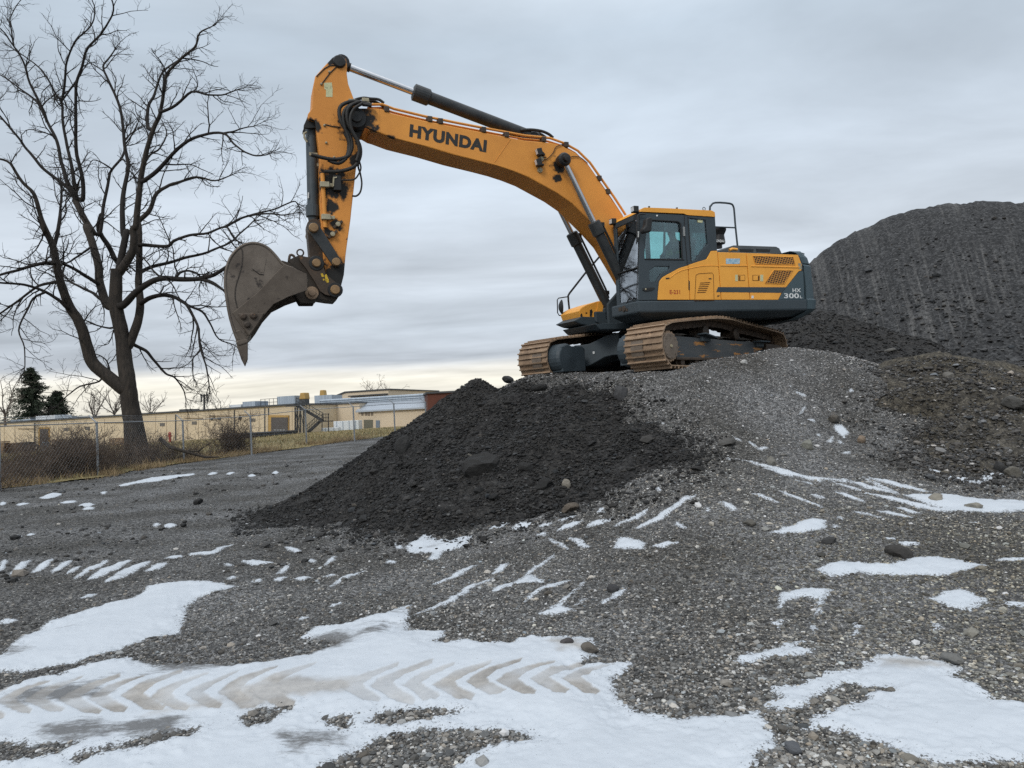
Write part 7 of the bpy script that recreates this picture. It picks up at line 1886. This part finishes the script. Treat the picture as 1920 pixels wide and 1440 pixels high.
def build_factory():
    w = Wall('warehouse', 'long low beige warehouse with a dark roof edge beyond the field', 'building', -260, 129, 553, 98)
    ztop = 4.2; L_ = w.L
    wl = w.raw('wall', (0, -2.0, L_, ztop), -45, 0, beige)
    w.raw('roof_edge', (-.3, ztop, L_ + .2, ztop + .22), -45.2, .25, trimm)
    for x0, x1, y0, y1 in ((508, 541.5, 782.5, 815),):
        w.rect('loading_door_frame', x0 - 3.5, y0 - 4, x1 + 1, y1, .002, .18, yframe); d = w.rect('loading_door', x0 + 2.5, y0, x1, y1, .15, .25, doorm)
        for k in range(4): w.rect('door_window', x0 + 8 + k * 5.5, 805, x0 + 11.5 + k * 5.5, 807, .25, .27, surf('door_pane', (.25, .27, .28), None, 1, .3) if 'door_pane' not in MATS else MATS['door_pane'], d)
    w.rect('side_door_frame', 73.5, 801, 93.5, 838, .002, .15, yframe); w.rect('side_door', 77, 804, 92.5, 838, .14, .22, doorm)
    for px, py in ((398, 785.5), (412, 785), (450, 784), (411 + 40, 784)): w.rect('wall_vent', px - 2, py - 2, px + 2, py + 2.5, .002, .12, trimm)
    for x0, y0, x1, y1 in ((346, 783, 381, 784.5), (393, 779, 434, 781), (393, 779, 394, 792), (448, 777, 489, 778.5), (448, 777, 449, 786), (34, 803, 66, 804.2), (195, 792, 232, 793.2)):
        w.rect('lintel_ledge', x0, y0, x1, y1, .002, .10, linem)
    for px, top in ((66, 793), (330, 777), (440, 769), (497, 765), (504, 765)): w.rect('downpipe', px - .5, top, px + .5, 832, .002, .14, trimm)
    for k, px in enumerate((8, 28, 110, 148, 196, 240, 292, 312, 352, 372, 386, 428, 470, 486, 548)):
        w.rect('wall_joint', px - .22, 798 - px * .062, px + .22, 836, .002, .03, linem)
    for px in (120, 160, 300, 360, 470): w.rect('wall_window', px, 808 - px * .05, px + 9, 814 - px * .05, .002, .05, MATS['dim_pane'] if 'dim_pane' in MATS else surf('dim_pane', (.17, .15, .125), (.12, .115, .11), 1, .35))
    # roof units
    for x0_, y0_, x1_, y1_, m_ in ((67, 778, 103, 789, whitem), (112, 781, 135, 787, roofunit), (336, 767, 347, 775, trimm), (520, 741.5, 552, 760, roofunit), (455, 752, 478, 764, roofunit), (430, 758, 452, 767, whitem), (20, 785, 58, 792, roofunit)):
        P = w.P([(x0_, y1_), (x1_, y0_)], -4); a = w.raw('roof_unit', (P[0][0], ztop + .2, P[1][0], P[1][1]), -7, -4, m_)
    for x0_, y0_, x1_, y1_ in ((559, 736, 570, 749),):
        P = w.P([(x0_, y1_), (x1_, y0_)], -4); q = MB(); q.prism([(P[0][0], ztop + .9), (P[1][0], ztop + .9), (P[1][0] - .1, P[1][1]), (P[0][0] + .2, P[1][1])], -5.4, -4.2); q.obj('yellow_fan', yframe, w.root, bevel=.1)
        q = MB(); q.box(((P[0][0] + P[1][0]) / 2, -4.8, ztop + .55), (.9, 1.0, .7)); q.obj('fan_base', trimm, w.root)
    q = MB()
    xs = [on(w.fr, px, 755, -1.0)[0] for px in (489, 497, 505, 513, 520)]
    for x in xs: q.tube([(x, -1, ztop + .1), (x, -1, ztop + 1.15)], .035, 5)
    for h in (.65, 1.15): q.tube([(xs[0], -1, ztop + h), (xs[-1], -1, ztop + h)], .03, 5)
    q.obj('roof_railing', stairm, w.root)

    w2 = Wall('factory_hall', 'pale beige factory hall with roof pipes and a grey metal lean-to roof', 'building', 552, 109, 812, 105)
    z2 = w2.P([(600, 760)])[0][1]
    xa = on(w2.fr, 674, 760, 0)[0]
    w2.raw('wall', (0, -2, xa, z2), -40, 0, beige2); w2.raw('roof_edge', (-.1, z2, xa + .1, z2 + .18), -40, .2, trimm)
    zs = w2.P([(740, 768)])[0][1]
    w2.raw('lean_to_wall', (xa + .002, -2, w2.L, zs), -30, .5, beige2)
    q = MB(); zt = w2.P([(740, 753)])[0][1] + .55
    q.prism([(-.9, zs - .12), (-.9, zs + .10), (4.5, zt + .1), (4.5, zt - .12)], xa - .3, w2.L + .3, fn=lambda u, v, ww: (ww, -u, v)); q.obj('lean_to_roof', metalroof, w2.root)
    w2.raw('upper_wall', (xa, zs, w2.L, zt + .5), -30, -4.7, beige2)
    w2.rect('roller_door', 685, 787, 701.5, 806, .5, .6, surf('olive_door', (.13, .125, .09), None, 1, .6)); w2.rect('steel_door', 707.5, 788, 714.5, 806, .5, .6, surf('blue_grey_door', (.16, .20, .25), None, 1, .6))
    for px in (680, 687, 692, 698): w2.rect('wall_louvre', px, 773, px + 4, 779, .5, .56, surf('dim_louvre', (.2, .16, .12), None, 1, .8) if 'dim_louvre' not in MATS else MATS['dim_louvre'])
    w2.rect('wall_lamp', 620, 765, 625, 769, .0, .25, trimm)
    # pipes over the roof on trestles
    for ya, yb, r in ((752, 739.5, .20), (755, 744, .16), (757.5, 748, .10)):
        q = MB(); P = [w2.P([p], -3)[0] for p in ((600, ya), (700, ya * .47 + yb * .53 + .6), (806, yb))]; q.tube([(x, -3, z) for x, z in P], r, 8); q.obj('roof_pipe', roofunit, w2.root)
    for px in (612, 640, 668, 700, 735, 770, 800):
        x, z = on(w2.fr, px, np.interp(px, [600, 806], [753, 740]), -3); q = MB(); q.tube([(x, -3, z2 - 1.0), (x, -3, z)], .07, 5); q.obj('pipe_trestle', trimm, w2.root)
    for x0_, y0_, x1_, y1_, m_ in ((590, 740, 622, 757, roofunit),):
        P = w2.P([(x0_, y1_), (x1_, y0_)], -5); w2.raw('roof_unit', (P[0][0], z2 + .1, P[1][0], P[1][1]), -9, -5, m_)
    P = w2.P([(598, 744), (607, 731)], -5); q = MB(); q.prism([(P[0][0], P[0][1]), (P[1][0], P[0][1]), (P[1][0] - .1, P[1][1]), (P[0][0] + .15, P[1][1])], -6.2, -5.1); q.obj('yellow_fan', yframe, w2.root, bevel=.1)
    # outside stair
    q = MB()
    def sp(px, py, y): x, z = on(w2.fr, px, py, y + 8.5); return Vector((x, y + 8.5, z))
    for px in (553.5, 557.5, 563, 569.5):
        for y in (3.0, 5.0): q.tube([sp(px, 764, y), sp(px, 818, y)], .10, 6)
    for (a, b_) in (((556, 760), (606, 789)), ((600, 790), (574, 814))):
        for y in (3.0, 4.2):
            A, B_2 = sp(*a, y), sp(*b_, y); q.bar(A, B_2, .08, .38)
            for h in (.55, 1.05): q.tube([A + Vector((0, 0, h)), B_2 + Vector((0, 0, h))], .035, 5)
            for k in range(9): p = A.lerp(B_2, k / 8); q.tube([p, p + Vector((0, 0, 1.05))], .03, 5)
        for k in range(14):
            p = sp(*a, 3.6).lerp(sp(*b_, 3.6), k / 13); q.box(p, (.30, 1.2, .05))
    q.box(sp(610, 790, 3.6), (1.6, 1.6, .12)); q.box(sp(554, 761, 3.6), (2.0, 1.6, .12))
    for px in (604, 616):
        for y in (2.9, 4.3): q.tube([sp(px, 775, y), sp(px, 812, y)], .07, 5)
    for h in (776, 783): q.tube([sp(603, h, 4.3), sp(617, h, 4.3)], .04, 5); q.tube([sp(617, h, 4.3), sp(617, h, 2.9)], .04, 5)
    for k in range(5): q.tube([sp(604 + 3 * k, 776, 4.3), sp(604 + 3 * k, 790, 4.3)], .03, 4)
    for (a, b_) in (((553.5, 770), (563, 815)), ((563, 770), (553.5, 815)), ((563, 770), (569.5, 800))): q.tube([sp(*a, 5), sp(*b_, 5)], .05, 5)
    q.obj('outside_stair', stairm, w2.root)
    w3 = Wall('upper_building', 'pale flat-roofed building rising behind the factory hall', 'building', 610, 142, 728, 138)
    P = w3.P([(618, 748), (648, 732.5), (728, 731)]); zt = P[2][1]; q = MB(); q.prism([(P[0][0], -2), (P[0][0], P[0][1]), (P[1][0], zt), (P[2][0], zt), (P[2][0], -2)], -25, 0); q.obj('wall', beige2, w3.root)
    q = MB(); q.prism([(P[0][0], P[0][1]), (P[1][0], zt), (P[2][0] + .2, zt), (P[2][0] + .2, zt + .25), (P[1][0] - .1, zt + .25), (P[0][0], P[0][1] + .25)], -25.2, .2); q.obj('roof_edge', trimm, w3.root)
    P = w3.P([(657, 743), (728, 741)]); w3.raw('lower_roof_edge', (P[0][0], P[0][1] - .12, P[1][0], P[0][1] + .1), .002, 1.0, trimm)
    w4 = Wall('red_building', 'small red brown block at the right end of the factory beside the black heap', 'building', 804, 100, 880, 101)
    zt = w4.P([(830, 737)])[0][1]; w4.raw('wall', (0, -2, w4.L, zt), -8, 0, redbrick); w4.raw('roof_edge', (-.2, zt, w4.L + .2, zt + .25), -8.2, .25, trimm)
    P = w4.P([(815, 760), (823, 750), (836, 749), (845, 753), (850, 760)]); q = MB(); q.prism(P, .002, .2); q.obj('arched_opening', stairm, w4.root)
build_factory()
def gz_at(px, D): p = at(px, 800, D); return float(field_z(np.array([p[0]]), np.array([p[1]]))[0])
def yard_box(name, label, cat, px0, px1, pyt, D, depth, mat, extra=None, bevel=.04):
    a, b_ = at(px0, pyt, D), at(px1, pyt, D); z0 = gz_at((px0 + px1) / 2, D) - .1; zt = (a[2] + b_[2]) / 2
    q = MB(); q.box(((a[0] + b_[0]) / 2, D + depth / 2, (z0 + zt) / 2), (b_[0] - a[0], depth, zt - z0)); 
    o = q.obj(name, mat, bevel=bevel); tag(o, label, cat)
    if extra: extra(o, a, b_, z0, zt, D)
    return o
def ribs(o, a, b_, z0, zt, D):
    q = MB(); n = max(2, int((b_[0] - a[0]) / .8))
    for k in range(n): q.box((a[0] + (k + .5) * (b_[0] - a[0]) / n, D - .03, (z0 + zt) / 2), (.08, .06, (zt - z0) * .96))
    q.obj('side_rib', MATS['grey_roof_unit'], o)
yard_box('white_container', 'large white container in front of the factory hall', 'container', 625, 672, 789, 101, 2.5, whitem, ribs)
yard_box('white_box', 'low long white box left of the large white container', 'box', 602, 634, 802, 99, 1.5, whitem, ribs)
darkbin = surf('dark_bin', (.025, .028, .032), (.04, .043, .048), 1, .6)
def lidded(o, a, b_, z0, zt, D):
    q = MB(); q.box(((a[0] + b_[0]) / 2, D + .7, zt + .05), (b_[0] - a[0] + .1, 1.5, .1)); q.obj('lid', darkbin, o)
yard_box('dumpster', 'black lidded dumpster beside brown crates at the far left', 'dumpster', 31, 52, 831, 80, 1.4, darkbin, lidded)
woodm = surf('pallet_wood', (.26, .155, .085), (.17, .105, .06), .8, .9); crm = surf('brown_crate', (.15, .105, .07), (.11, .08, .055), .8, .9)
def pallets(px0, px1, pyt, D, label, mat=None):
    a, b_ = at(px0, pyt, D), at(px1, pyt, D); z0 = gz_at((px0 + px1) / 2, D); zt = a[2]; q = MB(); n = max(3, int((zt - z0) / .16))
    for k in range(n):
        z = z0 + k * .16; j = random.uniform(-.06, .06)
        for d in (0, .5, 1.0): q.box(((a[0] + b_[0]) / 2 + j, D + d, z + .05), (b_[0] - a[0], .1, .09))
        for m_ in range(5): q.box((a[0] + (m_ + .5) * (b_[0] - a[0]) / 5 + j, D + .5, z + .115), ((b_[0] - a[0]) / 7, 1.15, .025))
    tag(q.obj('pallet_stack', mat or woodm), label, 'pallets')
pallets(97, 114, 822, 82, 'stack of tan pallets right of the yellow framed side door'); pallets(113, 143, 823, 83, 'wide brown pallet stack behind the brush', crm); pallets(148, 164, 823, 82, 'short grey brown pallet stack just left of the fence post', crm)
pallets(205, 238, 821, 83, 'pallet stack seen between the fence post and the big trunk'); pallets(-12, 7, 827, 78, 'orange tan pallet stack at the left edge')
yard_box('crate', 'brown crate between the pallets and the black dumpster', 'crate', 8, 30, 831, 79, 1.2, crm)
bluem = surf('blue_grey_plastic', (.20, .26, .32), (.15, .2, .25), 1, .5)
p = at(85, 828, 81); q = MB(); q.lathe([(0, .34), (.05, .36), (1.0, .36), (1.06, .33), (1.07, 0)], (p[0], 81, gz_at(85, 81)), (0, 0, 1), 16); tag(q.obj('barrel', bluem), 'blue grey barrel in front of the side door', 'barrel')
p = at(66, 841, 79); q = MB(); q.tube([(p[0] + .32 * math.cos(a), 79, p[2] + .1 + .32 * math.sin(a)) for a in np.linspace(0, 2 * math.pi, 17)], .11, 8); tag(q.obj('tyre', black), 'black tyre lying between the dumpster and the barrel', 'tyre')
p = at(319, 833, 86); hz = gz_at(319, 86); redm = surf('hydrant_red', (.30, .045, .03), (.22, .035, .025), 2, .6)
q = MB(); q.lathe([(0, .22), (.08, .22), (.1, .14), (.95, .14), (.97, .19), (1.05, .19), (1.2, .12), (1.25, .03), (1.3, 0)], (p[0], 86, hz), (0, 0, 1), 12); q.cyl((p[0] - .28, 86, hz + .75), (p[0] + .28, 86, hz + .75), .08, 8); tag(q.obj('hydrant', redm), 'red hydrant standing by the warehouse wall', 'hydrant')
a, b_ = at(418, 820, 72), at(556, 811, 92); q = MB(); 
for h in (.0, .28): q.tube([a + np.array([0, 0, h - .1]), b_ + np.array([0, 0, h - .1])], .16, 7)
for k in range(9):
    t = k / 8; p = a * (1 - t) + b_ * t; q.tube([p + np.array([0, 0, -.9]), p + np.array([0, 0, .2])], .10, 6)
gr = q.obj('guard_rail', stairm); tag(gr, 'black low guard rail in front of the loading door', 'guard rail')
q = MB()
for k in range(7):
    t = (k + .5) / 7; p = a * (1 - t) + b_ * t; q.ball((p[0], p[1] - .2, p[2] + .04), .09, 5)
q.obj('reflector', white_ink, gr)['kind'] = 'stuff'
# mast far behind
mt = thing('radio_mast', 'slim grey radio mast above the warehouse roof', 'mast', tuple(at(383, 790, 170))); inv = Matrix.Translation(-Vector(mt.location))
q = MB(); b_ = at(383, 792, 170); t_ = at(383, 739, 170); q.tube([tuple(b_), tuple(t_)], [.35, .18], 8); q.obj('pole', trimm, mt).matrix_local = inv
q = MB()
for h in (741, 746, 751):
    c0 = at(383, h, 170)
    for dx in (-.7, 0, .7): q.box((c0[0] + dx, 170, c0[2]), (.25, .3, .62))
    q.box((c0[0], 170.1, c0[2]), (1.5, .1, .1))
q.obj('antenna_array', trimm, mt).matrix_local = inv
# low blue-grey gravel windrow by the fence
